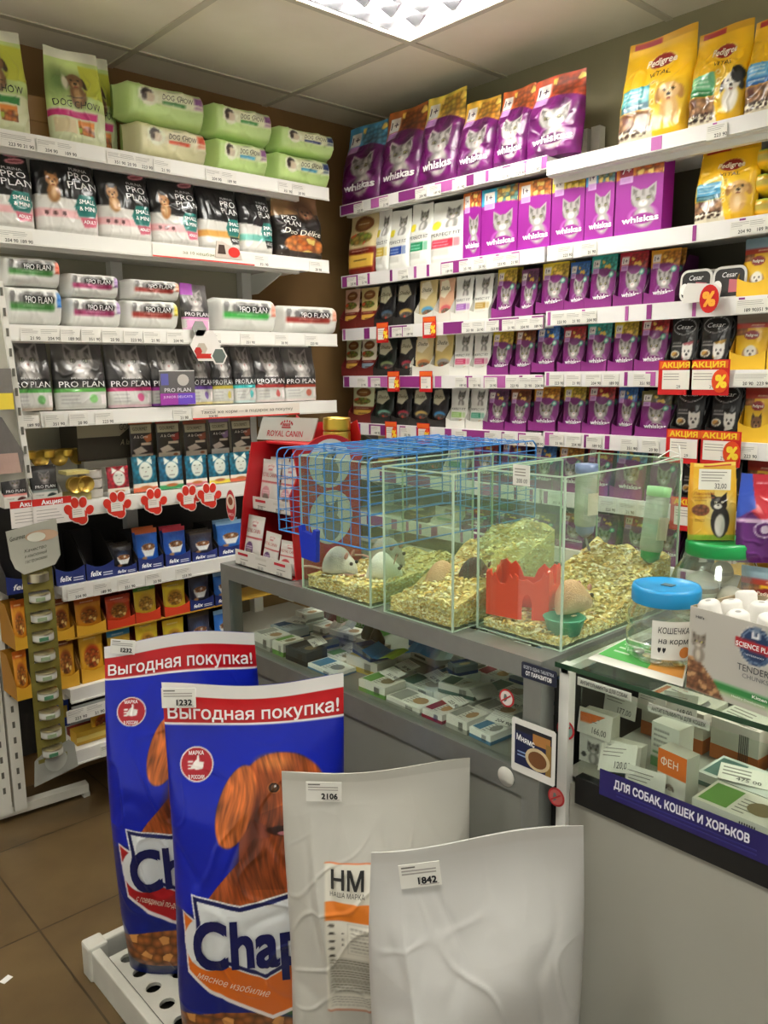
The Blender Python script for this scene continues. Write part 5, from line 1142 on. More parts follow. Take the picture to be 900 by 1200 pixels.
for i, px in enumerate([90, 112, 133]):
    y = YF - .008; ptag(i, (sX(px, y, ZL[6] - .08), y, ZL[6] - .098), 0, f'grey price ticket hanging below the seventh shelf of trays, {nth(2 - i)}', 'price tags on the left wall', s=1.15)
def offer_R(key, px, z, lab, dz=-.05, xo=.012, rx=.0, s=1.0):
    x = XF - xo; y = sY(px, x, z); o = bpy.data.objects.new('offer_card', TAGN[key]); link(o); o.location = (x, y, z + dz); o.rotation_euler = (rx, 0, -PI / 2); o.scale = (s, 1, s); tag(o, lab, 'offer card', 'red offer cards on the right wall')
offer_R('pr_pct', 448, ZR1[2], 'red offer card with percent sign under the black pouches, third shelf', -.058); offer_R('pr_pct', 503, ZR1[2], 'red offer card with percent sign below the cream pouches, third shelf', -.050)
offer_R('pr_pct', 461, ZR1[3], 'red offer card below the black pouches, fourth shelf', -.055); offer_R('pr_plain', 499, ZR1[3], 'red offer card below the cream pouches, fourth shelf', -.055)
offer_R('pr_pct', 458, ZR1[4], 'red offer card with percent sign nearer the corner, fifth shelf', -.058); offer_R('pr_pct', 496, ZR1[4], 'red offer card with percent sign farther from the corner, fifth shelf', -.058)
offer_R('pr_sale', 792, ZR2[3], 'red card reading АКЦИЯ below the pink patched black pouch', -.062); offer_R('pr_salepct', 830, ZR2[3], 'red card with АКЦИЯ and percent sign below the gold patched pouch', -.062)
offer_R('pr_sale', 801, ZR2[4], 'red card reading АКЦИЯ below the first terrier pouch, fifth shelf', -.062); offer_R('pr_salepct', 843, ZR2[4], 'red card with АКЦИЯ and percent sign below the second terrier pouch', -.062)
offer_R('pr_sale', 806, ZR2[5], 'red card reading АКЦИЯ on the sixth shelf behind the drinking bottle', -.062)
offer_R('pr_round', 831, ZR2[2], 'round red percent sign standing by the white-rimmed tubs', -.035, .03)
mb = MB(); mb.prism([(-.05, 0), (.045, 0), (.05, .03), (.035, .042), (-.04, .05), (-.05, .03)], -.0008, .0008, 'dedcd6'); o = mb.build('blank_card', 'paper'); o.location = tuple(on_x(822, 354, XF - .016)); o.rotation_euler = (0, 0, -PI / 2); tag(o, 'blank white card on the shelf edge before the white-rimmed tubs', 'card')
# left wall: offer cards
mb = MB(); mb.box(-.055, -.001, 0, .055, .001, .075, 'ece6e0'); mb.box(-.055, -.0014, .055, .055, -.001, .075, 'c82820'); flat_text(mb, 'Акция!', (0, -.002, .064), (1, 0, 0), (0, 0, 1), .012, 'ffffff', .06, bold=.03)
for i in range(4): mb.box(-.045, -.0014, .014 + .009 * i, .03 - .006 * i, -.001, .0155 + .009 * i, '9c9890')
a_ = mb.build('offer_card', 'paper')
for i, px in enumerate((36, 61)):
    o = a_ if i == 0 else a_.copy()
    if i: link(o)
    o.location = (sX(px, YF - .012 - .002 * i, z4), YF - .012 - .003 * i, z4 - .052); tag(o, ['red and white offer card under the rose banded grey pouches', 'red and white offer card under the grey banded pouches'][i], 'offer card', 'red and white offer cards on the left wall')
def paw():
    t = thing('paw_price_card', None, None); mb = MB(); m2 = MB(); R = .033
    def disc(m, cx, cz, rx, rz, y, c, rot=0): m.prism([(cx + rx * math.cos(a) * math.cos(rot) - rz * math.sin(a) * math.sin(rot), cz + rx * math.cos(a) * math.sin(rot) + rz * math.sin(a) * math.cos(rot)) for a in np.linspace(0, 2 * PI, 20, endpoint=False)], y, y + .0008, c)
    parts = [(-.036, .012, .016, .020, .4), (-.012, .034, .015, .020, .1), (.017, .033, .015, .020, -.15), (.040, .004, .015, .018, -.5), (0, -.012, .030, .026, 0), (-.02, -.008, .018, .02, 0), (.012, -.028, .018, .018, 0)]
    for i, (x, z, a, b, r) in enumerate(parts): disc(mb, x, z, a + .003, b + .003, -.001 - i * .00002, 'ece2da', r)
    for i, (x, z, a, b, r) in enumerate(parts): disc(m2, x, z, a - .001, b - .001, -.0022 - i * .00002, 'c83020', r)
    mb.build('card', 'paper', t); m2.build('paw_print', 'paper', t)
    mb = MB(); mb.box(-.024, -.0038, -.018, .020, -.003, .014, 'ece6dc')
    for i in range(3): mb.box(-.02, -.0042, .008 - .007 * i, .01, -.0038, .0095 - .007 * i, '9c9890')
    mb.build('price_slip', 'paper', t); return t
pw = paw()
for i, (px, py) in enumerate(((92, 600), (137, 593), (180, 589), (221, 585), (245, 582))):
    o = pw if i == 0 else copy_tree(pw); p = on_y(px, py, YF - .014 - (.004 if i == 4 else 0)); o.location = p; o.scale = (.82, 1, .82); tag(o, ['red paw-shaped price card under the gold tins', 'red paw-shaped price card under the red cat face pouch', 'red paw-shaped price card under the first teal pouch', 'red paw-shaped price card, partly under its neighbour', 'red paw-shaped price card beside the red cat-eared display'][i], 'price card', 'red paw-shaped price cards')
# shelf flag, strip and hanging hexagon
mb = MB(); mb.prism([(-.05, 0), (.05, 0), (.045, .02), (-.02, .05), (-.042, .05)], -.001, .001, 'c8bcb0'); mb.add([(.02 + .022 * math.cos(a), -.002, .02 + .016 * math.sin(a)) for a in np.linspace(0, 6.28, 18)], [tuple(range(18))], 'c02c24'); mb.prism([(-.04, .012), (-.01, .012), (-.015, .04), (-.035, .04)], -.0016, -.001, '3c2c24')
o = mb.build('shelf_sign', 'paper'); o.location = on_y(268, 303, YF - .01); tag(o, 'small red and beige sign on the second shelf edge below the amber banded bag', 'sign')
mb = MB(); mb.box(0, -.0008, 0, .36, .0008, .036, 'ece4dc'); mb.box(0, -.0012, 0, .36, -.0008, .004, 'c83c34'); flat_text(mb, 'за 10 кешбэка', (.16, -.0016, .02), (1, 0, 0), (0, 0, 1), .009, '6c7c3c', .12)
o = mb.build('shelf_strip', 'paper'); o.location = (sX(178, YF - .008, ZL[1]), YF - .008, ZL[1] - .040); tag(o, 'white and red advertising strip along the second shelf edge', 'advertising strip')
mb = MB(); mb.box(0, -.0008, 0, .42, .0008, .040, 'e4dcd0'); mb.box(0, -.0012, 0, .42, -.0008, .005, 'c83c34'); flat_text(mb, 'Такой же корм — в подарок за покупку', (.21, -.0016, .022), (1, 0, 0), (0, 0, 1), .010, '4c4c3c', .36)
o = mb.build('shelf_strip', 'paper'); o.location = (sX(225, YF - .0075, ZL[3]), YF - .0075, ZL[3] - .042); tag(o, 'cream and red advertising strip along the fourth shelf edge', 'advertising strip')
t = thing('hanging_sign', 'white hexagonal hanging sign with red cap picture on the third shelf', 'sign', tuple(on_y(241, 405, YF - .02)))
def hexa(r, cx, cz, rx=1.0): return [(cx + r * rx * math.cos(a), cz + r * math.sin(a)) for a in np.arange(6) * PI / 3 + PI / 6 * 0]
mb = MB(); mb.prism(hexa(.055, 0, 0), -.001, .001, 'dedad4'); mb.add([(x, -.0015, z) for x, z in hexa(.02, -.015, -.01)], [tuple(range(6))], 'b8b0a0'); mb.box(-.035, -.0018, -.04, .02, -.001, -.025, 'b82c24'); mb.prism(hexa(.014, -.028, -.018), -.002, -.001, 'a82c28'); mb.build('panel', 'paper', t)
mb = MB(); mb.prism(hexa(.030, .045, -.032), -.003, -.001, 'dedad4'); mb.prism(hexa(.025, .045, -.032), -.0036, -.003, '5c6660'); mb.build('small_panel', 'paper', t)
mb = MB(); mb.prism(hexa(.026, -.02, .052), -.001, .001, '8c8e88'); mb.build('hook_tab', 'paper', t)
mb = MB(); mb.box(-.06, -.001, 0, .06, .001, .105, '5c5a5a'); mb.box(-.06, -.0014, 0, .06, -.001, .035, '9c3ca0'); mb.box(.0, -.0016, 0, .06, -.0012, .034, '6c4cc0')
mb.add([(.02 + .02 * math.cos(a), -.0016, .075 + .018 * math.sin(a)) for a in np.linspace(0, 6.28, 16)], [tuple(range(16))], 'b8b4ae'); mb.box(-.055, -.0016, .06, -.03, -.001, .095, '5c5ca0'); mb.box(-.06, -.0013, .102, .06, -.001, .105, 'd8d8d4')
flat_text(mb, 'PRO PLAN', (0, -.002, .045), (1, 0, 0), (0, 0, 1), .012, 'e8e8e8', .09); flat_text(mb, 'JUNIOR DELICATE', (0, -.002, .024), (1, 0, 0), (0, 0, 1), .007, 'f0e0f4', .1)
o = mb.build('leaflet', 'film2'); o.location = on_y(209, 474, YF - .010); tag(o, 'grey and purple leaflet standing in front of the violet banded bag', 'leaflet')

# ---------------------------------------------------------------- hanging strip of tins
t = thing('tin_strip', 'olive cardboard strip of ten small tins hanging before the left shelves', 'display strip', (0, 0, 0))
p0 = on_y(43, 664, 2.285); p1 = on_y(62, 890, 2.275)
mb = MB(); ax = np.array([1, 0, 0]); dn = (p1 - p0); Ls = np.linalg.norm(dn); dn /= Ls; nrm = np.cross(dn, ax); nrm /= np.linalg.norm(nrm)
if nrm[1] > 0: nrm = -nrm
hw = .041
def qd(m, s0, s1, a0, a1, off, c): m.add([p0 + dn * s0 + ax * a0 + nrm * off, p0 + dn * s0 + ax * a1 + nrm * off, p0 + dn * s1 + ax * a1 + nrm * off, p0 + dn * s1 + ax * a0 + nrm * off], [(0, 3, 2, 1)], c)
n = 10; cell = Ls / n
for a0, a1 in ((-hw, -hw * .7), (hw * .7, hw)): qd(mb, 0, Ls, a0, a1, .002, '6c6426'); qd(mb, 0, Ls, a0, a1, -.002, '6c6426')
for i in range(n + 1): s = min(max(i * cell - .012, 0), Ls); qd(mb, s, min(s + .024, Ls), -hw, hw, .0025, '746c2c')
mb.build('card_strip', 'card', t)
for i in range(n):
    c = p0 + dn * (i + .5) * cell + nrm * .004
    m2 = MB(); m2.cyl(c - np.array([0, 0, .011]), c + np.array([0, 0, .011]), .028, col='b8b098', n=20); m2.cyl(c + np.array([0, 0, .011]), c + np.array([0, 0, .0125]), .026, col='d8cfa8', n=20); tn = m2.build('tin', 'tin', t)
    if i: m2 = MB(); m2.lathe([(.0284, -.008), (.0284, .008)], ['c4c4bc', 'c4c4bc'], n=20, at=tuple(c)); m2.box(c[0] - .02, c[1] - .0292, c[2] - .006, c[0] + .005, c[1] - .027, c[2] + .004, '8c9c7c' if i % 3 else '4c7c5c'); m2.build('paper_label', 'paper', tn)
mb = MB(); h = on_y(41, 667, 2.27); hd = [(-.068, .115), (.068, .135), (.072, .03), (.055, .005), (.03, .0), (-.03, -.01), (-.052, .01), (-.062, .04)]
mb.prism([(h[0] + a, h[2] + b) for a, b in hd], h[1] - .002, h[1], 'aeaea0')
flat_text(mb, 'Gourmet', (h[0] - .04, h[1] - .0026, h[2] + .095), (1, 0, .15), (0, 0, 1), .012, '2c2c24', .04)
mb.add([(h[0] + .025 + .045 * math.cos(a), h[1] - .0026, h[2] + .092 + .016 * math.sin(a)) for a in np.linspace(0, 6.28, 20)], [tuple(range(20))], 'c4a488'); mb.add([(h[0] + .01 + .025 * math.cos(a), h[1] - .003, h[2] + .09 + .013 * math.sin(a)) for a in np.linspace(0, 6.28, 20)], [tuple(range(20))], 'd8d8c8')
for i, s in enumerate(('Качество', 'и изысканный', 'гастрономии')): flat_text(mb, s, (h[0] + .005, h[1] - .003, h[2] + .058 - .015 * i), (1, 0, .12), (0, 0, 1), .009, '4c4c44', .06, italic=.2)
mb.build('header_card', 'paper', t)
g = on_y(64, 893, 2.275); mb = MB(); mb.prism([(g[0] - .062, g[2] - .055), (g[0] + .066, g[2] - .035), (g[0] + .06, g[2] + .04), (g[0] + .045, g[2] + .055), (g[0] - .035, g[2] + .035), (g[0] - .055, g[2] + .02)], g[1] - .002, g[1], '96978f')
mb.add([(g[0] + .004 + .032 * (abs(math.sin(a)) ** .7 * math.copysign(1, math.sin(a))), g[1] - .0028, g[2] - .002 + .026 * math.cos(a) + .01 * abs(math.sin(a))) for a in np.linspace(0, 2 * PI, 24, endpoint=False)], [tuple(range(24))], 'b0b2aa')
mb.build('footer_card', 'paper', t)

# ---------------------------------------------------------------- white rack at the left edge: leaning slotted side panel, posts, foot
t = thing('metal_rack', 'white metal rack with slotted upright, twin posts and a floor foot', 'rack', (0, 0, 0))
f0, f1 = on_z(-30, 972, 0), on_z(103, 930, 0)
d = (f1 - f0) / np.linalg.norm(f1 - f0); sd = np.array([-d[1], d[0], 0])
def bar(mb, a, b, w, h, c='d8d6c8'):
    a = np.array(a, float); b = np.array(b, float); u = (b - a) / np.linalg.norm(b - a); s = np.cross(u, (0, 0, 1)); s /= np.linalg.norm(s); up = np.cross(s, u)
    v = [p + s * i * w / 2 + up * j * h / 2 for p in (a, b) for i, j in ((-1, -1), (1, -1), (1, 1), (-1, 1))]; mb.add(v, [(0, 1, 2, 3), (7, 6, 5, 4), (0, 4, 5, 1), (1, 5, 6, 2), (2, 6, 7, 3), (3, 7, 4, 0)], c)
mb = MB(); bar(mb, f0 + (0, 0, .028), f1 + (0, 0, .028), .035, .028); mb.box(f1[0] - .02, f1[1] - .018, 0, f1[0], f1[1] + .018, .015, 'c8c6b8'); mb.build('foot', 'card', t)
for px in (2, 20):
    b0 = on_y(px + 4, 950, f1[1] - .0); mb = MB(); zt = sZ(620 if px < 20 else 690, b0[0], b0[1]); mb.box(b0[0] - .018, b0[1] - .012, .03, b0[0] + .018, b0[1] + .012, zt, 'dad8cc')
    for k in range(12): mb.box(b0[0] - .004, b0[1] - .0125, .1 + k * .05, b0[0] + .004, b0[1] - .0122, .12 + k * .05, '5c5a50')
    mb.build('post', 'card', t)
s0, s1 = on_y(-2, 330, 2.16), on_y(33, 560, 2.16); w0 = on_y(-60, 330, 2.16); w1 = on_y(-60, 575, 2.16)
mb = MB(); mb.add([w0, s0, s1, w1, w0 + (0, .012, 0), s0 + (0, .012, 0), s1 + (0, .012, 0), w1 + (0, .012, 0)], [(0, 3, 2, 1), (4, 5, 6, 7), (1, 2, 6, 5), (0, 1, 5, 4), (3, 7, 6, 2)], 'b9b6a8')
bar(mb, s0, s1, .02, .014, 'e2e0d8')
for k in range(10): c = s0 + (s1 - s0) * (k + .5) / 10; mb.box(c[0] - .003, c[1] - .0125, c[2] - .010, c[0] + .003, c[1] - .0095, c[2] + .010, '5c5a50')
mb.build('side_panel', 'card', t)
for i, (px, py, c) in enumerate(((3, 480, 'dcc43c'), (8, 555, 'a88c80'))):
    q = on_y(px, py, 2.13); mb = MB()
    if i == 0: mb.box(-.06, 0, 0, .028, .012, .10, '6c6862'); mb.box(-.06, -.001, 0, .028, 0, .04, c)
    else: mb.prism([(-.06, 0), (.04, 0), (.045, .05), (-.0, .14), (-.06, .16)], 0, .012, '5c5854'); mb.prism([(-.06, .0), (.035, .0), (.03, .05), (-.06, .05)], -.001, 0, c)
    o = mb.build('treat_pack', 'film2'); o.location = q; tag(o, ['grey and yellow treat pack hanging on the rack panel', 'dark treat pack with pale food, lower on the rack panel'][i], 'treat pack')
# ---------------------------------------------------------------- glass display counters
CT = .90
def rail(mb, x0, y0, z0, x1, y1, z1, c='8d908c'): mb.box(x0, y0, z0, x1, y1, z1, c)
def counter(label, x0, x1, y0, y1, zt, zg, front_col, edge_black, top_glass):
    t = thing('display_counter', label, 'display counter', (0, 0, 0))
    fr = 'alu'
    mb = MB()
    rt = .035
    if not top_glass:
        rail(mb, x0, y0, zt - rt, x0 + .05, y1, zt); rail(mb, x1 - .05, y0, zt - rt, x1, y1, zt); rail(mb, x0 + .05, y0, zt - rt, x1 - .05, y0 + .04, zt); rail(mb, x0 + .05, y1 - .04, zt - rt, x1 - .05, y1, zt)
    mb.build('top_frame', fr, t) if mb.v else None
    for (px, py) in ((x0, y0), (x0, y1 - .035), (x1 - .035, y0), (x1 - .035, y1 - .035)):
        mb = MB(); w = .035 if not top_glass else .018
        yy = py if py == y0 else y1 - w
        rail(mb, px, yy, .0, px + w, yy + w, zt - (rt if not top_glass else .006)); mb.build('post', fr if not top_glass else 'white_metal', t)
    mb = MB(); rail(mb, x0, y0 + .036, .03, x0 + .02, y1 - .036, .08); mb.build('plinth_rail', 'alu_dark', t)
    mb = MB(); rail(mb, x0, y0 + .035, zg - .045, x0 + .02, y1 - .035, zg); mb.build('lower_rail', 'alu' if not edge_black else 'black', t)
    mb = MB(); mb.box(x0 + .008, y0 + .02, .05, x0 + .016, y1 - .02, zg - .02); mb.build('front_panel', front_col, t)
    for q in (y0 + .006, y1 - .014): mb = MB(); mb.box(x0 + .02, q, .05, x1 - .02, q + .008, zg - .02); mb.build('side_panel', front_col, t)
    mb = MB(); mb.box(x1 - .012, y0 + .02, .05, x1 - .004, y1 - .02, zt - rt); mb.build('rear_panel', 'laminate_light', t)
    mb = MB(); mb.box(x0 + .018, y0 + .01, zg - .012, x1 - .02, y1 - .01, zg); mb.build('goods_shelf', 'laminate_light' if top_glass else 'laminate', t)
    mb = MB(); mb.box(x0 + .006, y0 + .036, zg, x0 + .011, y1 - .036, zt - rt); mb.build('front_glass', 'glass', t)
    mb = MB()
    if top_glass:
        mb.box(x0 - .012, y0 - .0, zt - .007, x1, y1 - .0, zt); g = mb.build('top_glass', 'glass', t)
        mb = MB(); mb.box(x0 - .0135, y0, zt - .0075, x0 - .012, y1, zt + .0002); mb.build('glass_edge', 'glass_edge_dark', g)
        mb = MB(); mb.box(x0 + .0, y1 - .015, zt - .02, x1, y1 - .002, zt - .008); mb.build('side_rail', 'white_metal', t)
    else:
        mb.box(x0 + .05, y0 + .04, zt - .012, x1 - .05, y1 - .04, zt - .004); mb.build('top_glass', 'glass', t)
        mb = MB(); mb.box(x1 - .03, y0 + .036, .775, x1 - .020, y1 - .036, .783); mb.build('inner_rail', 'white_metal', t)
    return t
C1 = counter('grey metal framed glass counter carrying the small animal tanks', 1.0, 1.47, .735, 1.69, CT, .705, 'laminate', False, False)
C2 = counter('glass topped counter with dark blue banner on its front', 1.03, 1.50, -.42, .722, CT, .715, 'laminate_light', True, True)
# black strip put in as the shade of the gap between the counters
mb = MB(); mb.box(1.035, .7225, .02, 1.42, .7345, .86); o = mb.build('gap_shade', 'black'); tag(o, 'black filler strip in the gap between the two counters', 'strip')
# price rail inside counter one
mb = MB(); mb.box(1.052, .78, .861, 1.054, 1.64, .875, 'd8d8d2')
for i in range(11): y = .80 + i * .078; mb.box(1.0515, y, .8625, 1.052, y + .02, .8735, '8c8c88'); flat_text(mb, ['12,5', '110', '115', '157', '212'][i % 5], (1.0512, y + .045, .868), (0, -1, 0), (0, 0, 1), .007, '3c3c3c')
o = mb.build('price_strip', 'paper'); tag(o, 'white price strip running under the top rail inside the first counter', 'price strip')
def strip_label(txt, x, ya, yb, z, h, label, tilt=0.0, base='dcdcd4'):
    mb = MB(); w = abs(ya - yb); mb.box(-w / 2, -.0006, -h / 2, w / 2, .0006, h / 2, base)
    for i, s in enumerate(txt if isinstance(txt, list) else [txt]): n = len(txt) if isinstance(txt, list) else 1; flat_text(mb, s, (0, -.0012, (h * .5) * ((n - 1) / 2 - i) if n > 1 else 0), (1, 0, 0), (0, 0, 1), h / n * .45, '2c2c2c', w * .88, bold=.01)
    o = mb.build('shelf_label', 'paper'); o.location = (x, (ya + yb) / 2, z); o.rotation_euler = (tilt, 0, -PI / 2); tag(o, label, 'label'); return o
strip_label('АНТИГЕЛЬМИНТЫ ДЛЯ СОБАК', 1.045, sY(677, 1.045, .87), sY(740, 1.045, .87), .868, .013, 'white label АНТИГЕЛЬМИНТЫ ДЛЯ СОБАК inside the second counter, by the 177 tag')
strip_label('АНТИГЕЛЬМИНТЫ ДЛЯ КОШЕК', 1.045, sY(760, 1.045, .865), sY(832, 1.045, .865), .862, .013, 'white label ending ДЛЯ КОШЕК under the glass top of the second counter')
strip_label('СРЕДСТВА ОТ КЛЕЩЕЙ ДЛЯ КОШЕК', 1.07, 1.43, 1.27, .848, .020, 'long white label hung below the rail under the mice tank')
strip_label(['ВИТАМИНЫ ДЛЯ', 'СОБАК'], 1.25, 1.23, 1.13, .80, .034, 'small white label under the tank with the blond hamster')
strip_label(['КАПЛИ ДЛЯ КОШЕК', 'И СОБАК'], 1.20, 1.06, .96, .80, .034, 'small white label hung below the red house tank')
strip_label('ШАМПУНИ', 1.12, 1.62, 1.56, .82, .030, 'white label hanging over the brown jar inside the counter')

# boxes of medicine laid in counter one and two
MED = [('f0efe8', '4c7c9c', '8c8c84'), ('dcd8d0', '8c2430', 'b88c5c'), ('e8e4d8', '6c9c4c', '8c7c5c'), ('b8c4cc', '2c5c8c', None), ('d8d4c8', 'b8a03c', '7c6c5c'), ('3c4448', '1c2428', '8c7c5c'), ('e4e0d8', '9c9c94', 'a8845c'), ('c8ccc4', '4c6c64', '9c9484'), ('7c8c94', '2c4c84', 'c8b48c'), ('e0dcd0', 'c86c2c', '8c8c8c')]
COLN = ['white and steel blue', 'pale and dark red', 'cream and green', 'pale blue', 'beige and mustard', 'black and grey', 'plain white', 'greyish green', 'slate blue', 'white and orange']
def med_box(ci, w, d, h, top=True):
    b, a, p = MED[ci]; mb = MB(); mb.box(-w / 2, -d / 2, 0, w / 2, d / 2, h, b)
    mb.box(-w / 2 - .0004, -d / 2 - .0004, 0, w / 2 + .0004, d / 2 + .0004, h * .35, a)
    z = h + .0004; mb.quad([(-w * .46, -d * .4, z), (-w * .1, -d * .4, z), (-w * .1, d * .4, z), (-w * .46, d * .4, z)], a)
    if p: mb.add([(w * .22 + w * .17 * math.cos(t), d * .26 * math.sin(t), z + .0002) for t in np.linspace(0, 6.2, 14)], [tuple(range(14))], p)
    for i in range(5): mb.quad([(-w * .05, -d * .36 + d * .13 * i, z), (w * (.1 + .3 * ((i * 7) % 3) / 3), -d * .36 + d * .13 * i, z), (w * (.1 + .3 * ((i * 7) % 3) / 3), -d * .33 + d * .13 * i, z), (-w * .05, -d * .33 + d * .13 * i, z)], '6c6c64')
    # end bar code
    for i in range(7): mb.quad([(w * .1 + i * w * .03, -d / 2 - .0006, h * .15), (w * .115 + i * w * .03, -d / 2 - .0006, h * .15), (w * .115 + i * w * .03, -d / 2 - .0006, h * .8), (w * .1 + i * w * .03, -d / 2 - .0006, h * .8)], '2c2c2c')
    return mb.build('medicine_box', 'card')
ORDY = ['first', 'second', 'third', 'fourth', 'fifth', 'sixth', 'seventh', 'eighth', 'ninth', 'tenth', 'eleventh', 'twelfth', 'thirteenth', 'fourteenth', 'fifteenth', 'sixteenth', 'seventeenth', 'eighteenth']
r_ = random.Random(11); zc = .7056
rows = [(1.062, .060, 'front'), (1.128, .062, 'second'), (1.196, .064, 'third'), (1.264, .062, 'fourth'), (1.334, .066, 'fifth'), (1.405, .060, 'rear')]
for ri, (x, dp, rn) in enumerate(rows):
    y = 1.63 - (.0 if ri else .02); k = 0
    while y > .80:
        wy = r_.choice([.045, .055, .065, .08, .10]); h = r_.choice([.012, .018, .025, .032]) if ri < 4 else r_.choice([.03, .045, .06])
        skip = (ri >= 3 and y > 1.40) or (ri in (2, 3) and 1.42 > y > 1.17) or (ri == 0 and r_.random() < .12)
        if not skip and y - wy > .765:
            ci = r_.choice([0, 1, 2, 3, 4, 5, 6, 7, 8, 6, 0, 6, 7, 6, 7, 4, 6]); o = med_box(ci, wy * .95, dp, h); o.location = (x, y - wy / 2, zc); o.rotation_euler = (0, 0, -PI / 2 + r_.uniform(-.08, .08))
            tag(o, f'{COLN[ci]} medicine box, {ORDY[k]} from the left in the counter\'s {rn} row', 'medicine box', 'medicine boxes in the first counter')
            if r_.random() < (.25, .5, .5, .6, .5, .3)[ri]:
                cj = r_.choice([0, 4, 6, 7, 8]); o = med_box(cj, wy * .8, dp * .8, .02); o.location = (x, y - wy / 2, zc + h + .001); o.rotation_euler = (0, 0, -PI / 2 + r_.uniform(-.3, .3))
                tag(o, f'{COLN[cj]} small box on top of the {ORDY[k]} box, {rn} row', 'medicine box', 'medicine boxes in the first counter')
            elif r_.random() < .45:
                p = bpy.data.objects.new('price_tag', TAGN[k % 6]); link(p); p.location = (x + .012, y - wy / 2, zc + h + .003); p.rotation_euler = (-PI / 2 + .2, 0, -PI / 2 + r_.uniform(-.4, .4)); tag(p, f'white price tag lying on the {ORDY[k]} box of the {rn} row, first counter', 'price tag', 'price tags inside the first counter')
            k += 1
        y -= wy + r_.choice([.002, .004, .008])
for i, (x, y, a, w, d, c, c2, z_, lb) in enumerate(((1.19, 1.16, .5, .10, .07, '2c7cc0', 'c8d8e0', .040, 'blue leaflet lying on the boxes in the middle of the counter'), (1.25, 1.10, -.4, .09, .06, 'c8a884', '6c5444', .062, 'brown and cream leaflet lying on the boxes'), (1.11, 1.22, .2, .08, .06, '3c78b0', 'a8c84c', .040, 'blue and lime leaflet near the dark bottles'), (1.16, 1.42, .6, .055, .04, 'dedcd4', 'a8a8a0', .045, 'small crumpled white ticket beside the dark bottles'), (1.10, .95, -.3, .07, .05, 'c8c8c0', '8c8c84', .042, 'pale leaflet near the red warning sticker'), (1.22, .92, .4, .08, .05, 'b8bcb4', '5c7c54', .05, 'pale green leaflet behind the red warning sticker'))):
    mb = MB(); n_ = 6
    V = [(-w / 2 + w * k / n_, q * d / 2, .006 * math.sin(k * 1.1 + i)) for k in range(n_ + 1) for q in (-1, 1)]; V += [(a_, b_, c_ + .0008) for a_, b_, c_ in V]; m_ = 2 * (n_ + 1)
    mb.add(V, [(2 * k, 2 * k + 1, 2 * k + 3, 2 * k + 2) for k in range(n_)] + [(m_ + 2 * k, m_ + 2 * k + 2, m_ + 2 * k + 3, m_ + 2 * k + 1) for k in range(n_)] + [(2 * k, 2 * k + 2, m_ + 2 * k + 2, m_ + 2 * k) for k in range(n_)] + [(2 * k + 1, m_ + 2 * k + 1, m_ + 2 * k + 3, 2 * k + 3) for k in range(n_)], np.array([hexc(c) if (k % m_) < m_ * .55 else hexc(c2) for k in range(2 * m_)]))
    o = mb.build('leaflet', 'paper'); o.location = (x, y, zc + z_ + .02); o.rotation_euler = (.05, .04, -PI / 2 + a); tag(o, lb, 'leaflet', 'leaflets in the first counter')
# standing and special goods inside counter one
mb = MB(); mb.lathe([(0, 0), (.045, 0), (.048, .01), (.048, .085), (.044, .09)], '6c3418', n=28); mb.lathe([(.047, .09), (.047, .108), (0, .108)], 'b4a89c', n=28)
o = mb.build('plastic_jar', 'plastic'); o.location = (1.29, 1.61, zc); tag(o, 'brown jar with grey lid at the corner end of the first counter', 'jar')
mb = MB(); mb.box(-.065, -.03, 0, .065, .03, .07, '4c8c3c'); mb.box(-.064, -.0305, .02, .02, -.03, .055, '7cb44c'); mb.box(.05, -.0306, 0, .065, -.03, .07, 'b87c5c'); flat_text(mb, 'ДЛЯ КОШЕК', (-.01, -.0312, .03), (1, 0, 0), (0, 0, 1), .012, 'e8f0d8', .08)
o = mb.build('medicine_box', 'card'); o.location = (1.29, 1.50, zc); o.rotation_euler = (0, 0, -PI / 2 + .1); tag(o, 'green upright box beside the brown jar in the counter', 'box')
mb = MB(); mb.box(-.035, -.015, 0, .035, .015, .11, 'dcc83c'); mb.box(-.03, -.0155, .03, .03, -.015, .09, 'f0e47c')
for i in range(4): mb.box(-.025, -.016, .04 + .012 * i, .02, -.0155, .043 + .012 * i, 'a83c2c')
o = mb.build('info_card', 'card'); o.location = (1.40, 1.56, zc); o.rotation_euler = (0, 0, -PI / 2); tag(o, 'yellow upright card behind the green box', 'card')
for i, y in enumerate((1.375, 1.325)):
    t = thing('dropper_bottle', ['dark glass bottle in a white carton, nearer the green box', 'dark glass bottle in a white carton, nearer the white boxes'][i], 'bottle', (1.20 - .02 * i, y, zc), 0, 'dark bottles in the counter')
    mb = MB(); mb.box(-.022, -.022, 0, .022, .022, .035, 'c8beb4'); mb.build('carton', 'card', t)
    mb = MB(); mb.lathe([(.018, .034), (.019, .045), (.012, .062), (.007, .07), (.007, .082), (0, .082)], '3c3828', n=18); mb.build('bottle', 'plastic', t)
for i in range(2):
    mb = MB(); mb.box(-.045, -.03, 0, .045, .03, .028, 'd4d2ca'); mb.box(-.03, -.0305, .006, .01, -.03, .012, '6c6c64'); mb.add([(-.02, -.02, .0284), (.02, -.01, .0284), (.02, .01, .0284), (-.02, .01, .0284)], [(0, 1, 2, 3)], '5c5c54')
    o = mb.build('medicine_box', 'card'); o.location = (1.27 + .01 * i, 1.235 - .008 * i, zc + .048 + .0285 * i if 0 else zc + .0285 * i); o.rotation_euler = (0, 0, -PI / 2 - .12); tag(o, ['lower of two stacked white boxes behind the dark bottles', 'upper of two stacked white boxes behind the dark bottles'][i], 'box')
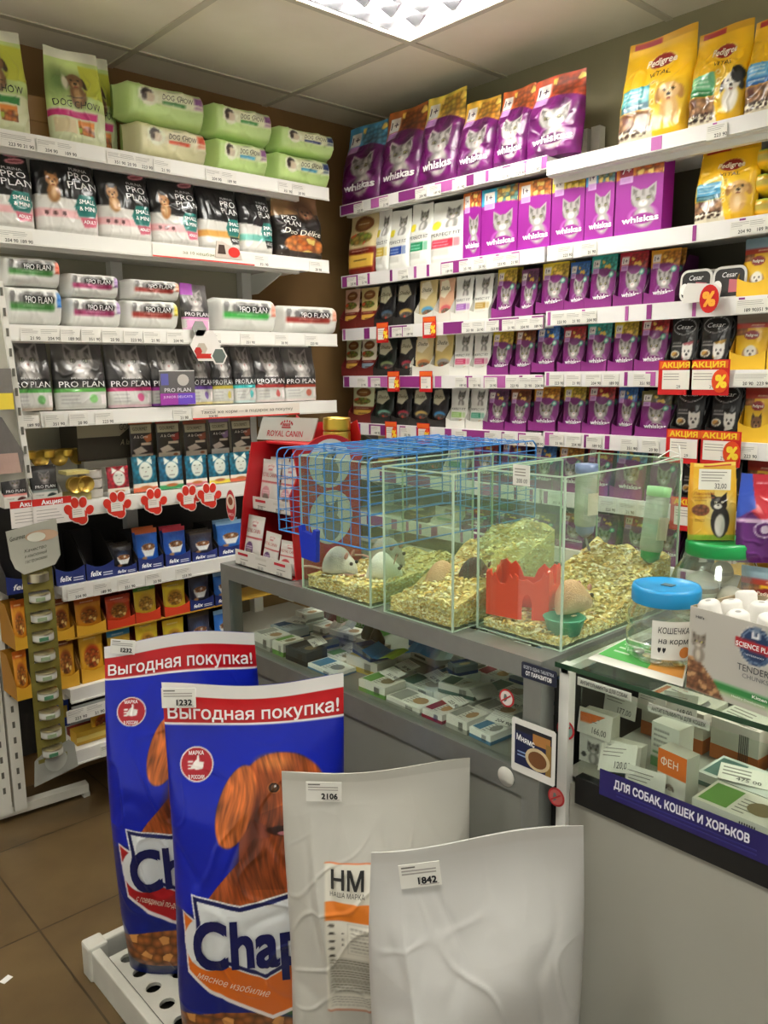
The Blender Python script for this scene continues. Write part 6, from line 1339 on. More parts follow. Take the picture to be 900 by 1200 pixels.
# goods in counter two
z2c = .7156
def upright_med(key, art, w, h, d, loc, rz, label, rx=0.0):
    pack(key, 'box', art, w, h, d, nu=30, side='d8d4c8', mat='card'); o = put(key, 'medicine_box', loc, rz, rx=rx); tag(o, label, 'medicine box', 'medicine boxes in the second counter'); return o
def a_cat_med(A): A.fill('d8d6ce'); A.mix(A.V > .8, 'd86c28'); A.cat(.45, .3, .2, '8a8884', '4a4846', 'c8c4c0'); A.e(.15, .15, .08, .08, '2c2c2c')
def a_fen(A): A.fill('dcd8cc'); A.mix(A.V > .5, 'dc6c1c'); A.dog(.45, .26, .12, '8c7c6c', '4c3c34', 'd8ccb8', chest=False); A.t('ФЕН', .42, .76, .16, 'fbf0e4', w=.6)
upright_med('m_cat', a_cat_med, .055, .085, .03, (1.10, .690, z2c), -PI / 2 + .1, 'white and orange box with a cat picture beside the no entry sticker')
upright_med('m_fen', a_fen, .05, .075, .03, (1.085, .545, z2c), -PI / 2 - .15, 'orange and white box lettered ФЕН beside the 314 tag')
upright_med('m_w1', a_med('e0dcd0', '8c9c9c', 'ПРАЗИЦИД', None, 2), .06, .05, .03, (1.095, .642, z2c), -PI / 2 + .2, 'low white box leaning under the 120 tag', rx=-.2)
upright_med('m_g', a_med('dcdcd0', '5c8c5c', None, '4c4c4c', 4), .05, .075, .04, (1.17, .600, z2c), -PI / 2 - .1, 'white box with a dark emblem behind the 314 tag')
tagp = [('166', 1.085, .690, .785, .062, -.15, .0), ('177', 1.16, .690, .797, .060, -.1, .03), ('168', 1.22, .615, .80, .060, -.3, -.1), ('120', 1.075, .640, .748, .066, -.6, -.25), ('314', 1.062, .585, .730, .066, -.25, -.08), ('187', 1.20, .655, .80, .05, -.15, .0)]
for n, x, y, z, w, rx, ry in tagp:
    mb = MB(); h = w * .68; mb.box(-w / 2, -.0006, -h / 2, w / 2, .0006, h / 2, 'e0ddd2')
    for i in range(3): mb.box(-w * .42, -.001, h * (.3 - .13 * i), w * (.2 - .07 * i), -.0006, h * (.33 - .13 * i), '8c8880')
    flat_text(mb, n + ',00', (w * .16, -.0014, -h * .25), (1, 0, 0), (0, 0, 1), h * .24, '26262a', w * .42)
    o = mb.build('price_tag', 'paper'); o.location = (x, y, z); o.rotation_euler = (rx, ry, -PI / 2); tag(o, f'white price tag reading {n}, ' + {'166': 'in front of the cat box', '177': 'behind and above the cat box', '168': 'high at the back behind the orange topped boxes', '120': 'tilted before the low white box', '314': 'beside the ФЕН box', '187': 'between the 177 and 168 tags'}[n], 'price tag')
r_ = random.Random(5)
for ri, (x, dp) in enumerate(((1.085, .075), (1.185, .08), (1.285, .08), (1.385, .08))):
    y = .505 if ri == 0 else (.545 if ri == 1 else .70); k = 0
    while y > .0:
        wy = r_.choice([.085, .10, .12]); h = r_.choice([.02, .03, .04]); ci = r_.choice([6, 0, 4, 7, 6, 2])
        if ri == 2 and k < 2: ci = 9; h = .07
        if ri == 3 and k == 3: ci = 4
        o = med_box(ci, wy * .96, dp, h); o.location = (x, y - wy / 2, z2c); o.rotation_euler = (0, 0, -PI / 2 + r_.uniform(-.1, .1))
        tag(o, f'{COLN[ci]} medicine box, {ORDY[k]} from the left, {["front", "second", "third", "rear"][ri]} row of second counter', 'medicine box', 'medicine boxes in the second counter')
        if ri in (1, 2) or (ri == 0 and k % 2):
            mb = MB(); mb.box(-.035, -.024, 0, .035, .024, .001, 'dedbd0')
            for i in range(3): mb.box(-.03, .012 - .01 * i, .001, .01, .015 - .01 * i, .0014, '8c8880')
            flat_text(mb, ['233 00', '475 00', '280 71', '257 00', '419 00'][(k + ri) % 5], (.008, -.014, .0018), (1, 0, 0), (0, 1, 0), .009, '26262a')
            p = mb.build('price_tag', 'paper'); p.location = (x - .01, y - wy / 2, z2c + h + .004); p.rotation_euler = (.08, .05, -PI / 2 + r_.uniform(-.4, .4)); tag(p, f'white price tag lying on the {ORDY[k]} box, {["front", "second", "third", "rear"][ri]} row of second counter', 'price tag')
        k += 1; y -= wy + .008
pack('m_yel', 'box', a_med('dcb82c', '8c7c2c', None, '4c3c1c', 4), .12, .055, .05, nu=24, side='d0ac28', mat='card'); o = put('m_yel', 'medicine_box', (1.30, .42, .7875), -PI / 2); o.location = (1.29, .40, z2c + .072); tag(o, 'yellow box resting on the boxes under the science carton', 'medicine box')

# banner and stickers on the fronts
mb = MB(); x = 1.026; ya, yb = .640, -.05; w = ya - yb
mb.box(-w / 2, -.0012, -.021, w / 2, .0, .021, '221c5c'); flat_text(mb, 'ДЛЯ СОБАК, КОШЕК И ХОРЬКОВ', (.295 - .512, -.002, .006), (1, 0, 0), (0, 0, 1), .0125, 'e4e4ec', .205, bold=.03)
for i in range(2): mb.box(-w / 2 + .03, -.0016, -.008 - .006 * i, -w / 2 + .24, -.0012, -.006 - .006 * i, '2c2870')
o = mb.build('banner', 'plastic'); o.location = (x, (ya + yb) / 2, .727); o.rotation_euler = (0, 0, -PI / 2); tag(o, 'dark blue banner reading ДЛЯ СОБАК, КОШЕК И ХОРЬКОВ on the second counter', 'banner')
mb = MB(); mb.prism([(-.032, -.013), (.032, -.013), (.034, -.011), (.034, .011), (.032, .013), (-.032, .013), (-.034, .011), (-.034, -.011)], -.001, 0, '141c34'); flat_text(mb, 'ВСЕГО ОДНА ТАБЛЕТКА', (0, -.0016, .0055), (1, 0, 0), (0, 0, 1), .005, 'e8ecf4', .058); flat_text(mb, 'ОТ ПАРАЗИТОВ', (0, -.0016, -.004), (1, 0, 0), (0, 0, 1), .0065, 'ffffff', .05, bold=.02)
o = mb.build('sticker', 'plastic'); o.location = (.998, .738, .880); o.rotation_euler = (0, 0, -PI / 2); tag(o, 'dark blue sticker ОТ ПАРАЗИТОВ on the corner between the counters', 'sticker')
def no_sign(x, px, py, r, inner, label):
    mb = MB(); c = lambda rr: [(rr * math.cos(a), rr * math.sin(a)) for a in np.linspace(0, 2 * PI, 28, endpoint=False)]
    mb.prism(c(r), -.0008, 0, 'a82028'); mb.prism(c(r * .8), -.0012, -.0008, inner)
    mb.prism([(-r * .30, -r * .5), (.0, -r * .3), (r * .1, r * .1), (-r * .05, r * .45), (-r * .3, r * .4), (-r * .35, 0)], -.0015, -.0012, '5c6c68'); mb.prism([(-r * .62, -r * .35), (-r * .55, -r * .5), (r * .62, r * .35), (r * .55, r * .5)], -.0019, -.0015, 'a82028')
    o = mb.build('sticker', 'plastic'); o.location = on_x(px, py, x); o.rotation_euler = (0, 0, -PI / 2); tag(o, label, 'sticker', 'round red warning stickers')
no_sign(1.0055, 594, 818, .0155, 'd8d0cc', 'round red warning sticker on the first counter glass'); no_sign(1.0350, 663, 855, .0165, '7c9c94', 'round red warning sticker on the second counter glass'); no_sign(.9995, 652, 934, .0155, 'b85c58', 'round red warning sticker on the post below the picture card')
mb = MB(); mb.lathe([(0, 0), (.017, 0), (.017, .0008), (0, .0008)], 'd0cec4', n=26); o = mb.build('round_tag', 'paper'); o.location = on_x(593, 910, .9985); o.rotation_euler = (PI / 2, 0, -PI / 2); tag(o, 'blank round white tag on the lower rail of the first counter', 'tag')
# picture card
q = on_x(625, 880, .994); t = thing('picture_card', 'white framed advert card with a dark blue pack, taped to the post', 'advert card', tuple(q), -PI / 2)
mb = MB(); mb.prism([(-.040, -.046), (.040, -.046), (.043, -.043), (.043, .043), (.040, .046), (-.040, .046), (-.043, .043), (-.043, -.043)], -.0012, 0, 'dedcd6'); mb.build('card', 'plastic', t)
mb = MB(); mb.box(-.036, -.0018, -.032, .036, -.0012, .036, '141c44'); mb.box(-.036, -.002, .026, .036, -.0018, .036, '1c1c24'); mb.box(.0, -.0021, .012, .034, -.0018, .03, 'a8743c'); mb.box(.026, -.0022, -.032, .036, -.0018, .02, '8c6c34')
mb.prism([(.010 + .024 * math.cos(a), -.012 + .019 * math.sin(a)) for a in np.linspace(0, 6.28, 20, endpoint=False)], -.0024, -.0018, 'c8b48c'); mb.prism([(.010 + .018 * math.cos(a), -.012 + .014 * math.sin(a)) for a in np.linspace(0, 6.28, 20, endpoint=False)], -.0028, -.0024, '6c4424')
flat_text(mb, 'Мнямс', (-.014, -.0026, .014), (1, 0, -.1), (0, 0, 1), .010, 'f4f4f4', .036, bold=.02); mb.box(-.03, -.0022, -.016, -.012, -.0018, -.014, '8ca4c8'); mb.box(-.03, -.0022, -.010, -.014, -.0018, -.008, '8ca4c8')
mb.build('advert_print', 'plastic', t)

# ---------------------------------------------------------------- tanks
def tank(x0, x1, y0, y1, z0, z1, label):
    t = thing('glass_tank', label, 'tank', ((x0 + x1) / 2, (y0 + y1) / 2, z0)); g = .004
    cx, cy = (x0 + x1) / 2, (y0 + y1) / 2; a, b, h = (x1 - x0) / 2, (y1 - y0) / 2, z1 - z0
    for nm, bx in (('front_glass', (-a, -b, g, -a + g, b, h)), ('rear_glass', (a - g, -b, g, a, b, h)), ('side_glass', (-a + g, -b, g, a - g, -b + g, h)), ('side_glass', (-a + g, b - g, g, a - g, b, h)), ('bottom_glass', (-a, -b, 0, a, b, g))):
        mb = MB(); mb.box(*bx); mb.build(nm, 'tank_glass', t)
    mb = MB(); e = .0016
    for sx in (-1, 1):
        for sy in (-1, 1): mb.box(sx * a - e, sy * b - e, 0, sx * a + e, sy * b + e, h)
    for z in (0, h):
        for s in (-1, 1): mb.box(-a, s * b - e * .8, z - e * (z > 0), a, s * b + e * .8, z + e * .6 + (z == 0) * .001); mb.box(s * a - e * .8, -b, z - e * (z > 0), s * a + e * .8, b, z + e * .6 + (z == 0) * .001)
    mb.build('polished_edge', 'glass_edge', t)
    return t
tz = CT + .0006
T1 = (1.005, 1.30, 1.145, 1.362, tz, 1.184); T2 = (1.008, 1.32, .932, 1.108, tz, 1.18); T3 = (1.06, 1.428, .742, .920, tz, 1.186)
tank(*T1, 'glass tank with two white mice under the blue wire top'); tank(*T2, 'glass tank with blond and dark grey hamsters, between the other two'); tank(*T3, 'glass tank with the red castle house and green bowl')
# cover plate lying on the third tank's far corner (clear strip)
def shavings(T, hfun, label, seed, n=1500):
    n = int(n * 1.7)
    x0, x1, y0, y1, z0, z1 = T; x0 += .008; x1 -= .008; y0 += .008; y1 -= .008; z = z0 + .005
    r = np.random.RandomState(seed); N_ = 34; xs = np.linspace(x0, x1, N_); ys = np.linspace(y0, y1, N_); X, Y = np.meshgrid(xs, ys)
    def H(x, y): u = np.clip((x - x0) / (x1 - x0), 0, 1); v = np.clip((y - y0) / (y1 - y0), 0, 1); return hfun(u, v) * (1 + .10 * np.sin(u * 17 + seed) * np.sin(v * 14))
    Z = z + H(X, Y); mb = MB(); V = np.stack([X, Y, Z], -1).reshape(-1, 3)
    c = lin(np.array([.86, .78, .52])) * (1 + .15 * r.randn(len(V), 1)); mb.v.append(V); mb.c.append(np.clip(c, 0.05, 1)); mb.n += len(V)
    for j in range(N_ - 1):
        for i in range(N_ - 1): mb.f.append([j * N_ + i, j * N_ + i + 1, (j + 1) * N_ + i + 1, (j + 1) * N_ + i]); mb.sm.append(True)
    lp = [i for i in range(N_)] + [j * N_ + N_ - 1 for j in range(1, N_)] + [(N_ - 1) * N_ + i for i in range(N_ - 2, -1, -1)] + [j * N_ for j in range(N_ - 2, 0, -1)]
    B = V[lp].copy(); B[:, 2] = z; mb.v.append(np.concatenate([V[lp], B])); mb.c.append(np.tile(lin(np.array([.90, .82, .56])), (2 * len(lp), 1))); m = len(lp)
    for i in range(m): mb.f.append([mb.n + i, mb.n + i + m, mb.n + (i + 1) % m + m, mb.n + (i + 1) % m]); mb.sm.append(False)
    mb.n += 2 * m
    pal = [np.array(q) for q in ((.97, .92, .68), (.93, .85, .55), (1, .96, .80), (.86, .72, .42))]
    for k in range(n):      # curled shavings
        x = r.uniform(x0 + .006, x1 - .006); y = r.uniform(y0 + .006, y1 - .006); hh = float(H(x, y))
        if r.rand() < .5:   # against the panes
            if r.rand() < .45: x = x0 - .001
            else: y = y0 - .001
            hh = float(H(x, y)); zz = z + r.uniform(0.0, max(hh, .008))
        else: zz = z + hh + r.uniform(-.001, .003)
        a = r.uniform(0, 2 * PI); L = r.uniform(.007, .018); w = r.uniform(.003, .006); cu = r.uniform(.6, 2.4); ti = r.uniform(-.7, .7)
        d = np.array([math.cos(a), math.sin(a), 0]); s = np.array([-math.sin(a) * math.cos(ti), math.cos(a) * math.cos(ti), math.sin(ti)]); up = np.cross(d, s)
        pts = []
        for i in range(4): t_ = i / 3 * cu - cu / 2; rr = L / cu; p = np.array([x, y, zz]) + d * math.sin(t_) * rr + up * (math.cos(t_) - math.cos(cu / 2)) * rr; pts += [p - s * w / 2, p + s * w / 2]
        P_ = np.array(pts); P_[:, 0] = np.clip(P_[:, 0], x0 - .0035, x1); P_[:, 1] = np.clip(P_[:, 1], y0 - .0035, y1); P_[:, 2] = np.maximum(P_[:, 2], z)
        mb.add(P_, [(0, 1, 3, 2), (2, 3, 5, 4), (4, 5, 7, 6)], pal[r.randint(4)] * r.uniform(.85, 1.05), True)
    o = mb.build('wood_shavings', 'wood_chip'); tag(o, label, 'bedding', None, 'stuff')
shavings(T1, lambda u, v: .022 + .018 * u + .01 * (1 - v), 'pale wood shavings under the two white mice', 1, 1500)
shavings(T2, lambda u, v: .035 + .10 * u ** 1.2 + .012 * np.sin(v * 5), 'thick wood shavings heaped to the rear of the hamster tank', 2, 2200)
shavings(T3, lambda u, v: .013 + .080 * np.clip((u - .42) / .45, 0, 1) + .012 * np.clip(v - .3, 0, 1) * np.clip(u * 3, 0, 1), 'wood shavings around the red castle house', 3, 2600)

# small animals: one body surface swept along the spine
def rodent(label, loc, rz, L, col, belly, cols2=None, tail=False, earc='c89088', hump=1.0, name='mouse', curl=0.0):
    t = thing(name, label, name, loc, rz)
    prof = [(0, .02), (.05, .20), (.14, .34), (.28, .46), (.45, .50), (.60, .44), (.70, .35), (.78, .30), (.86, .25), (.93, .16), (.98, .08), (1.0, .03)]
    n = 20; mb = MB(); V = []; Cc = []
    c1, c2 = hexc(col), hexc(belly)
    for s, r in prof:
        x = s * L; R = r * L * .72 * hump; zc_ = R * .86 + (.03 * L if s > .7 else 0); yc = curl * L * (s - .4) ** 2 * 2
        for k in range(n):
            a = 2 * PI * k / n; yy = R * .95 * math.cos(a); zz = zc_ + R * .92 * math.sin(a); V.append((x, yc + yy, max(zz, 0.0)))
            m = min(max(.5 - math.sin(a) * .9, 0), 1); base = c1
            if cols2 and (.30 < s < .72): base = hexc(cols2)
            Cc.append(base * (1 - m) + c2 * m + (RS.rand() - .5) * .06)
    f = [(i * n + k, (i + 1) * n + k, (i + 1) * n + (k + 1) % n, i * n + (k + 1) % n) for i in range(len(prof) - 1) for k in range(n)] + [tuple(range(n)), tuple(range((len(prof) - 1) * n, len(prof) * n))[::-1]]
    mb.add(V, f, np.clip(Cc, 0, 1), True)
    for s, q in ((.16, 1), (.16, -1), (.68, 1), (.68, -1)):   # feet
        mb.lathe([(0, 0), (.05 * L, .004), (.055 * L, .02 * L), (.0, .05 * L)], belly, n=10, at=(s * L + .05 * L, q * .26 * L * hump, 0), sx=1.6)
    b = mb.build('body', 'fur', t); sd = b.modifiers.new('smooth', 'SUBSURF'); sd.levels = sd.render_levels = 1
    hz = .30 * L * hump
    for q in (-1, 1):
        mb = MB(); c = np.array([.78 * L, q * .17 * L + curl * L * .3, hz * 1.55]); rr = .09 * L if name == 'mouse' else .075 * L
        t2 = np.linspace(0, 2 * PI, 14, endpoint=False); P_ = [(c[0] + rr * .25 * math.sin(a), c[1] + q * rr * math.cos(a) * .9, c[2] + rr * math.sin(a)) for a in t2]
        mb.add(P_ + [tuple(c - (.15 * rr, 0, 0))], [(i, (i + 1) % 14, 14) for i in range(14)], earc, True); e = mb.build('ear', 'fur', t); so = e.modifiers.new('s', 'SOLIDIFY'); so.thickness = .0015
        mb = MB(); mb.lathe([(0, -.004), (.003, -.003), (.004, 0), (.003, .003), (0, .004)], '180808', n=10, at=(.90 * L, q * .125 * L + curl * L * .45, hz * .98)); mb.build('eye', 'plastic', t)
    if tail:
        mb = MB(); mb.tube([(0, 0, .01), (-.15 * L, .05 * L, .006), (-.35 * L, .16 * L, .005), (-.55 * L, .2 * L, .005), (-.75 * L, .12 * L, .004)], .0025, 'd8a89c', n=8); mb.build('tail', 'plastic', t)
    return t
rodent('white mouse with grey back, lying against the front pane', (1.045, 1.342, tz + .030), -1.25, .085, 'e6e2d8', 'f0ece4', 'a8a49c', True, name='mouse', hump=1.15)
rodent('white mouse huddled beside the other, farther from the corner', (1.062, 1.225, tz + .032), -.9, .08, 'e8e6dc', 'f0ece4', None, True, name='mouse', hump=1.2)
rodent('grey backed mouse behind the two white ones', (1.15, 1.30, tz + .042), -1.5, .09, '9c988e', 'dcd8cc', None, True, name='mouse', hump=1.1)
rodent('blond hamster half hidden in the shavings', (1.09, 1.085, tz + .035), -1.0, .085, 'd8b088', 'e8d4b4', None, False, name='hamster', hump=1.1)
rodent('dark grey hamster near the pane beside the red house tank', (1.115, 1.015, tz + .055), -1.35, .075, '4c4a44', '7c7a70', None, False, name='hamster', earc='5c4c44', hump=1.15)
rodent('peach coloured hamster sitting at the green bowl', (1.115, .790, tz + .040), -.25, .075, 'd8ac8c', 'e8c8ac', None, False, name='hamster', hump=1.25)
# green bowl
mb = MB(); mb.lathe([(0, .002), (.026, .002), (.034, .028), (.036, .030), (.034, .031), (.024, .008), (0, .008)], '58a080', n=28); o = mb.build('food_bowl', 'plastic'); o.location = (1.105, .768, tz + .014); tag(o, 'green bowl in the shavings of the third tank', 'bowl')
# red castle house
t = thing('castle_house', 'orange-red plastic castle house with an arched door in the third tank', 'hamster house', (1.122, .868, tz + .026), -PI / 2 + .32); t.scale = (1.12, 1.05, 1.15)
def wallp(mb, p, q, z0, outline, th=.003, col='e4380c'):
    p = np.array(p, float); q = np.array(q, float); d = q - p; L = np.linalg.norm(d); d /= L; nn = np.array([-d[1], d[0]]); k = len(outline); v = []
    for o_ in (0, th):
        for a, b in outline: v.append((p[0] + d[0] * a * L + nn[0] * o_, p[1] + d[1] * a * L + nn[1] * o_, z0 + b))
    mb.add(v, [tuple(range(k)), tuple(range(2 * k - 1, k - 1, -1))] + [(i, i + k, (i + 1) % k + k, (i + 1) % k) for i in range(k)], col)
def merl(h, lo): # scalloped battlement outline with a central dip
    return [(0, 0), (1, 0), (1, h), (.9, h + .004), (.82, h - .004), (.74, h + .002), (.66, h - .008), (.60, lo), (.42, lo), (.36, h - .008), (.26, h + .002), (.18, h - .006), (.1, h + .003), (0, h)]
hw_, hd_ = .050, .034
mb = MB()
dr = [(.36 + .14 * (1 - math.cos(a)) , .026 + .012 * math.sin(a)) for a in np.linspace(0, PI, 9)]
wallp(mb, (-hw_, -hd_), (hw_ * .1, -hd_ - .008), 0, merl(.066, .052)); mb.build('left_wall', 'orange_plastic', t)
mb = MB(); wallp(mb, (hw_ * .1, -hd_ - .008), (hw_, -hd_ + .006), 0, [(0, 0), (.14, 0), (.14, .026), (.2, .036), (.3, .04), (.4, .036), (.46, .026), (.46, 0), (1, 0), (1, .072), (.92, .068), (.84, .074), (.76, .064), (.5, .056), (.3, .062), (.14, .060), (0, .062)]); mb.build('door_wall', 'orange_plastic', t)
mb = MB(); wallp(mb, (hw_, -hd_ + .006), (hw_, hd_), 0, merl(.074, .05)); wallp(mb, (hw_, hd_), (-hw_, hd_), 0, merl(.072, .05)); wallp(mb, (-hw_, hd_), (-hw_, -hd_), 0, merl(.066, .048)); mb.build('rear_wall', 'orange_plastic', t)
# price tag on tank three, bottles
mb = MB(); mb.box(-.017, -.0006, -.017, .017, .0006, .017, 'e6e6de')
for i in range(3): mb.box(-.013, -.001, .009 - .005 * i, .009, -.0006, .011 - .005 * i, '9c9890')
flat_text(mb, '200 00', (.002, -.0012, -.009), (1, 0, 0), (0, 0, 1), .007, '26262a', .022); o = mb.build('price_tag', 'paper'); o.location = on_x(611, 557, 1.058); o.rotation_euler = (0, 0, -PI / 2); tag(o, 'small white price tag 200 on the front pane of the third tank', 'price tag')
def drinker(loc, label, cap, ry=0.0):
    t = thing('drinking_bottle', label, 'drinking bottle', loc, 0); t.rotation_euler = (0, ry, -.3); t.scale = (1, 1, 1.22)
    mb = MB(); mb.lathe([(0, 0.0), (.018, .0), (.021, .004), (.021, .088), (.018, .094), (0, .096)], 'ffffff', n=24)
    for k in range(9): mb.lathe([(.0212, .02 + k * .0075), (.0216, .0215 + k * .0075), (.0212, .023 + k * .0075)], 'ffffff', n=24)
    b = mb.build('bottle', 'cloudy_plastic', t)
    mb = MB(); mb.lathe([(.0205, .085), (.022, .087), (.022, .100), (.0, .101)], 'ffffff', n=24); mb.build('top_cap', cap, t)
    mb = MB(); mb.lathe([(.0, -.018), (.006, -.018), (.017, -.010), (.0185, .0), (.0185, .004)], 'ffffff', n=24); mb.build('screw_cap', 'lid_green' if cap == 'pale_green' else 'dull_blue', t)
    mb = MB(); mb.cyl((0, 0, -.016), (.012, -.004, -.045), .0028, col='b8b8b4', n=10); mb.build('spout', 'alu', t)
    mb = MB(); mb.box(-.012, -.0225, .02, .012, -.0215, .055, 'c8c4ae'); mb.build('scale_label', 'paper', t)
    return t
q = on_y(760, 600, .775); zb_ = sZ(646, q[0], .767); drinker((q[0] - .0, .767, zb_), 'clear drinking bottle with green caps tied in the third tank', 'pale_green', .12)
drinker((1.345, .893, 1.050), 'clear drinking bottle with blue caps behind the pane of the third tank', 'dull_blue', .0)  # bottle added in place of a faint reflection in the glass
mb = MB(); a0 = np.array([q[0] + .012, .767, 1.19]); c0 = np.array([1.424, .744, 1.191])
mb.tube([a0, (a0 + c0) / 2 + (0, 0, .012), c0 + (0, 0, .003), c0 + (.002, -.004, -.03), c0 + (-.004, -.006, -.045)], .0012, 'ecece6'); mb.tube([c0 + (0, 0, .004), c0 + (-.01, .0, .022)], .001, 'ecece6'); mb.tube([c0 + (0, 0, .004), c0 + (.004, .004, .02)], .001, 'ecece6'); mb.tube([c0 + (0, 0, .002), a0 + (.004, .006, -.01)], .001, 'ecece6')
o = mb.build('string', 'string'); tag(o, 'white string knotted over the third tank rim holding the bottle', 'string')

# ---------------------------------------------------------------- blue wire cage top with clips
t = thing('wire_cage_top', 'blue wire cage top set over the mice tank, with a blue plastic clip', 'cage top', (0, 0, 0))
X_0, X_1, Y_0, Y_1, Z_0, Z_1 = .985, 1.49, 1.124, 1.415, 1.022, 1.196
# spring clips and rods
def wire_mesh():
    mb = MB(); r1, r2 = .0010, .0017; rr = .012
    for y in (Y_0, Y_1): mb.tube([(X_0, y, Z_0), (X_0, y, Z_1 - rr), (X_0 + rr * .3, y, Z_1 - rr * .3), (X_0 + rr, y, Z_1), (X_1 - rr, y, Z_1), (X_1, y, Z_1 - rr), (X_1, y, Z_0), (X_0, y, Z_0)], r2)
    for x in (X_0, X_1): mb.tube([(x, Y_0, Z_0), (x, Y_1, Z_0)], r2); 
    n = 11
    for i in range(1, n): y = Y_0 + (Y_1 - Y_0) * i / n; mb.tube([(X_0, y, Z_0), (X_0, y, Z_1 - rr), (X_0 + rr, y, Z_1), (X_1 - rr, y, Z_1), (X_1, y, Z_1 - rr), (X_1, y, Z_0)], r1, n=5)
    for k in range(1, 7): z = Z_0 + (Z_1 - Z_0 - .01) * k / 7; mb.tube([(X_0 - .002, Y_0, z), (X_0 - .002, Y_1, z)], r1, n=5); mb.tube([(X_1, Y_0, z), (X_1, Y_1, z)], r1, n=5)
    for y in (Y_0, Y_1):
        for k in range(1, 8): z = Z_0 + (Z_1 - Z_0) * k / 8; mb.tube([(X_0, y, z), (X_1, y, z)], r1, n=5)
        for k in range(1, 4): x = X_0 + (X_1 - X_0) * k / 4; mb.tube([(x, y, Z_0), (x, y, Z_1)], r2, n=5)
    for k in range(1, 8): x = X_0 + (X_1 - X_0) * k / 8; mb.tube([(x, Y_0, Z_1 + .0015), (x, Y_1, Z_1 + .0015)], r2 if k % 2 == 0 else r1, n=5)
    return mb
wire_mesh().build('wire_frame', 'blue_wire', t)
cp = on_x(364, 632, X_0 - .006); mb = MB()
mb.prism([(cp[1] - .026, cp[2] - .043), (cp[1] + .022, cp[2] - .040), (cp[1] + .028, cp[2] + .014), (cp[1] + .030, cp[2] + .024), (cp[1] + .020, cp[2] + .028), (cp[1] + .016, cp[2] + .016), (cp[1] - .016, cp[2] + .012), (cp[1] - .020, cp[2] + .024), (cp[1] - .030, cp[2] + .022), (cp[1] - .028, cp[2] + .010)], cp[0] - .008, cp[0] + .002, 'ffffff', 'x'); mb.build('clip', 'blue_plastic', t)
for s in (-.025, .022): pass

# ---------------------------------------------------------------- red cat-eared display with pouches
dx0, dx1, dy0, dy1 = 1.02, 1.22, 1.423, 1.655
t = thing('pouch_display', 'red cat-eared counter display with stepped trays of grey pouches', 'display stand', (0, 0, 0))
zt = sZ(506, dx0 + .12, dy0)
def side_panel(y):
    mb = MB(); pts = [(dx0 + .01, tz), (dx1, tz)]
    c = (dx0 + dx1) / 2 + .012; R = .088; zc_ = 1.150
    arc = [(c + R * math.cos(a), zc_ + R * .75 * math.sin(a)) for a in np.linspace(.1, PI - .1, 15)]
    pts += [(dx1, 1.09), (c + R * 1.02, 1.13), (c + R * 1.15, 1.195)] + [p for p in arc if abs(p[0] - c) < R * .8] + [(c - R * 1.15, 1.195), (c - R * 1.02, 1.13), (dx0 + .0, 1.09)]
    mb.prism(pts, y - .002, y + .002, 'b81820')
    s = -1
    for zc2, rx, rz, cc in ((1.152, .060, .055, 'c8c4bc'), (1.030, .062, .062, 'c8c4bc')):
        mb.add([(c + rx * math.cos(a), y - .0028, zc2 + rz * math.sin(a)) for a in np.linspace(0, 2 * PI, 30, endpoint=False)], [tuple(range(30))], 'd8d4cc')
        mb.add([(c + rx * .9 * math.cos(a), y - .0032, zc2 - .004 + rz * .85 * math.sin(a)) for a in np.linspace(0, 2 * PI, 30, endpoint=False)], [tuple(range(30))], 'dedbd4')
        # seated cat picture
        k = rz / .06
        mb.add([(c + .026 * k * math.cos(a), y - .0036, zc2 - .022 * k + .030 * k * math.sin(a)) for a in np.linspace(0, 2 * PI, 20, endpoint=False)], [tuple(range(20))], '8c8880')
        hd = [(c + .018 * k * math.cos(a), y - .0040, zc2 + .012 * k + .016 * k * math.sin(a)) for a in np.linspace(0, 2 * PI, 20, endpoint=False)]; mb.add(hd, [tuple(range(20))], '9c988e')
        for q in (-1, 1): mb.add([(c + q * .017 * k, y - .0042, zc2 + .040 * k), (c + q * .018 * k, y - .0042, zc2 + .012 * k), (c + q * .004 * k, y - .0042, zc2 + .026 * k)], [(0, 1, 2)], '7c786e')
        for q in (-1, 1): mb.add([(c + q * .007 * k + .003 * math.cos(a), y - .0046, zc2 + .014 * k + .003 * math.sin(a)) for a in np.linspace(0, 6, 8)], [tuple(range(8))], '2c2a20')
    return mb.build('side_panel', 'plastic', t)
side_panel(dy0)
mb = MB(); mb.prism([(dx0 + .01, tz), (dx1, tz), (dx1, 1.19), (dx0 + .06, 1.19), (dx0 + .03, 1.05)], dy1 - .002, dy1 + .002, 'b81820'); mb.build('side_panel', 'plastic', t)
mb = MB(); mb.box(dx1 - .004, dy0, tz, dx1, dy1, 1.235, 'a8141c'); mb.prism([(dy0 - .012, 1.21), (dy0 + .0, 1.245), (dy0 + .03, 1.232), (dy1 - .03, 1.232), (dy1, 1.25), (dy1 + .015, 1.21), (dy1, 1.17), (dy0, 1.17)], dx1 - .006, dx1 - .004, 'c01820', 'x'); mb.build('back_panel', 'plastic', t)
mb = MB(); mb.box(dx0 + .10, dy0 + .003, 1.185, dx1 - .006, dy1 - .003, 1.190, 'b81820'); mb.build('top_panel', 'plastic', t)
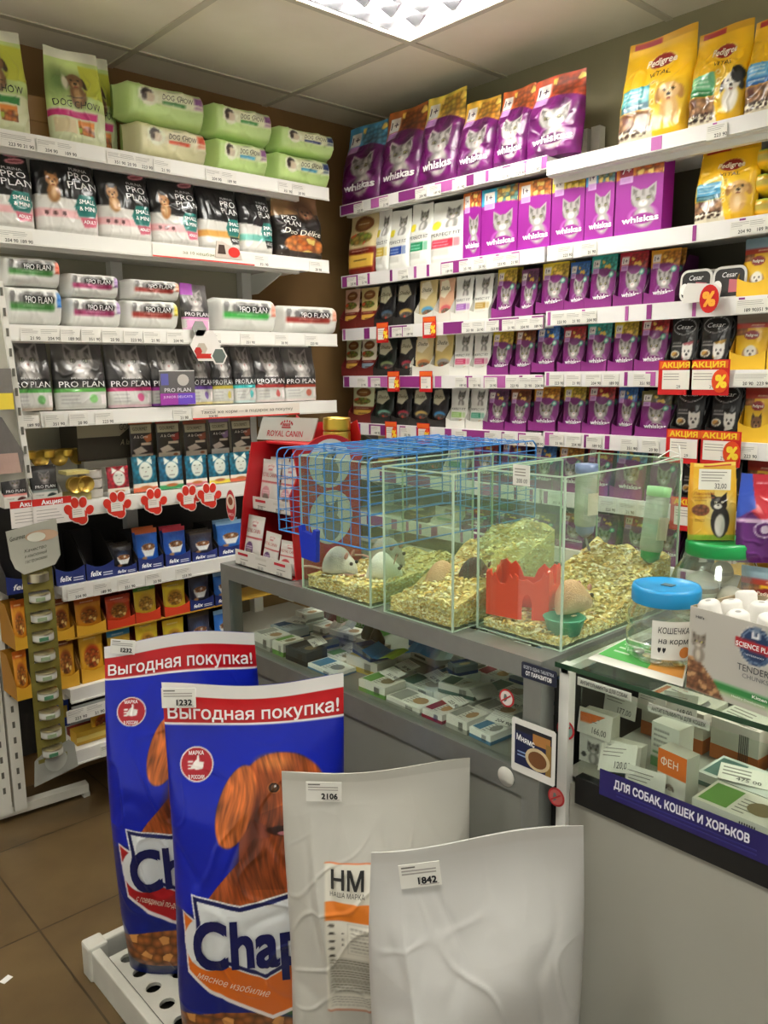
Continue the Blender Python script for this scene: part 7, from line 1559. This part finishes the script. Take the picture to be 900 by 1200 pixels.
for i, (xx, z0_, z1_) in enumerate(((dx0, tz, tz + .038), (dx0 + .055, 1.028, 1.060))):
    mb = MB(); mb.box(xx, dy0 + .003, z0_, xx + .002, dy1 - .003, z1_, 'c4c0b8'); mb.box(xx, dy0 + .003, z0_, dx1 - .006, dy1 - .003, z0_ + .003, '9c141c')
    for k in range(3): y = dy1 - .035 - k * .075; mb.box(xx - .0006, y - .022, z1_ - .012, xx, y + .020, z1_ - .006, 'a82430' if k != 1 else 'b8b4aa'); mb.box(xx - .0006, y - .022, z1_ - .022, xx, y + .010, z1_ - .020, '8c8880'); flat_text(mb, '25 00', (xx - .001, y, z0_ + .008), (0, -1, 0), (0, 0, 1), .007, '2c2c2c')
    mb.build('tray_front', 'paper', t)
for n, c in (('rc_rose', 'c08890'), ('rc_violet', '5c3c6c'), ('rc_red', 'b03c40')): pk(n, 'pouch', a_rc(c), .075, .105, .014, nu=34, side='b0aca6', wr=.15)
for i, (k, y, lab) in enumerate((('rc_rose', dy1 - .045, 'grey pouch with rose disc, upper tray, nearer the wall shelves'), ('rc_rose', dy1 - .125, 'grey pouch with rose disc, upper tray, middle one'), ('rc_rose', dy1 - .195, 'grey pouch with rose disc, upper tray, nearest the mice tank'))):
    for d in (0, 1):
        o = put(k, 'food_pouch', (dx0 + .070 + .018 * d, y - .004 * d, 1.032), -PI / 2, .076, .118 + .004 * d, rx=-.16); tag(o, lab if d == 0 else lab.replace('grey pouch', 'rear grey pouch'), 'cat food pouch', 'grey pouches in the red display')
for i, (k, y, lab) in enumerate((('rc_violet', dy1 - .045, 'grey pouch with violet disc, lower tray, nearer the wall shelves'), ('rc_violet', dy1 - .120, 'grey pouch with violet disc, lower tray, middle one'), ('rc_red', dy1 - .195, 'grey pouch with red disc, lower tray, nearest the mice tank'))):
    o = put(k, 'food_pouch', (dx0 + .016, y, tz + .005), -PI / 2 + (.0, -.1, .1)[i], .07, (.115, .085, .075)[i], rx=-.2); tag(o, lab, 'cat food pouch', 'grey pouches in the red display')
# sign on top
t = thing('display_sign', 'grey board with red crown and lettering on top of the display', 'sign', (dx0 + .125, sY(333, dx0 + .125, 1.192), 1.192), -PI / 2 + .28); t.rotation_euler = (-.35, 0, -PI / 2 + .28); t.scale = (.80, 1, .92)
mb = MB(); mb.prism([(-.105, 0), (.105, 0), (.112, .062), (-.098, .062)], -.002, .002, 'b0b0a8'); mb.build('board', 'plastic', t)
mb = MB(); flat_text(mb, 'ROYAL CANIN', (0, -.0028, .018), (1, 0, 0), (0, 0, 1), .016, 'a01420', .135, bold=.01)
for i in range(7): a = PI * (i + .5) / 7; x = .022 * math.cos(a); z = .042 + .010 * math.sin(a); mb.prism([(x + .0022 * math.cos(b), z + .0035 * math.sin(b)) for b in np.linspace(0, 6.28, 8, endpoint=False)], -.003, -.002, 'a01420')
for i in range(5): x = -.012 + .006 * i; mb.prism([(x - .0018, .038), (x + .0018, .038), (x + .0018, .046), (x - .0018, .046)], -.003, -.002, 'a01420')
mb.prism([(-.016, .033), (.016, .033), (.017, .0365), (-.017, .0365)], -.003, -.002, 'a01420'); mb.build('lettering', 'plastic', t)
for k in range(2): can(0, (dx1 - .040, sY(395, dx1 - .04, 1.2), 1.191 + k * .030), ['lower gold tin of two stacked on the red display', 'upper gold tin of two stacked on the red display'][k], s=1.05)
# oval price flag on the display
q = on_x(271, 592, dx0 - .012); t = thing('price_flag', 'oval red and cream price flag at the corner end of the red display', 'price flag', tuple(q), -PI / 2)
mb = MB(); c = lambda a_, b_, dz=0: [(a_ * math.cos(x), dz + b_ * math.sin(x)) for x in np.linspace(0, 2 * PI, 24, endpoint=False)]; mb.prism(c(.021, .038), -.001, 0, 'd8ccc4'); mb.prism(c(.019, .036), -.0014, -.001, 'b02c34'); mb.prism(c(.016, .018, .008), -.0018, -.0014, 'd0c0ac'); mb.prism(c(.010, .010, .010), -.0022, -.0018, '7c3c24'); flat_text(mb, 'МЯСО', (0, -.002, -.022), (1, 0, 0), (0, 0, 1), .006, 'f0e0dc', .022); mb.build('card', 'paper', t)

# ---------------------------------------------------------------- jars and carton on the second counter
zj = CT + .0008
def jar(loc, r, h, lid, lr, lh, label, inner):
    t = thing('plastic_jar', label, 'jar', loc)
    mb = MB(); prof = inner(r, h); mb.lathe(prof, 'ffffff', n=40); mb.build('body', 'clear_plastic', t)
    mb = MB(); mb.lathe([(lr * .98, h - .004), (lr, h - .002), (lr, h + lh - .005), (lr * .96, h + lh), (lr * .86, h + lh + .0005), (lr * .84, h + lh - .001), (0, h + lh - .001)], 'ffffff', n=40); l = mb.build('lid', lid, t)
    return t, l
q = on_z(776, 762, zj); J1 = (1.150, .612)
t, l = jar((J1[0], J1[1], zj), .058, .098, 'lid_blue', .052, .022, 'clear jar with blue lid and a handwritten donation note', lambda r, h: [(0, 0.002), (r * .8, .002), (r * .98, .012), (r, .045), (r * .93, .052), (r, .060), (r * .97, .078), (r * .88, .088), (r * .86, h)])
mb = MB(); mb.box(-.008, -.012, .1195, .006, .006, .1205, '4c6470'); mb.build('coin_slot', 'plastic', l)
mb = MB(); n = 12
V = []; R = .0605
for i in range(n + 1):
    a = -2.95 + 1.05 * i / n
    for z in (.018, .078): V.append((R * math.cos(a), R * math.sin(a), z))
mb.add(V, [(2 * i, 2 * i + 2, 2 * i + 3, 2 * i + 1) for i in range(n)], 'e0dfd8', True)
def curved(txt, zc_, h, w, col, a_mid=-2.42):
    X, T = text_tris(txt, h, w, bold=-.005, italic=.1, maxlen=.006)
    if len(X): a = a_mid + X[:, 0] / R; mb.add(np.stack([(R + .0006) * np.cos(a), (R + .0006) * np.sin(a), zc_ + X[:, 1]], -1), T.tolist(), col)
curved('КОШЕЧКА', .064, .009, .046, '26262a'); curved('на корм', .048, .009, .044, '26262a'); curved('♥ ♥', .033, .006, .012, '26262a', -2.7)
curved('●', .030, .016, .016, 'c87c3c', -2.15); mb.build('note', 'paper', t)
for i in range(8): 
    mb = MB(); a = i * 2.4; rr = .014 + .028 * (i / 8) ** .5; mb.lathe([(0, 0), (.009, 0), (.009, .0018), (0, .0018)], 'b8a870' if i % 2 else 'b4b4b0', n=16); o = mb.build('coin', 'tin'); o.location = (J1[0] + rr * math.cos(a), J1[1] + rr * math.sin(a), zj + .004); tag(o, 'small coin lying in the bottom of the blue-lidded jar', 'coin', 'coins in the blue-lidded jar')
J2 = (1.41, sY(842, 1.41, 1.0))
t, l = jar((J2[0], J2[1], zj), .080, .125, 'lid_green', .058, .022, 'big clear jar with green lid holding white toy balls', lambda r, h: [(0, 0.002), (r * .8, .002), (r * .98, .012), (r, .03), (r, .07), (r * .93, .09), (r * .78, .108), (r * .72, h)])
for i, (dx, dy, dz, rr, c, nm) in enumerate(((-.03, .015, .05, .030, 'd8d8d0', 'large white'), (.03, -.02, .042, .026, 'e0dccc', 'cream'), (-.02, -.035, .035, .024, 'd4ccc0', 'pale grey'), (.02, .035, .04, .024, 'c8a888', 'tan'), (.015, .0, .085, .020, 'c8bfae', 'small beige'))):
    mb = MB(); mb.lathe([(rr * math.sin(a), -rr * math.cos(a)) for a in np.linspace(0, PI, 12)], c, n=20); mb.lathe([(rr * 1.003 * math.sin(a), -rr * 1.003 * math.cos(a)) for a in np.linspace(1.4, 1.7, 4)], '9c948c', n=20); o = mb.build('toy_ball', 'plastic'); o.location = (J2[0] + dx, J2[1] + dy, zj + dz + (.012 if i < 4 else .0)); tag(o, f'{nm} toy ball inside the green-lidded jar', 'toy ball', 'toy balls in the green-lidded jar')
pk('treat', 'bag', a_treat, .105, .165, .02, nu=64, side='c8982c', seed=3, wr=.25)
o = put('treat', 'treat_pack', (J2[0] - .014, J2[1] + .010, zj + .1475), -.83, .082, .138, rx=-.10); tag(o, 'yellow cat treat pack with 32 price slip standing on the green lid', 'treat pack')
mb = MB(); mb.box(-.027, -.0006, -.018, .027, .0006, .018, 'e0ddd2')
for i in range(4): mb.box(-.023, -.001, .012 - .005 * i, .020 - .004 * i, -.0006, .0135 - .005 * i, '8c8880')
flat_text(mb, '32,00', (.010, -.0014, -.011), (1, 0, 0), (0, 0, 1), .009, '26262a', .020); o2 = mb.build('price_tag', 'paper'); o2.location = (J2[0] - .014 - .0165 - .006, J2[1] + .010 - .0152 + .004, zj + .1475 + .112); o2.rotation_euler = (-.10, .02, -.83); tag(o2, 'white price slip reading 32 on the yellow treat pack', 'price tag')
# tray of dog pouches and the torn-top purple red bag behind the carton
gx = 1.385; gy = sY(896, gx, .95)
o = put('tray_yellow', 'display_tray', (gx + .108, gy + .01, zj), -1.45, .11, .113); tag(o, 'yellow cardboard tray standing behind the open carton', 'display tray')
o = put('pdp_grey', 'food_pouch', (gx + .006, gy - .002, zj + .003), -1.45, .096, .110, rx=-.06); tag(o, 'yellow dog pouch standing behind the open carton', 'dog food pouch')
pk('dream', 'bag', a_dream, .15, .19, .03, nu=60, side='4c1c5c', seed=9, wr=.3)
gz = zj + .1155
bx_ = gx + .055; by_ = sY(914, bx_, 1.08)
o = put('dream', 'treat_pack', (bx_, by_, gz), -.85, .14, .155, rx=-.06); tag(o, 'purple and red treat bag standing on the yellow tray behind the open carton', 'treat pack')
q = on_z(890, 590, 1.1); mb = MB(); mb.box(-.028, -.0006, -.020, .028, .0006, .020, 'e0ddd2')
for i in range(4): mb.box(-.022, -.001, .014 - .006 * i, .018 - .006 * i, -.0006, .016 - .006 * i, '8c8880')
o2 = mb.build('price_tag', 'paper'); o2.location = tuple(np.array((bx_, by_, gz + .075)) + .025 * np.array((math.cos(-.85), math.sin(-.85), 0)) + .026 * np.array((math.sin(-.85), -math.cos(-.85), 0))); o2.rotation_euler = (-.08, 0, -.85); tag(o2, 'white price slip on the purple and red treat bag', 'price tag')
# open carton
pk('science', 'box', a_science, .26, .125, .002, nu=90, side='b0aca2', mat='card')
a0 = np.array([*on_z(803, 806, zj)[:2]]); a1 = np.array([*on_z(903, 843, zj)[:2]]); dd = (a1 - a0) / np.linalg.norm(a1 - a0)
a0 = a0 + np.array([.004, 0]); yaw = math.atan2(dd[1], dd[0]); nn = np.array([-dd[1], dd[0]]); Wb, Hb, Db = .235, sZ(710, a0[0], a0[1]) - zj, .13
t = thing('open_carton', 'open grey food carton with kitten picture, full of white rolls', 'carton', (a0[0] + dd[0] * Wb / 2, a0[1] + dd[1] * Wb / 2, zj), yaw)
me, w_, h_, d_ = _PK['science']; o = bpy.data.objects.new('front_panel', me); link(o); o.parent = t; o.location = (0, 0, 0); o.scale = (Wb / w_, 1, Hb / h_)
mb = MB(); mb.box(-Wb / 2, .001, 0, Wb / 2, Db, .002, 'a89c84'); mb.build('bottom', 'card', t)
mb = MB(); mb.box(-Wb / 2, Db - .002, 0, Wb / 2, Db, Hb * 1.0, 'a8987c'); mb.build('rear_panel', 'card', t)
for s in (-1, 1): mb = MB(); mb.box(s * Wb / 2 - .001, .001, 0, s * Wb / 2 + .001, Db, Hb, 'a8987c'); mb.build('end_panel', 'card', t)
k = 0
for j in range(3):
    for i in range(6):
        mb = MB(); mb.lathe([(0, 0), (.012, 0), (.015, .004), (.0155, .03), (.015, .052), (.011, .056), (.0, .056)], 'dcdad4', n=18); mb.lathe([(.0, .0565), (.004, .0565)], '9c9c98', n=18)
        rl = mb.build('paper_roll', 'paper'); lx = -Wb / 2 + .024 + i * .036 + (j % 2) * .006; ly = .026 + j * .038
        rl.location = (t.location.x + dd[0] * lx + nn[0] * ly, t.location.y + dd[1] * lx + nn[1] * ly, zj + Hb - .046 - (.006 if (i + j) % 2 else 0)); rl.rotation_euler = (.18 * ((i % 3) - 1), .15 * ((j % 3) - 1), 0)
        tag(rl, f'white roll in the open carton, {["front", "middle", "back"][j]} row, {ORDY[i]} from the kitten end', 'roll', 'white rolls in the open carton')
mb = MB(); mb.box(-Wb / 2 + .002, .004, .003, Wb / 2 - .002, Db - .004, Hb - .055, 'c8c4b8'); mb.build('inner_box', 'card', t)
# brochures under the jar
for i, (pts, c1, c2, lab, dz) in enumerate(((((688, 772), (800, 805), (808, 770), (735, 748)), '5cb45c', 'e09c4c', 'green and orange brochure lying under the blue-lidded jar', .0), )):
    P_ = [on_z(px, py, zj) for px, py in pts]; P_ = [np.array(p) for p in P_]
    mb = MB(); v = P_ + [p + (0, 0, .0006) for p in P_]; mb.add(v, [(3, 2, 1, 0), (4, 5, 6, 7), (0, 1, 5, 4), (1, 2, 6, 5), (2, 3, 7, 6), (3, 0, 4, 7)], 'e4e2da')
    L_ = lambda s, r: tuple((P_[0] * (1 - s) + P_[1] * s) * (1 - r) + (P_[3] * (1 - s) + P_[2] * s) * r + (0, 0, .0009))
    mb.quad([L_(0.02, .22), L_(.6, .22), L_(.6, .95), L_(.02, .95)], c1); mb.quad([L_(.6, .22), L_(.98, .22), L_(.98, .95), L_(.6, .95)], c2)
    for k in range(3): mb.quad([tuple(np.array(L_(.1, .8 - .15 * k)) + (0, 0, .0002)), tuple(np.array(L_(.5 - .1 * k, .8 - .15 * k)) + (0, 0, .0002)), tuple(np.array(L_(.5 - .1 * k, .75 - .15 * k)) + (0, 0, .0002)), tuple(np.array(L_(.1, .75 - .15 * k)) + (0, 0, .0002))], 'd0e8cc')
    o = mb.build('brochure', 'paper'); tag(o, lab, 'brochure')
for ob in cans:
    for ch in list(ob.children):
        bpy.data.objects.remove(ch)
    bpy.data.objects.remove(ob)
# ---------------------------------------------------------------- sacks on a perforated crate
t = thing('plastic_crate', 'low white perforated plastic crate under the big sacks', 'crate', (.79, 1.15, 0))
cx0, cx1, cy0, cy1 = -.185, .198, -.66, .545
zb = .048
def disc_holes():
    """base plate as a grid with round holes"""
    mb = MB(); s = .062; nx = int((cx1 - cx0 - .04) / s); ny = int((cy1 - cy0 - .04) / s); ox = (cx1 + cx0) / 2 - nx * s / 2; oy = (cy1 + cy0) / 2 - ny * s / 2; n = 12
    for i in range(nx):
        for j in range(ny):
            c = (ox + (i + .5) * s, oy + (j + .5) * s); V = []
            for k in range(n):
                a = 2 * PI * k / n + PI / 4; m = s / 2 / max(abs(math.cos(a)), abs(math.sin(a))); V.append((c[0] + m * math.cos(a), c[1] + m * math.sin(a), zb)); 
            for k in range(n): a = 2 * PI * k / n + PI / 4; V.append((c[0] + .017 * math.cos(a), c[1] + .015 * math.sin(a), zb))
            for k in range(n): a = 2 * PI * k / n + PI / 4; V.append((c[0] + .017 * math.cos(a), c[1] + .015 * math.sin(a), zb - .008))
            mb.add(V, [(k, (k + 1) % n, (k + 1) % n + n, k + n) for k in range(n)] + [(k + n, (k + 1) % n + n, (k + 1) % n + 2 * n, k + 2 * n) for k in range(n)], 'c9c8bc')
    return mb
disc_holes().build('base', 'crate', t)
mb = MB(); mb.box(cx0 + .004, cy0 + .004, .008, cx1 - .004, cy1 - .004, .012, '2c2820'); mb.build('underside', 'alu_dark', t)
for bx in ((cx0, cy0, cx0 + .022, cy1), (cx1 - .022, cy0, cx1, cy1), (cx0 + .022, cy0, cx1 - .022, cy0 + .022), (cx0 + .022, cy1 - .022, cx1 - .022, cy1)):
    mb = MB(); mb.box(bx[0], bx[1], 0, bx[2], bx[3], .078); o = mb.build('side', 'crate', t); bv = o.modifiers.new('b', 'BEVEL'); bv.width = .004; bv.segments = 2
for sx, sy in ((cx0, cy1), (cx1, cy1), (cx0, cy0), (cx1, cy0)):
    mb = MB(); mb.box(sx - .006 if sx < 0 else sx - .04, sy - .04 if sy > 0 else sy - .006, 0, sx + .04 if sx < 0 else sx + .006, sy + .006 if sy > 0 else sy + .04, .086); o = mb.build('corner', 'crate', t); bv = o.modifiers.new('b', 'BEVEL'); bv.width = .006; bv.segments = 2
mb = MB(); flat_text(mb, '60 6', (cx0 - .001, .12, .035), (0, -1, 0), (0, 0, 1), .03, '5c5a4c'); mb.build('marking', 'paper', t)

SACKM = attr_mat('glossy_sack_film', .30, coat=.22, bump=.35, bscale=9, spec=.35)
SACKW = attr_mat('woven_white_sack', .33, coat=.15, bump=.5, bscale=7)
for mt, sc_, st_ in ((SACKW, 6.5, .55), (SACKM, 7.5, .30)):          # crinkles of the film
    nt = mt.node_tree; N = nt.nodes; L = nt.links; b = N['Principled BSDF']; t0 = N.new('ShaderNodeTexCoord'); nz = N.new('ShaderNodeTexNoise'); nz.inputs['Scale'].default_value = 5
    ad = N.new('ShaderNodeMix'); ad.data_type = 'VECTOR'; ad.inputs['Factor'].default_value = .12; L.new(t0.outputs['Object'], nz.inputs['Vector']); L.new(t0.outputs['Object'], ad.inputs['A']); L.new(nz.outputs['Color'], ad.inputs['B'])
    vo = N.new('ShaderNodeTexVoronoi'); vo.inputs['Scale'].default_value = sc_; L.new(ad.outputs['Result'], vo.inputs['Vector'])
    b2 = N.new('ShaderNodeBump'); b2.inputs['Strength'].default_value = st_; b2.inputs['Distance'].default_value = .012
    old = b.inputs['Normal'].links[0].from_socket; L.new(old, b2.inputs['Normal']); L.new(vo.outputs['Distance'], b2.inputs['Height']); L.new(b2.outputs['Normal'], b.inputs['Normal'])
def sack(key, art, W, H, D, loc, rz, label, tilt, lean, nu, mat, seed, wr, side, name='food_sack', rx=0.0):
    me = pack(key, 'sack', art, W, H, D, nu=nu, side=side, mat=mat, seed=seed, wr=wr, tilt=tilt, back_flat=.8, maxlen=.006, eps=.0032)
    t = thing(name, label, 'food sack', loc, rz, rx=rx)
    o = bpy.data.objects.new('sack', me[0]); link(o); o.parent = t
    return t
def stitched(t, W, H, w0, z, col, tilt):
    return
def slip(t, x, z, w, h, num, y, rx=0.0, small='.00', ry=0.0):
    mb = MB(); mb.box(-w / 2, -.0006, -h / 2, w / 2, .0006, h / 2, 'dcdad2'); mb.box(-w * .44, -.001, h * .34, -w * .1, -.0006, h * .40, '6c6862')
    for i in range(2): mb.box(-w * .44, -.001, h * (.2 - .13 * i), w * .40, -.0006, h * (.26 - .13 * i), 'a09c96')
    mb.box(w * -.02, -.001, -h * .42, w * .44, -.0006, -h * .40, '8c8880'); mb.box(w * -.02, -.001, -h * .06, w * -.005, -.0006, -h * .42, '8c8880')
    flat_text(mb, num, (w * .16, -.0014, -h * .22), (1, 0, 0), (0, 0, 1), h * .28, '16161a', w * .46, bold=.03)
    o = mb.build('price_slip', 'paper'); o.parent = t; o.location = (x, y, z); o.rotation_euler = (rx, ry, 0)
zs = zb + .002
s1 = sack('chap_orange', a_chappi('dc6c1c', 'b8481c', 'мясное изобилие', True), .335, .745, .13, (.775, 1.215, zs), -.74, 'blue dog food sack with orange ribbon and red setter, front one', .05, 0, 200, SACKM, 2, .16, '0a1878')
slip(s1, -.132, .722, .062, .037, '1232', -.020, -.05)
s2 = sack('chap_red', a_chappi('a8141c', '8c1018', 'с говядиной по-домашнему', True), .325, .755, .13, (.790, 1.515, zs), -.66, 'blue dog food sack with red ribbon, standing behind the orange one', .05, 0, 190, SACKM, 5, .18, '0a1878')
slip(s2, -.115, .742, .050, .030, '1232', -.014, -.05, ry=.12)
s3 = sack('hm', a_hm, .315, .645, .12, (.845, .958, zs), -.80, 'white dog food sack with orange НМ label and 2106 price slip', .08, 0, 130, SACKW, 9, .22, 'bdbbb2')
slip(s3, -.085, .610, .060, .034, '2106', -.019, -.05)
s4 = sack('white', a_white, .315, .622, .13, (.838, .725, zs), -.74, 'plain white food sack with 1842 price slip, frontmost of the four', .10, 0, 110, SACKW, 4, .26, 'c2c1be')
slip(s4, -.085, .580, .060, .036, '1842', -.024, -.08, ry=-.12)
# scrap of paper
p = on_z(18, 1143, 0); mb = MB(); mb.box(-.012, -.008, 0, .012, .008, .0008, 'e0e0dc'); o = mb.build('paper_scrap', 'paper'); o.location = (p[0] - .02, p[1], .0006); o.rotation_euler = (0, 0, .4); tag(o, 'small scrap of white paper lying on the floor tiles', 'paper scrap')

# ---------------------------------------------------------------- camera, light, colour
cam = bpy.data.cameras.new('camera'); co = bpy.data.objects.new('camera', cam); link(co); scene.camera = co
cam.sensor_fit = 'VERTICAL'; cam.sensor_height = 24; cam.lens = FOC / 1200 * 24; cam.clip_start = .02
m = Matrix(ROT.tolist()).to_4x4(); co.matrix_world = Matrix.Translation((0, 0, EYE)) @ m
w = bpy.data.worlds.new('world'); scene.world = w; w.use_nodes = True
# fill light added through the open side, stronger from below to lift the ceiling
N = w.node_tree.nodes; L = w.node_tree.links; tc = N.new('ShaderNodeTexCoord'); sx = N.new('ShaderNodeSeparateXYZ'); L.new(tc.outputs['Generated'], sx.inputs[0])
cr = N.new('ShaderNodeValToRGB'); cr.color_ramp.elements[0].position = .35; cr.color_ramp.elements[0].color = (2.2, 2.1, 1.75, 1); cr.color_ramp.elements[1].position = .6; cr.color_ramp.elements[1].color = (.8, .82, .78, 1)
mp = N.new('ShaderNodeMapRange'); mp.inputs['From Min'].default_value = -1; L.new(sx.outputs['Z'], mp.inputs['Value']); L.new(mp.outputs['Result'], cr.inputs['Fac']); L.new(cr.outputs['Color'], N['Background'].inputs[0])
N['Background'].inputs[1].default_value = .38
scene.view_settings.view_transform = 'Standard'; scene.view_settings.look = 'None'; scene.view_settings.gamma = 1.0; scene.view_settings.exposure = 0.2
scene.view_settings.use_curve_mapping = False
scene.cycles.use_denoising = True; scene.cycles.max_bounces = 10; scene.cycles.transparent_max_bounces = 24; scene.cycles.sample_clamp_indirect = 6
